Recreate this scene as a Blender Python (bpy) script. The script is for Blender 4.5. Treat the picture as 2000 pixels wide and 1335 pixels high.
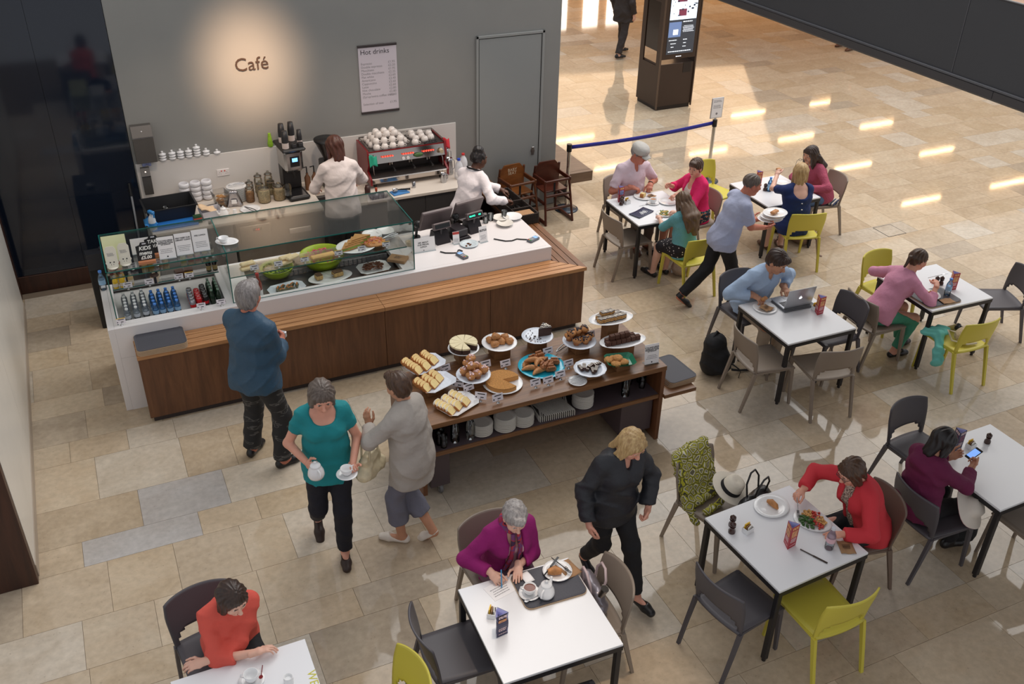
import bpy, math, random
import numpy as np
import openvdb as vdb
from mathutils import Matrix, Vector

random.seed(7)
RNG = np.random.default_rng(11)
SC = bpy.context.scene
for o in list(bpy.data.objects):
    bpy.data.objects.remove(o)
PI = math.pi
R = math.radians

# ------------------------------------------------------------------ camera
def camera():
    yaw, pit, rol = 0.43856882, 0.55748362, 0.02143636
    f = Vector((math.sin(yaw) * math.cos(pit), math.cos(yaw) * math.cos(pit), -math.sin(pit)))
    r = Vector((math.cos(yaw), -math.sin(yaw), 0))
    u = r.cross(f)
    r2 = r * math.cos(rol) + u * math.sin(rol)
    u2 = -r * math.sin(rol) + u * math.cos(rol)
    cd = bpy.data.cameras.new('camera')
    cd.sensor_width = 36.0
    cd.lens = 1866.03 / 2000 * 36.0
    cd.clip_end = 200
    co = bpy.data.objects.new('camera', cd)
    SC.collection.objects.link(co)
    co.matrix_world = Matrix(((r2.x, u2.x, -f.x, 0), (r2.y, u2.y, -f.y, 0), (r2.z, u2.z, -f.z, 5.65), (0, 0, 0, 1)))
    SC.camera = co
camera()

# ------------------------------------------------------------------ world, lights, exposure
SC.view_settings.view_transform = 'Standard'
SC.view_settings.look = 'None'
SC.view_settings.gamma = 1.0
SC.view_settings.exposure = 0.0
SC.view_settings.use_curve_mapping = False
SC.cycles.transparent_max_bounces = 40
W = bpy.data.worlds.new('sky')
SC.world = W
W.use_nodes = True
W.node_tree.nodes['Background'].inputs[0].default_value = (0.95, 0.96, 1.0, 1)
W.node_tree.nodes['Background'].inputs[1].default_value = 0.57

def light(name, kind, loc, energy, col, target=None, size=1.0, size_y=None, spot=None, blend=0.5):
    d = bpy.data.lights.new(name, kind)
    d.energy = energy
    d.color = col
    if kind == 'AREA':
        d.shape = 'RECTANGLE'
        d.size = size
        d.size_y = size_y or size
    elif kind == 'SPOT':
        d.spot_size = spot
        d.spot_blend = blend
        d.shadow_soft_size = size
    else:
        d.shadow_soft_size = size
    o = bpy.data.objects.new(name, d)
    SC.collection.objects.link(o)
    o.location = loc
    if target is not None:
        o.rotation_euler = (Vector(target) - Vector(loc)).to_track_quat('-Z', 'Y').to_euler()
    return o

light('skylight', 'AREA', (12.5, 12.5, 14.0), 2600, (1.0, 0.97, 0.93), (7.0, 8.0, 0), 18, 15)
light('sign_spot', 'SPOT', (1.8, 7.6, 5.0), 2500, (1.0, 0.66, 0.43), (1.90, 11.46, 2.42), 0.3, spot=R(17), blend=1.0)
light('counter_spot', 'SPOT', (4.8, 8.9, 5.2), 180, (1.0, 0.70, 0.48), (4.2, 8.9, 0.9), 0.06, spot=R(44), blend=0.9)
for k, x in enumerate((1.0, 2.4, 3.8)):
    light('bar_spot', 'SPOT', (x, 8.9, 4.6), 100, (1.0, 0.76, 0.56), (x + 0.1, 10.9, 0.9), 0.04, spot=R(56), blend=0.8)
light('table_spot', 'SPOT', (2.7, 3.9, 8.5), 620, (1.0, 0.80, 0.62), (2.25, 3.55, 0.4), 0.15, spot=R(15), blend=0.5)
light('foyer_warm', 'AREA', (14.5, 21.5, 4.0), 260, (1.0, 0.66, 0.38), (14.0, 19.0, 0), 7, 6)

# ------------------------------------------------------------------ materials
def lin(c):
    out = []
    for x in c:
        x = x / 255.0
        out.append(x / 12.92 if x <= 0.04045 else ((x + 0.055) / 1.055) ** 2.4)
    return out
MATS = {}
def mat(key, c=(200, 200, 200), rough=0.5, metal=0.0, var=None, bump=None, emit=0.0, grain=None, coat=0.0, spec=None, rnd=0.0, sss=0.0, world=False, pits=None):
    """Principled surface: c in sRGB 0-255; var=(scale, amount) mottles the colour; grain=(axis scale xyz, second colour); bump=(scale, strength)."""
    if key in MATS:
        return MATS[key]
    m = bpy.data.materials.new(key)
    m.use_nodes = True
    nt = m.node_tree
    b = nt.nodes['Principled BSDF']
    L = nt.links.new
    col = lin(c) + [1]
    b.inputs['Base Color'].default_value = col
    b.inputs['Roughness'].default_value = rough
    b.inputs['Metallic'].default_value = metal
    if coat:
        b.inputs['Coat Weight'].default_value = coat
        b.inputs['Coat Roughness'].default_value = 0.12
    if spec is not None:
        b.inputs['Specular IOR Level'].default_value = spec
    if sss:
        b.inputs['Subsurface Weight'].default_value = sss
        b.inputs['Subsurface Radius'].default_value = (0.02, 0.008, 0.005)
        b.inputs['Subsurface Scale'].default_value = 0.4
    if emit:
        b.inputs['Emission Color'].default_value = col
        b.inputs['Emission Strength'].default_value = emit
    if var or grain or bump or rnd:
        tc = nt.nodes.new('ShaderNodeTexCoord')
        TCO = nt.nodes.new('ShaderNodeNewGeometry').outputs['Position'] if world else tc.outputs['Object']
    src = None
    if grain:
        mp = nt.nodes.new('ShaderNodeMapping')
        mp.inputs['Scale'].default_value = grain[0]
        L(TCO, mp.inputs[0])
        n = nt.nodes.new('ShaderNodeTexNoise')
        n.inputs['Scale'].default_value = 1.0
        n.inputs['Detail'].default_value = 6
        n.inputs['Roughness'].default_value = 0.65
        n.inputs['Distortion'].default_value = 0.6
        L(mp.outputs[0], n.inputs['Vector'])
        cr = nt.nodes.new('ShaderNodeValToRGB')
        cr.color_ramp.elements[0].position = 0.36
        cr.color_ramp.elements[1].position = 0.64
        cr.color_ramp.elements[0].color = col
        cr.color_ramp.elements[1].color = lin(grain[1]) + [1]
        L(n.outputs['Fac'], cr.inputs[0])
        src = cr.outputs[0]
    if var:
        n = nt.nodes.new('ShaderNodeTexNoise')
        n.inputs['Scale'].default_value = var[0]
        n.inputs['Detail'].default_value = 5
        L(TCO, n.inputs['Vector'])
        mr = nt.nodes.new('ShaderNodeMapRange')
        mr.inputs['From Min'].default_value = 0.3
        mr.inputs['From Max'].default_value = 0.7
        mr.inputs['To Min'].default_value = 1 - var[1]
        mr.inputs['To Max'].default_value = 1 + var[1]
        L(n.outputs['Fac'], mr.inputs['Value'])
        mx = nt.nodes.new('ShaderNodeMix')
        mx.data_type = 'RGBA'
        mx.blend_type = 'MULTIPLY'
        mx.inputs['Factor'].default_value = 1.0
        if src:
            L(src, mx.inputs[6])
        else:
            mx.inputs[6].default_value = col
        L(mr.outputs[0], mx.inputs[7])
        src = mx.outputs[2]
    if pits:
        n = nt.nodes.new('ShaderNodeTexNoise')
        n.inputs['Scale'].default_value = pits[0]
        n.inputs['Detail'].default_value = 3
        L(TCO, n.inputs['Vector'])
        mr = nt.nodes.new('ShaderNodeMapRange')
        mr.inputs['From Min'].default_value = pits[1]
        mr.inputs['From Max'].default_value = pits[1] + .05
        mr.inputs['To Min'].default_value = 1.0
        mr.inputs['To Max'].default_value = pits[2]
        L(n.outputs['Fac'], mr.inputs['Value'])
        mx = nt.nodes.new('ShaderNodeMix')
        mx.data_type = 'RGBA'
        mx.blend_type = 'MULTIPLY'
        mx.inputs['Factor'].default_value = 1.0
        L(src, mx.inputs[6])
        L(mr.outputs[0], mx.inputs[7])
        src = mx.outputs[2]
    if rnd:
        oi = nt.nodes.new('ShaderNodeObjectInfo')
        hs = nt.nodes.new('ShaderNodeHueSaturation')
        mr = nt.nodes.new('ShaderNodeMapRange')
        mr.inputs['To Min'].default_value = 1 - rnd
        mr.inputs['To Max'].default_value = 1 + rnd
        L(oi.outputs['Random'], mr.inputs['Value'])
        L(mr.outputs[0], hs.inputs['Value'])
        if src:
            L(src, hs.inputs['Color'])
        else:
            hs.inputs['Color'].default_value = col
        src = hs.outputs[0]
    if src:
        L(src, b.inputs['Base Color'])
    if bump:
        n = nt.nodes.new('ShaderNodeTexNoise')
        n.inputs['Scale'].default_value = bump[0]
        n.inputs['Detail'].default_value = 4
        L(TCO, n.inputs['Vector'])
        bp = nt.nodes.new('ShaderNodeBump')
        bp.inputs['Strength'].default_value = bump[1]
        bp.inputs['Distance'].default_value = 0.02
        L(n.outputs['Fac'], bp.inputs['Height'])
        L(bp.outputs[0], b.inputs['Normal'])
    MATS[key] = m
    return m

def clear(key, tint=(235, 245, 243), refl=0.5, rough=0.02, fres=1.45):
    """Thin clear sheet: what is behind shows through, tinted, under a Fresnel reflection."""
    if key in MATS:
        return MATS[key]
    m = bpy.data.materials.new(key)
    m.use_nodes = True
    nt = m.node_tree
    nt.nodes.clear()
    out = nt.nodes.new('ShaderNodeOutputMaterial')
    t = nt.nodes.new('ShaderNodeBsdfTransparent')
    t.inputs[0].default_value = lin(tint) + [1]
    g = nt.nodes.new('ShaderNodeBsdfGlossy')
    g.inputs['Roughness'].default_value = rough
    f = nt.nodes.new('ShaderNodeFresnel')
    f.inputs[0].default_value = fres
    mu = nt.nodes.new('ShaderNodeMath')
    mu.operation = 'MULTIPLY'
    mu.inputs[1].default_value = refl
    mx = nt.nodes.new('ShaderNodeMixShader')
    nt.links.new(f.outputs[0], mu.inputs[0])
    nt.links.new(mu.outputs[0], mx.inputs[0])
    nt.links.new(t.outputs[0], mx.inputs[1])
    nt.links.new(g.outputs[0], mx.inputs[2])
    nt.links.new(mx.outputs[0], out.inputs[0])
    MATS[key] = m
    return m

# ------------------------------------------------------------------ mesh builder
def rotz(a):
    return Matrix.Rotation(a, 3, 'Z')
class MB:
    """Collects solids; obj() links them as one mesh object."""
    def __init__(s):
        s.v, s.f, s.m, s.s = [], [], [], []
    def add(s, vs, fs, mi=0, smooth=False):
        k = len(s.v)
        s.v += [tuple(v) for v in vs]
        for f in fs:
            s.f.append(tuple(i + k for i in f))
            s.m.append(mi)
            s.s.append(smooth)
        return s
    def box(s, c, d, rz=0.0, b=0.0, mi=0, M=None):
        """box centred at c, full sizes d, chamfer b"""
        x, y, z = d[0] / 2, d[1] / 2, d[2] / 2
        T = M if M is not None else rotz(rz)
        if b <= 0:
            vs = [(sx * x, sy * y, sz * z) for sx in (-1, 1) for sy in (-1, 1) for sz in (-1, 1)]
            fs = [(0, 1, 3, 2), (4, 6, 7, 5), (0, 4, 5, 1), (2, 3, 7, 6), (0, 2, 6, 4), (1, 5, 7, 3)]
        else:
            b = min(b, x * .9, y * .9, z * .9)
            idx, vs = {}, []
            for sx in (-1, 1):
                for sy in (-1, 1):
                    for sz in (-1, 1):
                        for a, p in enumerate(((sx * x, sy * (y - b), sz * (z - b)), (sx * (x - b), sy * y, sz * (z - b)), (sx * (x - b), sy * (y - b), sz * z))):
                            idx[(sx, sy, sz, a)] = len(vs)
                            vs.append(p)
            I = lambda *k: idx[k]
            fs = []
            for q in (-1, 1):
                fs.append([I(q, *t, 0) for t in ((-1, -1), (1, -1), (1, 1), (-1, 1))][::q])
                fs.append([I(t[0], q, t[1], 1) for t in ((-1, -1), (1, -1), (1, 1), (-1, 1))][::-q])
                fs.append([I(*t, q, 2) for t in ((-1, -1), (1, -1), (1, 1), (-1, 1))][::q])
            for p in (-1, 1):
                for q in (-1, 1):
                    fs.append([I(p, q, -1, 0), I(p, q, -1, 1), I(p, q, 1, 1), I(p, q, 1, 0)][::p * q])
                    fs.append([I(p, -1, q, 2), I(p, -1, q, 0), I(p, 1, q, 0), I(p, 1, q, 2)][::p * q])
                    fs.append([I(-1, p, q, 1), I(-1, p, q, 2), I(1, p, q, 2), I(1, p, q, 1)][::p * q])
            for p in (-1, 1):
                for q in (-1, 1):
                    for r in (-1, 1):
                        fs.append([I(p, q, r, 0), I(p, q, r, 1), I(p, q, r, 2)][::p * q * r])
        C = Vector(c)
        return s.add([C + T @ Vector(v) for v in vs], fs, mi)
    def bx(s, x0, x1, y0, y1, z0, z1, b=0.0, mi=0):
        return s.box(((x0 + x1) / 2, (y0 + y1) / 2, (z0 + z1) / 2), (abs(x1 - x0), abs(y1 - y0), abs(z1 - z0)), 0, b, mi)
    def cyl(s, p0, p1, r0, r1=None, n=12, mi=0, smooth=True, caps=True):
        r1 = r0 if r1 is None else r1
        p0, p1 = Vector(p0), Vector(p1)
        d = (p1 - p0).normalized()
        a = d.orthogonal().normalized()
        b = d.cross(a)
        vs = []
        for p, r in ((p0, r0), (p1, r1)):
            vs += [p + (a * math.cos(2 * PI * i / n) + b * math.sin(2 * PI * i / n)) * r for i in range(n)]
        s.add(vs, [(i, (i + 1) % n, n + (i + 1) % n, n + i) for i in range(n)], mi, smooth)
        if caps:
            s.add(vs[:n], [tuple(range(n))[::-1]], mi)
            s.add(vs[n:], [tuple(range(n))], mi)
        return s
    def lathe(s, prof, n=20, c=(0, 0, 0), mi=0, sx=1.0, sy=1.0, smooth=True, wob=None):
        """profile [(radius, z)] turned about z"""
        vs, fs = [], []
        for (r, z) in prof:
            for i in range(n):
                a = 2 * PI * i / n
                k = wob(a) if wob else 1.0
                vs.append((c[0] + r * k * sx * math.cos(a), c[1] + r * k * sy * math.sin(a), c[2] + z))
        for j in range(len(prof) - 1):
            for i in range(n):
                k = (i + 1) % n
                fs.append((j * n + i, j * n + k, (j + 1) * n + k, (j + 1) * n + i))
        s.add(vs, fs, mi, smooth)
        if prof[0][0] > 1e-4:
            s.add(vs[:n], [tuple(range(n))[::-1]], mi)
        if prof[-1][0] > 1e-4:
            s.add(vs[-n:], [tuple(range(n))], mi)
        return s
    def prism(s, poly, z0, z1, mi=0, M=None):
        n = len(poly)
        vs = [Vector((p[0], p[1], z0)) for p in poly] + [Vector((p[0], p[1], z1)) for p in poly]
        if M is not None:
            vs = [M @ v for v in vs]
        return s.add(vs, [tuple(range(n))[::-1], tuple(range(n, 2 * n))] + [(i, (i + 1) % n, n + (i + 1) % n, n + i) for i in range(n)], mi)
    def tube(s, pts, r, n=6, mi=0, closed=False, flat=None):
        """round tube along points (r a number or one per point); flat=(w,h) gives a strap section"""
        P = [Vector(p) for p in pts]
        N = len(P)
        rr = r if isinstance(r, (list, tuple)) else [r] * N
        vs, fs = [], []
        a = None
        for i, p in enumerate(P):
            d = (P[(i + 1) % N] - P[i - 1]) if closed else (P[min(i + 1, N - 1)] - P[max(i - 1, 0)])
            d = d.normalized() if d.length > 1e-9 else Vector((0, 0, 1))
            a = d.orthogonal().normalized() if a is None else (a - d * a.dot(d)).normalized()
            b = d.cross(a)
            for k in range(n):
                t = 2 * PI * k / n
                ca, sa = math.cos(t), math.sin(t)
                if flat:
                    ca, sa = ca * flat[0], sa * flat[1]
                vs.append(p + (a * ca + b * sa) * rr[i])
        for i in range(N if closed else N - 1):
            j = (i + 1) % N
            for k in range(n):
                q = (k + 1) % n
                fs.append((i * n + k, i * n + q, j * n + q, j * n + k))
        s.add(vs, fs, mi, True)
        if not closed:
            s.add(vs[:n], [tuple(range(n))[::-1]], mi)
            s.add(vs[-n:], [tuple(range(n))], mi)
        return s
    def sheet(s, fn, nu, nv, t, mask=None, mi=0, smooth=True):
        """thick surface fn(u,v), u,v in 0..1, nu x nv cells, thickness t; mask(u,v) False leaves a hole"""
        P = [[Vector(fn(i / nu, j / nv)) for j in range(nv + 1)] for i in range(nu + 1)]
        N = [[None] * (nv + 1) for _ in range(nu + 1)]
        for i in range(nu + 1):
            for j in range(nv + 1):
                du = P[min(i + 1, nu)][j] - P[max(i - 1, 0)][j]
                dv = P[i][min(j + 1, nv)] - P[i][max(j - 1, 0)]
                c = du.cross(dv)
                N[i][j] = c.normalized() if c.length > 1e-12 else Vector((0, 0, 1))
        w = nv + 1
        vs = [P[i][j] + N[i][j] * t / 2 for i in range(nu + 1) for j in range(w)] + [P[i][j] - N[i][j] * t / 2 for i in range(nu + 1) for j in range(w)]
        K = (nu + 1) * w
        on = lambda i, j: 0 <= i < nu and 0 <= j < nv and (mask is None or mask((i + .5) / nu, (j + .5) / nv))
        f1, f2 = [], []
        for i in range(nu):
            for j in range(nv):
                if not on(i, j):
                    continue
                a, b, c, d = i * w + j, (i + 1) * w + j, (i + 1) * w + j + 1, i * w + j + 1
                f1.append((a, b, c, d))
                f1.append((K + d, K + c, K + b, K + a))
                for (ni, nj), (p, q) in (((i, j - 1), (a, b)), ((i + 1, j), (b, c)), ((i, j + 1), (c, d)), ((i - 1, j), (d, a))):
                    if not on(ni, nj):
                        f2.append((p, K + p, K + q, q))
        s.add(vs, f1 + f2, mi, smooth)
        return s
    def xf(s, M, start=0):
        for i in range(start, len(s.v)):
            s.v[i] = tuple(M @ Vector(s.v[i]))
        return s
    def mesh(s, name, mats):
        me = bpy.data.meshes.new(name)
        me.from_pydata(s.v, [], s.f)
        for m in (mats if isinstance(mats, (list, tuple)) else [mats]):
            me.materials.append(m)
        if max(s.m, default=0):
            me.polygons.foreach_set('material_index', s.m)
        me.polygons.foreach_set('use_smooth', s.s)
        me.update()
        return me
    def obj(s, name, mats, parent=None, loc=None, rz=None):
        return link(name, s.mesh(name, mats), parent, loc, rz)

def link(name, data, parent=None, loc=None, rz=None):
    o = bpy.data.objects.new(name, data)
    SC.collection.objects.link(o)
    if parent is not None:
        o.parent = parent
    if loc is not None:
        o.location = loc
    if rz is not None:
        o.rotation_euler = (0, 0, rz)
    return o
def tag(o, label, cat, group=None):
    o['label'] = label
    o['category'] = cat
    if group:
        o['group'] = group
    return o
def thing(name, label, cat, loc=(0, 0, 0), rz=0.0, group=None):
    o = link(name, None, None, loc, rz)
    o.empty_display_size = 0.05
    return tag(o, label, cat, group)
def struct(o):
    o['kind'] = 'structure'
    return o
def stuff(o):
    o['kind'] = 'stuff'
    return o
KIDS = {}
NTH = ('first', 'second', 'third', 'fourth', 'fifth', 'sixth', 'seventh', 'eighth', 'ninth', 'tenth', 'eleventh', 'twelfth', 'thirteenth', 'fourteenth', 'fifteenth', 'sixteenth')
def dup(root, loc, rz=None, label=None, group=None, mats=None):
    """a copy of a thing with copies of its parts and sub-parts; mats = {old material: new material} re-colours it"""
    if root.name not in KIDS:
        KIDS[root.name] = [(c, list(c.children)) for c in root.children]
    def cp(o):
        c = o.copy()
        if mats and o.data is not None and hasattr(o.data, 'materials') and any(m in mats for m in o.data.materials):
            key = (o.data.name, tuple(sorted(m.name for m in mats.values())))
            if key not in RECOL:
                d = o.data.copy()
                for i, m in enumerate(d.materials):
                    if m in mats:
                        d.materials[i] = mats[m]
                RECOL[key] = d
            c.data = RECOL[key]
        SC.collection.objects.link(c)
        return c
    r = cp(root)
    for ch, subs in KIDS[root.name]:
        c = cp(ch)
        c.parent = r
        for g in subs:
            cp(g).parent = c
    r.location = loc
    if rz is not None:
        r.rotation_euler = (0, 0, rz)
    if label:
        r['label'] = label
    if group:
        r['group'] = group
    return r
RECOL = {}
def text(body, size, m, parent=None, loc=(0, 0, 0), rot=(0, 0, 0), align='CENTER', ext=0.0004, sp=1.0, name='lettering', shear=0.0, off=0.0, sx=1.0, lh=1.0):
    cu = bpy.data.curves.new(name, 'FONT')
    cu.body = body
    cu.size = size
    cu.extrude = ext
    cu.align_x = align
    cu.align_y = 'CENTER'
    cu.space_character = sp
    cu.space_line = lh
    cu.shear = shear
    cu.offset = off
    cu.resolution_u = 3
    cu.materials.append(m)
    tmp = bpy.data.objects.new(name, cu)
    me = bpy.data.meshes.new_from_object(tmp)
    bpy.data.objects.remove(tmp)
    bpy.data.curves.remove(cu)
    o = link(name, me, parent, loc)
    o.rotation_euler = rot
    o.scale = (sx, 1, 1)
    return o

# ------------------------------------------------------------------ volumes: distance fields turned into one continuous surface
class SDF:
    def __init__(s, lo, hi, h):
        s.h = h
        s.lo = np.array(lo, float) - 3 * h
        s.n = np.ceil((np.array(hi, float) + 3 * h - s.lo) / h).astype(int) + 1
        s.d = np.full(s.n, 0.5, np.float32)
        s.ax = [(s.lo[i] + h * np.arange(s.n[i])).astype(np.float32) for i in range(3)]
    def sub(s, lo, hi):
        a = np.clip(np.floor((np.array(lo) - s.lo) / s.h).astype(int), 0, s.n)
        b = np.clip(np.ceil((np.array(hi) - s.lo) / s.h).astype(int) + 1, 0, s.n)
        sl = tuple(slice(a[i], b[i]) for i in range(3))
        if (b <= a).any():
            return None, None
        return sl, (s.ax[0][sl[0]][:, None, None], s.ax[1][sl[1]][None, :, None], s.ax[2][sl[2]][None, None, :])
    def _mix(s, sl, d, k):
        o = s.d[sl]
        if k > 0:
            t = np.clip(.5 + .5 * (o - d) / k, 0, 1)
            s.d[sl] = o * (1 - t) + d * t - k * t * (1 - t)
        else:
            s.d[sl] = np.minimum(o, d)
    def cone(s, a, b, ra, rb, k=0.02, sq=None, cap=None, off=0.0, neg=False):
        """tapered capsule a->b; sq=(axis, factor<1 widens along the axis); cap: 'b' cuts the far end flat"""
        a, b = np.array(a, float), np.array(b, float)
        ra, rb = ra + off, rb + off
        q = sq[1] if sq else 1.0
        m = max(ra, rb) / min(q, 1.0) + max(k, 0) + 3 * s.h
        sl, G = s.sub(np.minimum(a, b) - m, np.maximum(a, b) + m)
        if sl is None:
            return s
        p = [G[i] - np.float32(a[i]) for i in range(3)]
        e = b - a
        if sq:
            w = np.array(sq[0], float)
            w = w / np.linalg.norm(w)
            c = (p[0] * np.float32(w[0]) + p[1] * np.float32(w[1]) + p[2] * np.float32(w[2])) * np.float32(q - 1)
            p = [p[i] + c * np.float32(w[i]) for i in range(3)]
            e = e + w * (e @ w) * (q - 1)
        L2 = max(e @ e, 1e-9)
        t0 = (p[0] * np.float32(e[0]) + p[1] * np.float32(e[1]) + p[2] * np.float32(e[2])) / np.float32(L2)
        t = np.clip(t0, 0, 1)
        d = np.sqrt((p[0] - t * np.float32(e[0])) ** 2 + (p[1] - t * np.float32(e[1])) ** 2 + (p[2] - t * np.float32(e[2])) ** 2) - (ra + (rb - ra) * t)
        if q < 1:
            d = d * np.float32(.5 + .5 / 1)
        if cap == 'b':
            d = np.maximum(d, (t0 - 1) * math.sqrt(L2))
        if neg:
            s.d[sl] = np.maximum(s.d[sl], -d)
        else:
            s._mix(sl, d.astype(np.float32), k)
        return s
    def ell(s, c, r, k=0.02, Rm=None, neg=False, off=0.0):
        c, r = np.array(c, float), np.array(r, float) + off
        m = r.max() + max(k, 0) + 3 * s.h
        sl, G = s.sub(c - m, c + m)
        if sl is None:
            return s
        p = [G[i] - np.float32(c[i]) for i in range(3)]
        if Rm is not None:
            p = [sum(p[j] * np.float32(Rm[j][i]) for j in range(3)) for i in range(3)]
        k0 = np.sqrt((p[0] / r[0]) ** 2 + (p[1] / r[1]) ** 2 + (p[2] / r[2]) ** 2)
        k1 = np.sqrt((p[0] / r[0] ** 2) ** 2 + (p[1] / r[1] ** 2) ** 2 + (p[2] / r[2] ** 2) ** 2) + 1e-6
        d = (k0 * (k0 - 1) / k1).astype(np.float32)
        if neg:
            if k > 0:
                o = s.d[sl]
                t = np.clip(.5 - .5 * (o + d) / k, 0, 1)
                s.d[sl] = o * (1 - t) - d * t + k * t * (1 - t)
            else:
                s.d[sl] = np.maximum(s.d[sl], -d)
        else:
            s._mix(sl, d, k)
        return s
    def plane(s, p, n):
        """keeps what lies behind the plane through p with outward normal n"""
        n = np.array(n, float)
        n = n / np.linalg.norm(n)
        q = s.ax[0][:, None, None] * n[0] + s.ax[1][None, :, None] * n[1] + s.ax[2][None, None, :] * n[2] - float(np.dot(p, n))
        s.d = np.maximum(s.d, q.astype(np.float32))
        return s
    def warp(s, fn, amp):
        X, Y, Z = s.ax[0][:, None, None], s.ax[1][None, :, None], s.ax[2][None, None, :]
        s.d = s.d + (amp * fn(X, Y, Z)).astype(np.float32)
        return s
    def polys(s):
        d = s.d
        d[0] = d[-1] = 0.5
        d[:, 0] = d[:, -1] = 0.5
        d[:, :, 0] = d[:, :, -1] = 0.5
        g = vdb.FloatGrid(0.5)
        g.copyFromArray(np.ascontiguousarray(d, dtype=np.float32))
        p, q = g.convertToQuads(isovalue=0.0)
        return p * s.h + s.lo, q[:, ::-1].astype(int)
def vmesh(name, parts, mats):
    """parts: [(points, quads, material index)] joined into one smooth mesh"""
    vs = np.concatenate([p for p, q, m in parts])
    off, fs, mi = 0, [], []
    for p, q, m in parts:
        fs.append(q + off)
        mi.append(np.full(len(q), m))
        off += len(p)
    fs = np.concatenate(fs)
    mi = np.concatenate(mi)
    me = bpy.data.meshes.new(name)
    me.vertices.add(len(vs))
    me.vertices.foreach_set('co', vs.astype(np.float32).ravel())
    me.loops.add(len(fs) * 4)
    me.loops.foreach_set('vertex_index', fs.astype(np.int32).ravel())
    me.polygons.add(len(fs))
    me.polygons.foreach_set('loop_start', np.arange(0, len(fs) * 4, 4, dtype=np.int32))
    for m in (mats if isinstance(mats, (list, tuple)) else [mats]):
        me.materials.append(m)
    me.polygons.foreach_set('material_index', mi.astype(np.int32))
    me.polygons.foreach_set('use_smooth', np.ones(len(fs), bool))
    me.update(calc_edges=True)
    me.validate()
    return me

# ------------------------------------------------------------------ people
SKIN = {k: mat('skin_' + k, c, 0.5, var=(14, .06), sss=0.08) for k, c in dict(pale=(226, 178, 156), pink=(222, 160, 136), tan=(196, 142, 112), ruddy=(196, 120, 96), dark=(92, 58, 42)).items()}
EYE_W = mat('eye_white', (225, 218, 210), 0.3)
EYE_I = mat('eye_iris', (40, 28, 22), 0.25)
LIP = mat('lips', (176, 92, 84), 0.45)
V3 = lambda *a: np.array(a, float)
def unit(v):
    v = np.array(v, float)
    return v / max(np.linalg.norm(v), 1e-9)
def ik(a, b, l1, l2, hint):
    d = b - a
    D = np.linalg.norm(d)
    if D > (l1 + l2) * .995:
        b = a + d / D * (l1 + l2) * .995
        d = b - a
        D = np.linalg.norm(d)
    x = (l1 * l1 - l2 * l2 + D * D) / (2 * D)
    h = math.sqrt(max(l1 * l1 - x * x, 0))
    e = unit(d)
    n = np.array(hint, float)
    n = unit(n - e * (n @ e))
    return a + e * x + n * h, b
HEADC, HANDC, HAIRC = {}, {}, {}
def head_polys(kind):
    if kind in HEADC:
        return HEADC[kind]
    f = SDF((-.1, -.13, -.18), (.1, .14, .13), .0055)
    m = kind == 'm'
    f.ell((0, -.012, .03), (.074, .094, .083), .02)
    f.ell((0, .02, -.035), (.06 if m else .056, .066, .083), .03)
    f.ell((0, .05, -.09), (.032 if m else .026, .03, .024), .03)
    for s in (-1, 1):
        f.ell((s * .04, .052, -.03), (.024, .024, .026), .03)
        f.ell((s * .031, .093, .007), (.017, .012, .010), .010, neg=True)
        f.ell((s * .076, -.008, -.012), (.010, .02, .031), .006)
        f.ell((s * .033, .072, .004), (.016, .012, .009), .004)
    f.cone((-.044, .078, .026), (.044, .078, .026), .008, .008, .012)
    f.cone((0, .084, .004), (0, .107, -.028), .008, .013, .010)
    f.ell((0, .099, -.036), (.018, .012, .009), .008)
    f.cone((-.018, .082, -.064), (.018, .082, -.064), .007, .007, .006)
    f.cone((0, -.025, -.05), (0, -.035, -.17), .054 if m else .047, .06 if m else .052, .02)
    HEADC[kind] = f.polys()
    return HEADC[kind]
POSES = dict(relaxed=((22, 26, 18), (.5, .6)), flat=((6, 8, 6), (1.0, .1)), grip=((48, 66, 40), (.55, .9)), pinch=((52, 50, 26), (.25, 1.0)), hold=((34, 44, 30), (.7, .8)))
def hand_polys(pose):
    if pose in HANDC:
        return HANDC[pose]
    (c1, c2, c3), (tx, td) = POSES[pose]
    f = SDF((-.06, -.05, -.10), (.10, .19, .03), .0042)
    f.cone((0, -.04, 0), (0, .02, 0), .024, .026, .01, sq=((1, 0, 0), .8))
    f.cone((0, .02, 0), (0, .072, -.002), .017, .016, .012, sq=((1, 0, 0), .46))
    for i, (x, y, l, r) in enumerate(((.031, .078, .068, .0092), (.0105, .086, .077, .0095), (-.0105, .082, .071, .0090), (-.030, .072, .055, .0080))):
        p = V3(x, y, -.002)
        sp = x * 2.2
        a = 0
        for k, (c, q) in enumerate(((c1, .46), (c2, .30), (c3, .24))):
            a += R(c * (1 + .06 * i))
            n = p + V3(sp * .25, math.cos(a), -math.sin(a)) * l * q
            f.cone(p, n, r - k * .0007, r - (k + 1) * .0007, .003 if k else .006)
            p = n
    p = V3(.026, .018, -.006)
    for d, l, r in (((.75 * tx + .35, .75, -.35 * td), .042, .0125), ((.35 * tx, .9, -.45 * td), .034, .0108), ((.05, 1, -.4 * td), .028, .0095)):
        n = p + unit(d) * l
        f.cone(p, n, r, r - .0015, .006)
        p = n
    HANDC[pose] = f.polys()
    return HANDC[pose]
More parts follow.
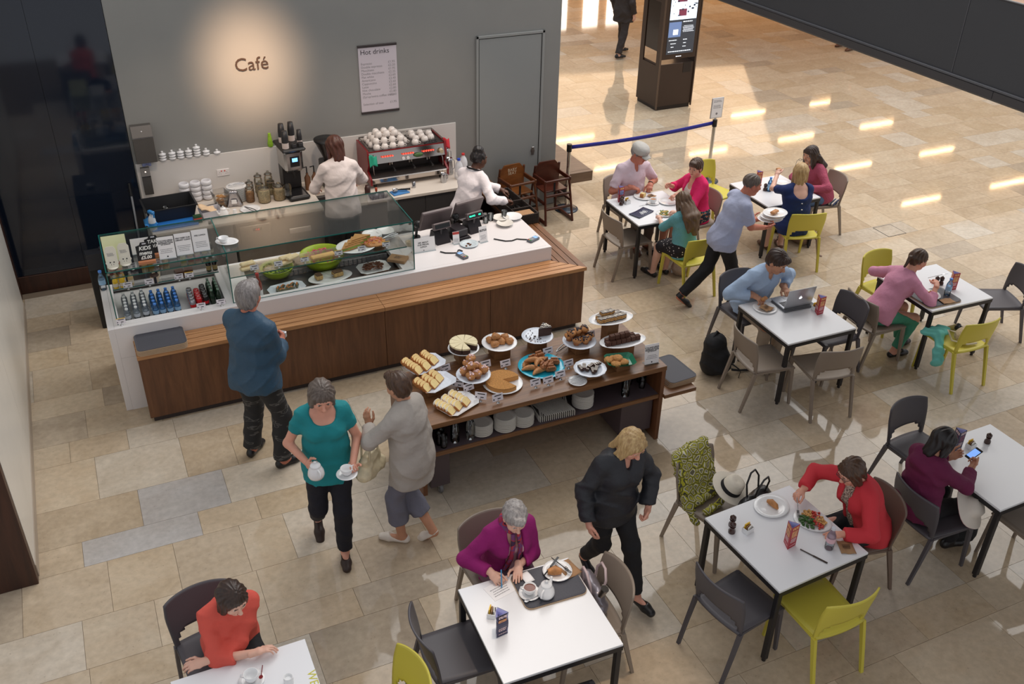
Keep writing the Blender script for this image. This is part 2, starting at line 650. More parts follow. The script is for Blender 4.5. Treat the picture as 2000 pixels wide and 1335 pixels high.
def hair_polys(style):
    if style in HAIRC:
        return HAIRC[style]
    low = dict(long=-.46, shoulder=-.24, mid=-.2).get(style, -.2)
    f = SDF((-.22, -.29, low - .05), (.22, .14, .20), .0065)
    if style == 'crop':
        f.ell((0, -.016, .034), (.079, .097, .087), .01)
        f.ell((0, .11, -.035), (.10, .085, .085), .01, neg=True)
        f.plane((0, 0, -.05), (0, .5, -1))
    elif style == 'bald':
        f.ell((0, -.018, .02), (.080, .097, .080), .01)
        f.ell((0, .05, .075), (.075, .12, .075), .01, neg=True)
        f.ell((0, .11, -.035), (.10, .11, .1), .01, neg=True)
        f.plane((0, 0, -.055), (0, .3, -1))
    elif style in ('short', 'curly'):
        f.ell((0, -.02, .04), (.090, .106, .092), .01)
        f.ell((0, -.05, -.02), (.078, .07, .07), .03)
        f.ell((0, .075, .085), (.05, .035, .03), .02)
        f.ell((0, .115, -.045), (.09, .075, .088), .012, neg=True)
        f.plane((0, 0, -.085), (0, .5, -1))
    elif style == 'afro':
        f.ell((0, -.02, .03), (.084, .10, .088), .01)
        f.ell((0, -.03, .115), (.062, .068, .05), .02)
        f.ell((0, -.085, .02), (.06, .04, .06), .02)
        f.ell((0, .115, -.04), (.095, .08, .092), .01, neg=True)
        f.plane((0, 0, -.07), (0, .6, -1))
    else:
        f.ell((0, -.018, .036), (.086, .103, .092), .01)
        b = dict(bob=-.10, shoulder=-.17, mid=-.14, long=-.2, tail=-.03, bun=-.03).get(style, -.1)
        for s in (-1, 1):
            if style not in ('tail', 'bun'):
                f.cone((s * .068, -.01, .03), (s * .074, .0, b + .01), .032, .022, .02)
                f.cone((s * .055, .045, .05), (s * .078, .035, b + .03), .025, .014, .02)
        f.cone((0, -.062, .02), (0, -.072, b), .052, .036, .02, sq=((1, 0, 0), .62))
        if style == 'long':
            f.cone((0, -.09, -.05), (0, -.19, -.20), .05, .05, .03, sq=((1, 0, 0), .45))
            f.cone((0, -.19, -.20), (0, -.20, -.44), .05, .022, .03, sq=((1, 0, 0), .45))
            for s in (-1, 1):
                f.cone((s * .06, -.06, -.05), (s * .10, -.15, -.2), .04, .035, .03)
                f.cone((s * .10, -.15, -.2), (s * .09, -.17, -.40), .035, .014, .03)
        if style == 'tail':
            f.ell((0, -.122, .02), (.022, .02, .022), .006)
            f.cone((0, -.125, .02), (0, -.15, -.09), .022, .012, .01)
        f.ell((0, .118, -.055), (.062, .075, .10), .012, neg=True)
        f.ell((0, .0, -.20), (.05, .06, .12), .012, neg=True)
        if style == 'bun':
            f.ell((0, -.06, .13), (.045, .045, .04), .01)
            f.plane((0, 0, -.075), (0, .5, -1))
        if style == 'tail':
            f.plane((0, .0, -.095), (0, .25, -1))
    amp = .006 if style in ('curly', 'afro') else .0032
    if style in ('curly', 'afro'):
        f.warp(lambda X, Y, Z: np.sin(95 * X + 20 * Y) * np.sin(90 * Y) * np.sin(88 * Z + 30 * X), amp)
    else:
        f.warp(lambda X, Y, Z: np.sin(np.arctan2(X + 0 * Z, -Y + .03) * 17 + 9 * Z + 2 * np.sin(26 * Z)), amp)
    HAIRC[style] = f.polys()
    return HAIRC[style]
def folds(seed, f=1.0):
    a, b, c = seed * 1.7, seed * 2.3, seed * .9
    def fn(X, Y, Z):
        r1 = (1 - np.abs(np.sin(f * (17 * Z + 8 * X - 5 * Y) + a + 1.3 * np.sin(9 * X + 7 * Y + b)))) ** 2
        r2 = (1 - np.abs(np.sin(f * (-13 * Z + 15 * X + 11 * Y) + c + 1.2 * np.sin(11 * Z + a)))) ** 2
        k = .5 + .5 * np.sin(7 * X + 9 * Z + b) * np.sin(8 * Y - 6 * Z + c)
        return 1.0 - 1.7 * r1 * k - 1.7 * r2 * (1.1 - k) + .25 * np.sin(38 * Z - 23 * X + 12 * Y + b)
    return fn
PN = [0]
def person(label, loc, rz, H=1.68, g=1.0, sex='f', skin='pale', sit=False, hip=None, lean=0.0, side=0.0, twist=0.0,
           head=(0, 0, 0), hair=('bob', None), RH=None, LH=None, relb=None, lelb=None, RF=None, LF=None, top=None, under=None, bottom=None, shoes=None,
           face=True, belly=0.0, bust=None, cat='person', group=None):
    """RH / LH: (wrist in world, pointing direction, palm normal, pose); RF / LF: (ankle foot point in world, toe direction angle, lift)"""
    PN[0] += 1
    seed = PN[0]
    root = thing('person', label, cat, (loc[0], loc[1], loc[2] if len(loc) > 2 else 0), R(rz), group)
    z0 = loc[2] if len(loc) > 2 else 0.0
    ca, sa = math.cos(R(rz)), math.sin(R(rz))
    def w2l(p):
        x, y, z = p[0] - loc[0], p[1] - loc[1], p[2] - z0
        return V3(ca * x + sa * y, -sa * x + ca * y, z)
    def d2l(v):
        return unit((ca * v[0] + sa * v[1], -sa * v[0] + ca * v[1], v[2]))
    s = H / 1.70
    sk = SKIN[skin]
    m = sex == 'm'
    X = V3(1, 0, 0)
    pel = V3(0, 0, .90 * s) if hip is None else V3(*hip)
    if sit and hip is None:
        pel = V3(0, -.02, .555)
    le, sd, tw = R(lean), R(side), R(twist)
    u = unit((math.sin(sd), math.sin(le) * math.cos(sd), math.cos(le) * math.cos(sd)))
    u2 = unit(u + V3(0, .10 * math.sin(le) + .02, 0))
    lat0 = unit(X - u * u[0])
    lat = unit(V3(math.cos(tw), math.sin(tw), 0) - u2 * (V3(math.cos(tw), math.sin(tw), 0) @ u2))
    fwd = np.cross(u2, lat)
    wst, che = pel + u * .19 * s, pel + u * .30 * s + u2 * .06 * s
    upp = che + u2 * .10 * s
    nb = che + u2 * .155 * s
    sh = (.166 if m else .146) * s
    S = {1: upp + lat * sh - u2 * .012, -1: upp - lat * sh - u2 * .012}
    hipj = {1: pel + lat0 * .085 * s, -1: pel - lat0 * .085 * s}
    # head frame
    ny, np_, nr = R(head[0]), R(head[1]), R(head[2])
    Rz = np.array(((math.cos(ny), -math.sin(ny), 0), (math.sin(ny), math.cos(ny), 0), (0, 0, 1)))
    Rx = np.array(((1, 0, 0), (0, math.cos(-np_), -math.sin(-np_)), (0, math.sin(-np_), math.cos(-np_))))
    Ry = np.array(((math.cos(nr), 0, math.sin(nr)), (0, 1, 0), (-math.sin(nr), 0, math.cos(nr))))
    HR = Rz @ Rx @ Ry
    hs = s * (1.0 if m else .97) * 1.02
    nd = unit(u2 * .75 + HR @ V3(0, .18, 1) * .6)
    hc = nb + nd * .15 * s + HR @ V3(0, .03, 0) * s
    # arms
    UA, FA = .285 * s, .25 * s
    W_, E_, HD = {}, {}, {}
    for sg, spec, eh in ((1, RH, relb), (-1, LH, lelb)):
        if spec is None:
            w = S[sg] + V3(sg * .07, .05, -.50 * s)
            dr, pn, po = V3(sg * .05, .12, -1), V3(-sg, 0, 0), 'relaxed'
        else:
            w, dr, pn, po = w2l(spec[0]), (None if spec[1] is None else d2l(spec[1])), d2l(spec[2]), spec[3]
        hint = V3(sg * .5, -.8, -.4) if eh is None else d2l(eh)
        E_[sg], W_[sg] = ik(S[sg], w, UA, FA, hint)
        if dr is None:
            dr = unit(W_[sg] - E_[sg])
        y = unit(dr)
        z = unit(-np.array(pn) - y * (-np.array(pn) @ y))
        x = np.cross(y, z)
        HD[sg] = (np.array((x, y, z)).T, po)
    # legs
    TH, SK = .425 * s, .42 * s
    K_, A_, TO = {}, {}, {}
    for sg, spec in ((1, RF), (-1, LF)):
        if spec is None:
            p = V3(sg * .095, .40 if sit else .0, 0)
            ang, lift = R(-sg * 8), 0.0
        else:
            p = w2l((spec[0][0], spec[0][1], z0))
            ang, lift = R(spec[1] - rz), spec[2]
        td = V3(-math.sin(ang), math.cos(ang), 0)
        tilt = unit(td - V3(0, 0, 1.0 if lift > .04 else 0))
        ank = V3(p[0], p[1], .075 * s + lift)
        K_[sg], A_[sg] = ik(hipj[sg], ank, TH, SK, V3(sg * .06, 1, .25) if sit else td * .9 + V3(0, .4, 0))
        TO[sg] = (td, tilt)
    q = lambda r: r * s * g
    torso = [(hipj[1] * .78 + hipj[-1] * .22, hipj[-1] * .78 + hipj[1] * .22, q(.112), q(.112), .05, None),
             (pel, wst, q(.112), q(.100), .05, (lat0, .80)),
             (wst, che, q(.100), q(.112), .05, (lat0, .78)),
             (che, upp, q(.112), q(.078), .04, (lat, .74)),
             (S[1] * .84 + S[-1] * .16, S[-1] * .84 + S[1] * .16, .055 * s, .055 * s, .03, None),
             (nb - u2 * .012, S[1] * .9 + S[-1] * .1 + u2 * .006, .042 * s, .046 * s, .03, None),
             (nb - u2 * .012, S[-1] * .9 + S[1] * .1 + u2 * .006, .042 * s, .046 * s, .03, None)]
    for sg in (1, -1):
        torso.append((pel + lat0 * sg * .07 * s - V3(0, .045, .01) * s, pel + lat0 * sg * .06 * s - V3(0, .03, -.03) * s, q(.085), q(.085), .05, None))
    if belly:
        torso.append((wst + fwd * .05 * s, wst + fwd * .05 * s - u * .06 * s, q(.095 + belly), q(.09 + belly), .06, (lat0, .8)))
    if bust if bust is not None else not m:
        for sg in (1, -1):
            torso.append((che + lat * sg * .072 * s + fwd * .085 * s - u2 * .02 * s, che + lat * sg * .07 * s + fwd * .05 * s + u2 * .03, .058 * s, .05 * s, .04, None))
    tn = .0 if m else -.005
    arm = lambda sg: [(S[sg], E_[sg], .050 * s + tn, .039 * s + tn, .02), (E_[sg], W_[sg], .041 * s + tn, .029 * s + tn, .02)]
    leg = lambda sg: [(hipj[sg] - V3(0, 0, .01), K_[sg], q(.088), .058 * s, .04), (K_[sg], A_[sg], .056 * s, .038 * s, .02),
                      (K_[sg] * .72 + A_[sg] * .28 - TO[sg][0] * .018, K_[sg] * .5 + A_[sg] * .5 - TO[sg][0] * .012, .046 * s, .042 * s, .03)]
    allp = [pel, wst, nb, hc] + list(S.values()) + list(E_.values()) + list(W_.values()) + list(K_.values()) + list(A_.values())
    lo, hi = np.min(allp, 0) - .2, np.max(allp, 0) + .2
    lo[2] = min(lo[2], -.02)
    hv = .0115
    # body: one continuous figure
    f = SDF(lo, hi, hv)
    for p in torso:
        f.cone(p[0], p[1], p[2], p[3], p[4], p[5])
    f.cone(upp, nb + nd * .06 * s, .062 * s, .05 * s, .04)
    for sg in (1, -1):
        for p in arm(sg) + leg(sg):
            f.cone(*p)
        td, tl = TO[sg]
        a = A_[sg]
        f.cone(a - td * .03 - V3(0, 0, .035), a + tl * .12 - V3(0, 0, .045), .032 * s, .03 * s, .03)
    parts = [f.polys() + (0,)]
    hp, hq = head_polys(sex)
    parts.append(((hp * hs) @ HR.T + hc, hq, 0))
    for sg in (1, -1):
        Rm, po = HD[sg]
        p, qd = hand_polys(po)
        p = p * s * (1.0 if m else .93)
        if sg == 1:
            p = p * V3(-1, 1, 1)
            qd = qd[:, ::-1]
        parts.append((p @ Rm.T + W_[sg], qd, 0))
    link('body', vmesh('body', parts, [sk]), root)
    def garment(name, m_, prims, off, cuts=(), negs=(), warp=.004, fr=1.0, extra=()):
        f = SDF(lo, hi, hv)
        for p in prims:
            sq = p[5] if len(p) > 5 else None
            cp = p[6] if len(p) > 6 else None
            f.cone(p[0], p[1], p[2], p[3], p[4], sq, cap=cp, off=off)
        for e in extra:
            f.cone(*e[:5], sq=e[5] if len(e) > 5 else None, cap=e[6] if len(e) > 6 else None)
        for c in cuts:
            f.plane(*c)
        for c, r_, k in negs:
            f.ell(c, r_, k, neg=True)
        if warp:
            f.warp(folds(seed, fr), warp)
        p, qd = f.polys()
        if len(qd):
            return link(name, vmesh(name, [(p, qd, 0)], [m_]), root)
    def part_arm(sg, fr):
        a = arm(sg)
        if fr <= 1:
            e = a[0][0] * (1 - fr) + a[0][1] * fr
            return [(a[0][0], e, a[0][2], a[0][2] * (1 - fr) + a[0][3] * fr, .03, None, 'b')]
        fr -= 1
        e = a[1][0] * (1 - fr) + a[1][1] * fr
        return [a[0] + (None, None), (a[1][0], e, a[1][2], a[1][2] * (1 - fr) + a[1][3] * fr + .004, .03, None, 'b')]
    def necks(kind):
        fr_, up_ = fwd, u2
        if kind == 'scoop':
            return [(nb + fr_ * .07 - up_ * .015, (.095, .10, .10), .01)]
        if kind == 'back':
            return [(nb - fr_ * .085 - up_ * .04, (.10, .09, .13), .01), (nb + up_ * .02, (.07, .07, .05), .01)]
        if kind == 'v':
            return [(nb + fr_ * .085 - up_ * .03, (.05, .07, .11), .01), (nb + up_ * .035, (.062, .062, .04), .01)]
        return [(nb + fr_ * .02 + up_ * .04, (.06, .062, .045), .008)]
    def upper(name, spec, base_off, root_cut=None):
        mt = spec['m']
        off = spec.get('off', base_off)
        hem = spec.get('hem', .06)
        sl = spec.get('sleeve', 2)
        slL, slR = (sl if isinstance(sl, tuple) else (sl, sl))
        prims = list(torso)
        prims += part_arm(-1, slL) + part_arm(1, slR)
        ex = []
        if hem > 0:
            hd = V3(0, 0, -1) if not sit else unit(-u)
            ex.append((wst, pel + hd * hem, q(.105) + off, q(spec.get('flare', .128)) + off, .05, (lat0, .78), None))
        cuts = [(pel + (V3(0, 0, -1) if not sit else -u) * hem, (0, 0, -1) if not sit else tuple(-u))]
        ng = list(necks(spec.get('neck', 'crew')))
        if spec.get('collar'):
            ex.append((nb - nd * .01, nb + nd * .025 * s, .068 * s, .062 * s, .01))
            ng = [(nb + fwd * .085 + u2 * .0, (.025, .06, .07), .01), (nb + nd * .08, (.058, .058, .065), .004)]
        if spec.get('hood'):
            ex.append((nb - fwd * .09 - u2 * .06 - lat * .05, nb - fwd * .09 - u2 * .06 + lat * .05, .065, .065, .03))
            ex.append((nb - fwd * .05 - lat * .085, nb - fwd * .05 + lat * .085, .035, .035, .03))
        if spec.get('open'):
            w = spec['open']
            for k in range(7):
                t = k / 6
                c = pel * (1 - t) + nb * t + fwd * (.17 * s)
                ng.append((c, (w * (1 - .25 * t), .11, .10), .01))
        return garment(name, mt, prims, off, cuts, ng, spec.get('warp', .0048), spec.get('fr', 1.0), ex)
    if bottom:
        kind, mb_, ln = bottom[0], bottom[1], bottom[2]
        off = bottom[3] if len(bottom) > 3 else .012
        pr = torso[:2] + torso[7:9]
        cuts = [(pel + u * .10, tuple(u))]
        if kind == 'trousers':
            for sg in (1, -1):
                L = leg(sg)
                pr = pr + [L[0]]
                if ln > 1:
                    t = min(ln - 1, 1)
                    e = L[1][0] * (1 - t) + L[1][1] * t
                    wd = bottom[4] if len(bottom) > 4 else .008
                    pr = pr + [(L[1][0], e, L[1][2] + wd * .5, L[1][2] * (1 - t) + L[1][3] * t + wd, .03, None, 'b'), L[2]]
            garment('trousers', mb_, pr, off, cuts, (), .005)
        else:
            ex = []
            for sg in (1, -1):
                e = hipj[sg] * (1 - ln) + K_[sg] * ln
                ex.append((hipj[sg], e, q(.10), q(.085), .12, None, 'b'))
            e = pel * (1 - ln) + (K_[1] + K_[-1]) / 2 * ln
            ex.append((pel, e, q(.10), q(.09), .08, (lat0, .7), 'b'))
            garment('skirt', mb_, pr, off, cuts, (), .004, 1, ex)
    if under:
        upper('shirt', under, .012)
    if top:
        upper(top.get('name', 'top'), top, .016 if not under else .024)
    if shoes:
        for sg in (1, -1):
            td, tl = TO[sg]
            a = A_[sg]
            base = a - V3(0, 0, .075 * s)
            f = SDF(a - .24, a + V3(.24, .24, .06), .0085)
            hl, bl, tt = base - td * .035 + V3(0, 0, .034), base + tl * .11 + V3(0, 0, .034), base + tl * .175 + V3(0, 0, .026)
            side = np.cross(tl, V3(0, 0, 1))
            f.cone(hl, bl, .036, .038, .02)
            f.cone(bl, tt, .038, .030, .02, sq=(side, .85))
            st = shoes[1] if len(shoes) > 1 else 'shoe'
            if st == 'shoe':
                f.cone(hl + V3(0, 0, .015), a + V3(0, 0, .0), .036, .04, .02)
            else:
                f.ell(base + td * .035 + V3(0, 0, .075), (.032 + abs(td[0]) * .05, .032 + abs(td[1]) * .05, .04), .004, neg=True)
            f.plane(base + V3(0, 0, .002), (tl[2] * td[0] * 1.0, tl[2] * td[1] * 1.0, -1) if False else (0, 0, -1) if tl[2] > -.1 else tuple(np.cross(side, tl) * (-1 if np.cross(side, tl)[2] > 0 else 1)))
            link('shoe', vmesh('shoe', [f.polys() + (0,)], [shoes[0]]), root)
    if hair and hair[1]:
        p, qd = hair_polys(hair[0])
        link('hair', vmesh('hair', [((p * hs) @ HR.T + hc, qd, 0)], [hair[1]]), root)
    HM = Matrix([[*(HR[i] * hs), hc[i]] for i in range(3)] + [[0, 0, 0, 1]])
    if face:
        for sg in (1, -1):
            b = MB()
            b.lathe([(.0001, -.0125), (.007, -.0105), (.0115, -.005), (.0125, 0), (.0112, .0055), (.0085, .0092)], 12, mi=0)
            b.lathe([(.0085, .0092), (.005, .0115), (.0001, .0125)], 12, mi=1)
            b.xf(Matrix.Translation((sg * .0315, .0735, .006)) @ Matrix.Rotation(-PI / 2 - .25, 4, 'X'))
            b.xf(HM)
            b.obj('eye', [EYE_W, EYE_I], root)
            if hair and hair[1]:
                b = MB()
                b.tube([(sg * .016, .0925, .0235), (sg * .03, .0915, .0275), (sg * .047, .078, .0235)], [.002, .0032, .0018], 5)
                b.xf(HM)
                b.obj('eyebrow', hair[1], root)
        b = MB()
        b.tube([(-.021, .0815, -.0655), (-.008, .0895, -.0625), (0, .0895, -.0635), (.008, .0895, -.0625), (.021, .0815, -.0655)], [.0015, .0045, .0042, .0045, .0015], 6)
        b.xf(HM)
        b.obj('mouth', LIP, root)
    return dict(root=root, HM=HM, W=W_, E=E_, HD=HD, nb=nb, u=u2, lat=lat, fwd=fwd, S=S, pel=pel, wst=wst, che=che, A=A_, TO=TO, s=s, K=K_)
def glasses(P, m, parent=None, up=0.0, tilt=0.0):
    b = MB()
    for sg in (1, -1):
        b.tube([(sg * .032 + .019 * math.cos(a), .099, .006 + .015 * math.sin(a)) for a in np.linspace(0, 2 * PI, 13)[:-1]], .0024, 5, closed=True)
        b.tube([(sg * .051, .098, .010), (sg * .072, .06, .012), (sg * .082, -.01, .0)], .0022, 5)
    b.tube([(-.013, .1, .008), (0, .104, .010), (.013, .1, .008)], .0022, 5)
    M4 = P['HM'] @ Matrix.Translation((0, -.02 if up else 0, up)) @ Matrix.Rotation(tilt, 4, 'X')
    b.xf(M4)
    return b.obj('glasses', m, P['root'])

# ------------------------------------------------------------------ the setting
STONE = [mat('stone_%d' % i, c, r, var=(19, .09), grain=((2.2, 3.0, 1), c2), rnd=.07, spec=.38, world=True, pits=(42, .66, .80)) for i, (c, c2, r) in enumerate((
    ((199, 180, 155), (185, 165, 139), .055), ((193, 173, 147), (201, 184, 160), .05), ((183, 162, 134), (195, 176, 150), .06),
    ((203, 191, 174), (190, 176, 157), .055), ((170, 154, 134), (186, 170, 149), .05), ((186, 181, 177), (178, 171, 165), .06)))]
GROUT = mat('grout', (132, 116, 98), .8)
CAFE_GREY = mat('cafe_grey_paint', (142, 142, 139), .6, var=(3, .02))
NAVY = mat('navy_glass', (24, 32, 46), .06, spec=.6)
DARKWOOD = mat('dark_wood', (74, 44, 32), .45, grain=((14, 14, 1.2), (56, 34, 26)))
WHITE_STONE = mat('white_stone', (226, 222, 214), .25, var=(1.5, .04))
TAUPE_TRIM = mat('taupe_trim', (176, 162, 146), .5)
SEAM = mat('seam_shadow_gap', (46, 44, 42), .8)
ORANGE_WOOD = mat('honey_wood', (176, 120, 70), .4, grain=((1.2, 10, 10), (150, 98, 56)))

def floor():
    base = struct(MB().bx(-3, 30, 1.0, 33, -.06, -.004).obj('floor', GROUT))
    unit_box = MB().bx(-.5, .5, -.5, .5, -.5, .5).mesh
    meshes = [unit_box('tile', m) for m in STONE]
    rows = [1.9, 2.5, 3.13, 3.45, 3.95, 4.55, 5.05, 5.36, 5.85, 6.43, 6.74, 7.24, 7.87, 8.2, 8.68, 9.02, 9.63, 10.02, 10.47]
    while rows[-1] < 25:
        rows += [rows[-1] + d for d in (.33, .83, 1.44, 1.92, 2.25, 2.86)]
    fixed = {6.74: [-1.25, -.24, .49, 1.3], 6.43: [-1.3, -.73, .2, .69, 1.35], 5.85: [-1.19, -.56, -.05, .49, .86, 1.6], 7.24: [-1.1, -.55, .2, .65, 1.3],
             7.87: [-1.1, -.75, -.24, .19, .9], 8.2: [-1.1, -.58, .1], 3.13: [4.29, 4.99, 5.7], 3.45: [4.0, 4.76, 5.7], 5.05: [4.6, 5.2, 5.7, 6.3], 5.36: [4.5, 5.1, 5.7, 6.16, 6.9]}
    poly = [(-1.6, 5.0), (5.6, 1.7), (17.4, 11.6), (17.4, 25), (6.5, 25), (5.0, 12.2), (-1.6, 12.0)]
    def inside(x, y):
        c = False
        for i in range(len(poly)):
            (x1, y1), (x2, y2) = poly[i], poly[i - 1]
            if (y1 > y) != (y2 > y) and x < (x2 - x1) * (y - y1) / (y2 - y1) + x1:
                c = not c
        return c
    tiles = []
    rr = random.Random(5)
    for y0, y1 in zip(rows, rows[1:]):
        xs = list(fixed.get(y0, [-1.3 + rr.uniform(-.3, .3)]))
        while xs[0] > -1.3:
            xs.insert(0, xs[0] - rr.uniform(.5, .95))
        while xs[-1] < 17.5:
            xs.append(xs[-1] + rr.choice((.46, .55, .62, .7, .78, .86, .95)))
        for x0, x1 in zip(xs, xs[1:]):
            x, y = (x0 + x1) / 2, (y0 + y1) / 2
            if not (inside(x, y) or inside(x0, y0) or inside(x1, y1) or inside(x0, y1)):
                continue
            if y > 11.46 and x < 6.0 or (.1 < x < 4.4 and 8.8 < y < 11.2):
                continue
            i = rr.choice((0, 0, 0, 1, 1, 1, 2, 2, 3, 3, 4))
            if (y0, x0) in ((6.74, -.24), (6.43, -.73)):
                i = 5
            tiles.append((x * x + y * y, x, y, x1 - x0, y1 - y0, i))
    tiles.sort()
    g = .0028
    for d, x, y, w, h, i in tiles[:300]:
        o = link('tile', meshes[i], base, (x, y, -.01))
        o.scale = (w - g, h - g, .02)
    far = MB()
    for d, x, y, w, h, i in tiles[300:]:
        far.box((x, y, -.01), (w - g, h - g, .02), mi=i)
    stuff(far.obj('distant_tile', STONE, base))
    hatch = MB().bx(9.775, 10.095, 8.675, 8.995, -.002, .0012, mi=0).bx(9.785, 10.085, 8.685, 8.985, .0, .002, mi=1)
    hatch.obj('access_hatch', [SEAM, STONE[3]], base)
floor()

# left wall: stone slabs with a wooden end
w = struct(MB().bx(-1.7, -1.075, 6.47, 11.0, 0, 4.2).obj('wall_left', SEAM))
for k, (a, b) in enumerate(((6.48, 8.1), (8.1, 9.7), (9.7, 11.0))):
    MB().bx(-1.08, -1.066, a + .002, b - .002, .12, 4.2).obj('stone_panel', WHITE_STONE, w)
struct(MB().bx(-1.075, -1.058, 6.47, 11.0, 0, .12, b=.004).obj('baseboard_left', TAUPE_TRIM))
struct(MB().bx(-1.75, -1.066, 6.38, 6.468, 0, 4.2, b=.003).obj('trim_1', DARKWOOD))
struct(MB().bx(-1.75, -1.09, 11.25, 11.455, 0, 4.2, b=.003).obj('trim_2', DARKWOOD))
# navy glass wall
w = struct(MB().bx(-1.75, .425, 11.47, 11.6, 0, 4.4).obj('wall_back_left', SEAM))
for a, b in ((-1.09, -.34), (-.337, .425)):
    MB().bx(a, b, 11.455, 11.47, .225, 4.4).obj('glass_panel', NAVY, w)
struct(MB().bx(-1.09, .425, 11.44, 11.47, 0, .22, b=.004).obj('baseboard_back', DARKWOOD))
# cafe wall with a flush door
w = struct(MB().bx(.43, 5.995, 11.46, 12.3, 0, 4.4, b=.004).obj('wall_back', CAFE_GREY))
t = text('Café', .215, mat('sign_letter', (78, 60, 50), .5, metal=.3), w, (1.925, 11.447, 2.43), (PI / 2, 0, 0), ext=.008, name='sign_lettering', off=-.0012)
d = struct(MB().bx(4.815, 5.705, 11.444, 11.459, .02, 2.455, b=.003).obj('door_1', mat('door_grey', (146, 149, 148), .5)))
f = MB()
for a in ((4.77, 4.805, .0, 2.5), (5.715, 5.75, .0, 2.5), (4.77, 5.75, 2.465, 2.5)):
    f.bx(a[0], a[1], 11.434, 11.459, a[2], a[3], b=.004)
f.obj('door_frame', mat('door_frame_grey', (150, 152, 150), .5), d)
MB().bx(4.80, 5.72, 11.452, 11.4595, .0, 2.47).obj('shadow_gap', SEAM, d)
MB().cyl((5.62, 11.444, .86), (5.62, 11.432, .86), .03, n=16).bx(5.6, 5.64, 11.426, 11.44, .80, .92, b=.006).obj('door_handle', mat('dull_steel', (150, 148, 146), .35, .9), d)

# dark gallery balustrade, upper right
BAL = mat('balustrade_panel', (62, 62, 65), .42, var=(2, .03))
struct(MB().bx(4.74, 9.5, -2.0, 7.4, 3.98, 4.10).obj('slab_gallery', mat('gallery_soffit', (110, 104, 96), .7)))
struct(MB().bx(4.76, 9.5, -2.0, 7.4, 4.10, 4.12).obj('floor_gallery', ORANGE_WOOD))
bt = thing('balustrade', 'dark grey solid balustrade of the gallery across the upper right corner', 'balustrade', (4.71, 4.03, 4.0))
for a, b in ((-3.0, -.004), (.004, 3.4)):
    MB().bx(.003, .02, a, b, .06, .518, b=.002).obj('panel', BAL, bt)
MB().bx(.0015, .018, -.004, .004, .06, .518).obj('joint_strip', mat('joint_strip', (88, 88, 92), .35, .5), bt)
for a, b in ((-3.0, -.325), (-.322, 3.4)):
    MB().bx(-.006, .015, a, b, .0, .045, b=.002).obj('base_fascia', mat('fascia', (66, 62, 62), .45), bt)
MB().bx(-.010, .015, -3.0, 3.4, .047, .064, b=.004).obj('base_rail', mat('rail_grey', (96, 96, 100), .3, .4), bt)
MB().bx(-.002, .024, -3.0, 3.4, .515, .525, b=.003).obj('top_rail', mat('fascia'), bt)

# the foyer beyond: warm ceiling, far wall with bright windows, line lamps (mirrored in the polished floor)
struct(MB().bx(11.5, 30, 15.2, 33, 4.15, 4.35).obj('ceiling', mat('foyer_ceiling', (196, 150, 104), .7)))
struct(MB().bx(5, 30, 32, 32.3, 0, 8).obj('wall_far', mat('foyer_wall', (170, 128, 88), .6)))
for k, x in enumerate((16.6, 17.9, 18.9)):
    wd = struct(MB().bx(x - .3, x + .3, 31.9, 31.98, .1, 3.2).obj('window_%d' % (k + 1), mat('daylit_glass', (255, 246, 232), .3, emit=5.0)))
LAMP = mat('lamp_tube', (255, 206, 150), .4, emit=36)
LBODY = mat('lamp_body', (150, 140, 130), .5, .4)
lamp0 = None
for ix, x in enumerate((7.55, 9.33, 11.15, 12.95)):
    for iy, y in enumerate((13.75, 12.38, 10.95, 9.47)):
        if (ix == 0 and iy > 1) or (ix == 1 and iy > 2):
            continue
        p = (x * 1.708, y * 1.708, 4.0)
        if lamp0 is None:
            lamp0 = thing('ceiling_lamp', 'slim warm line lamp hanging in its row, seen mirrored in the polished floor', 'lamp', p, 0, 'line lamps mirrored in the floor')
            MB().bx(-.66, .66, -.05, .05, .02, .08, b=.004).obj('housing', LBODY, lamp0)
            MB().bx(-.63, .63, -.035, .035, -.005, .02).obj('diffuser', LAMP, lamp0)
        else:
            dup(lamp0, p)

# floating bench round the end of the cafe wall
BW = mat('brown_oak', (128, 104, 84), .5, grain=((2, 22, 22), (112, 88, 70)))
t = thing('wall_bench', 'brown floating bench slab wrapped round the end of the cafe wall', 'bench', (6.2, 12, 0))
MB().bx(-.35, .37, -.63, -.545, .3, .45, b=.004).bx(-.198, .37, -.56, 2.2, .3, .45, b=.004).obj('seat', BW, t)
MB().bx(-.19, .16, -.38, 2.0, 0, .3).obj('plinth', mat('black_plinth', (26, 25, 26), .6), t)

# ------------------------------------------------------------------ serving counter with slatted wooden ledge
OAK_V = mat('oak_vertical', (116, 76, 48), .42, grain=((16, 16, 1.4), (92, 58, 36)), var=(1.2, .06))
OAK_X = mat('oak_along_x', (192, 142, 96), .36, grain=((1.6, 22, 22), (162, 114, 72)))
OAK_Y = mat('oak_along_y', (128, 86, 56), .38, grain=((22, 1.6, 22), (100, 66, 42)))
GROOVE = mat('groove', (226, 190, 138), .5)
DGROOVE = mat('groove_dark', (50, 32, 22), .6)
PLINTH = mat('plinth_dark', (62, 52, 50), .6)
WHITE = mat('white_solid_surface', (232, 228, 228), .25)
STEEL = mat('brushed_steel', (160, 156, 152), .32, .85, var=(6, .05))
GREY_PANEL = mat('grey_panel', (128, 124, 122), .45)
DARK_PANEL = mat('dark_panel', (70, 68, 68), .4)

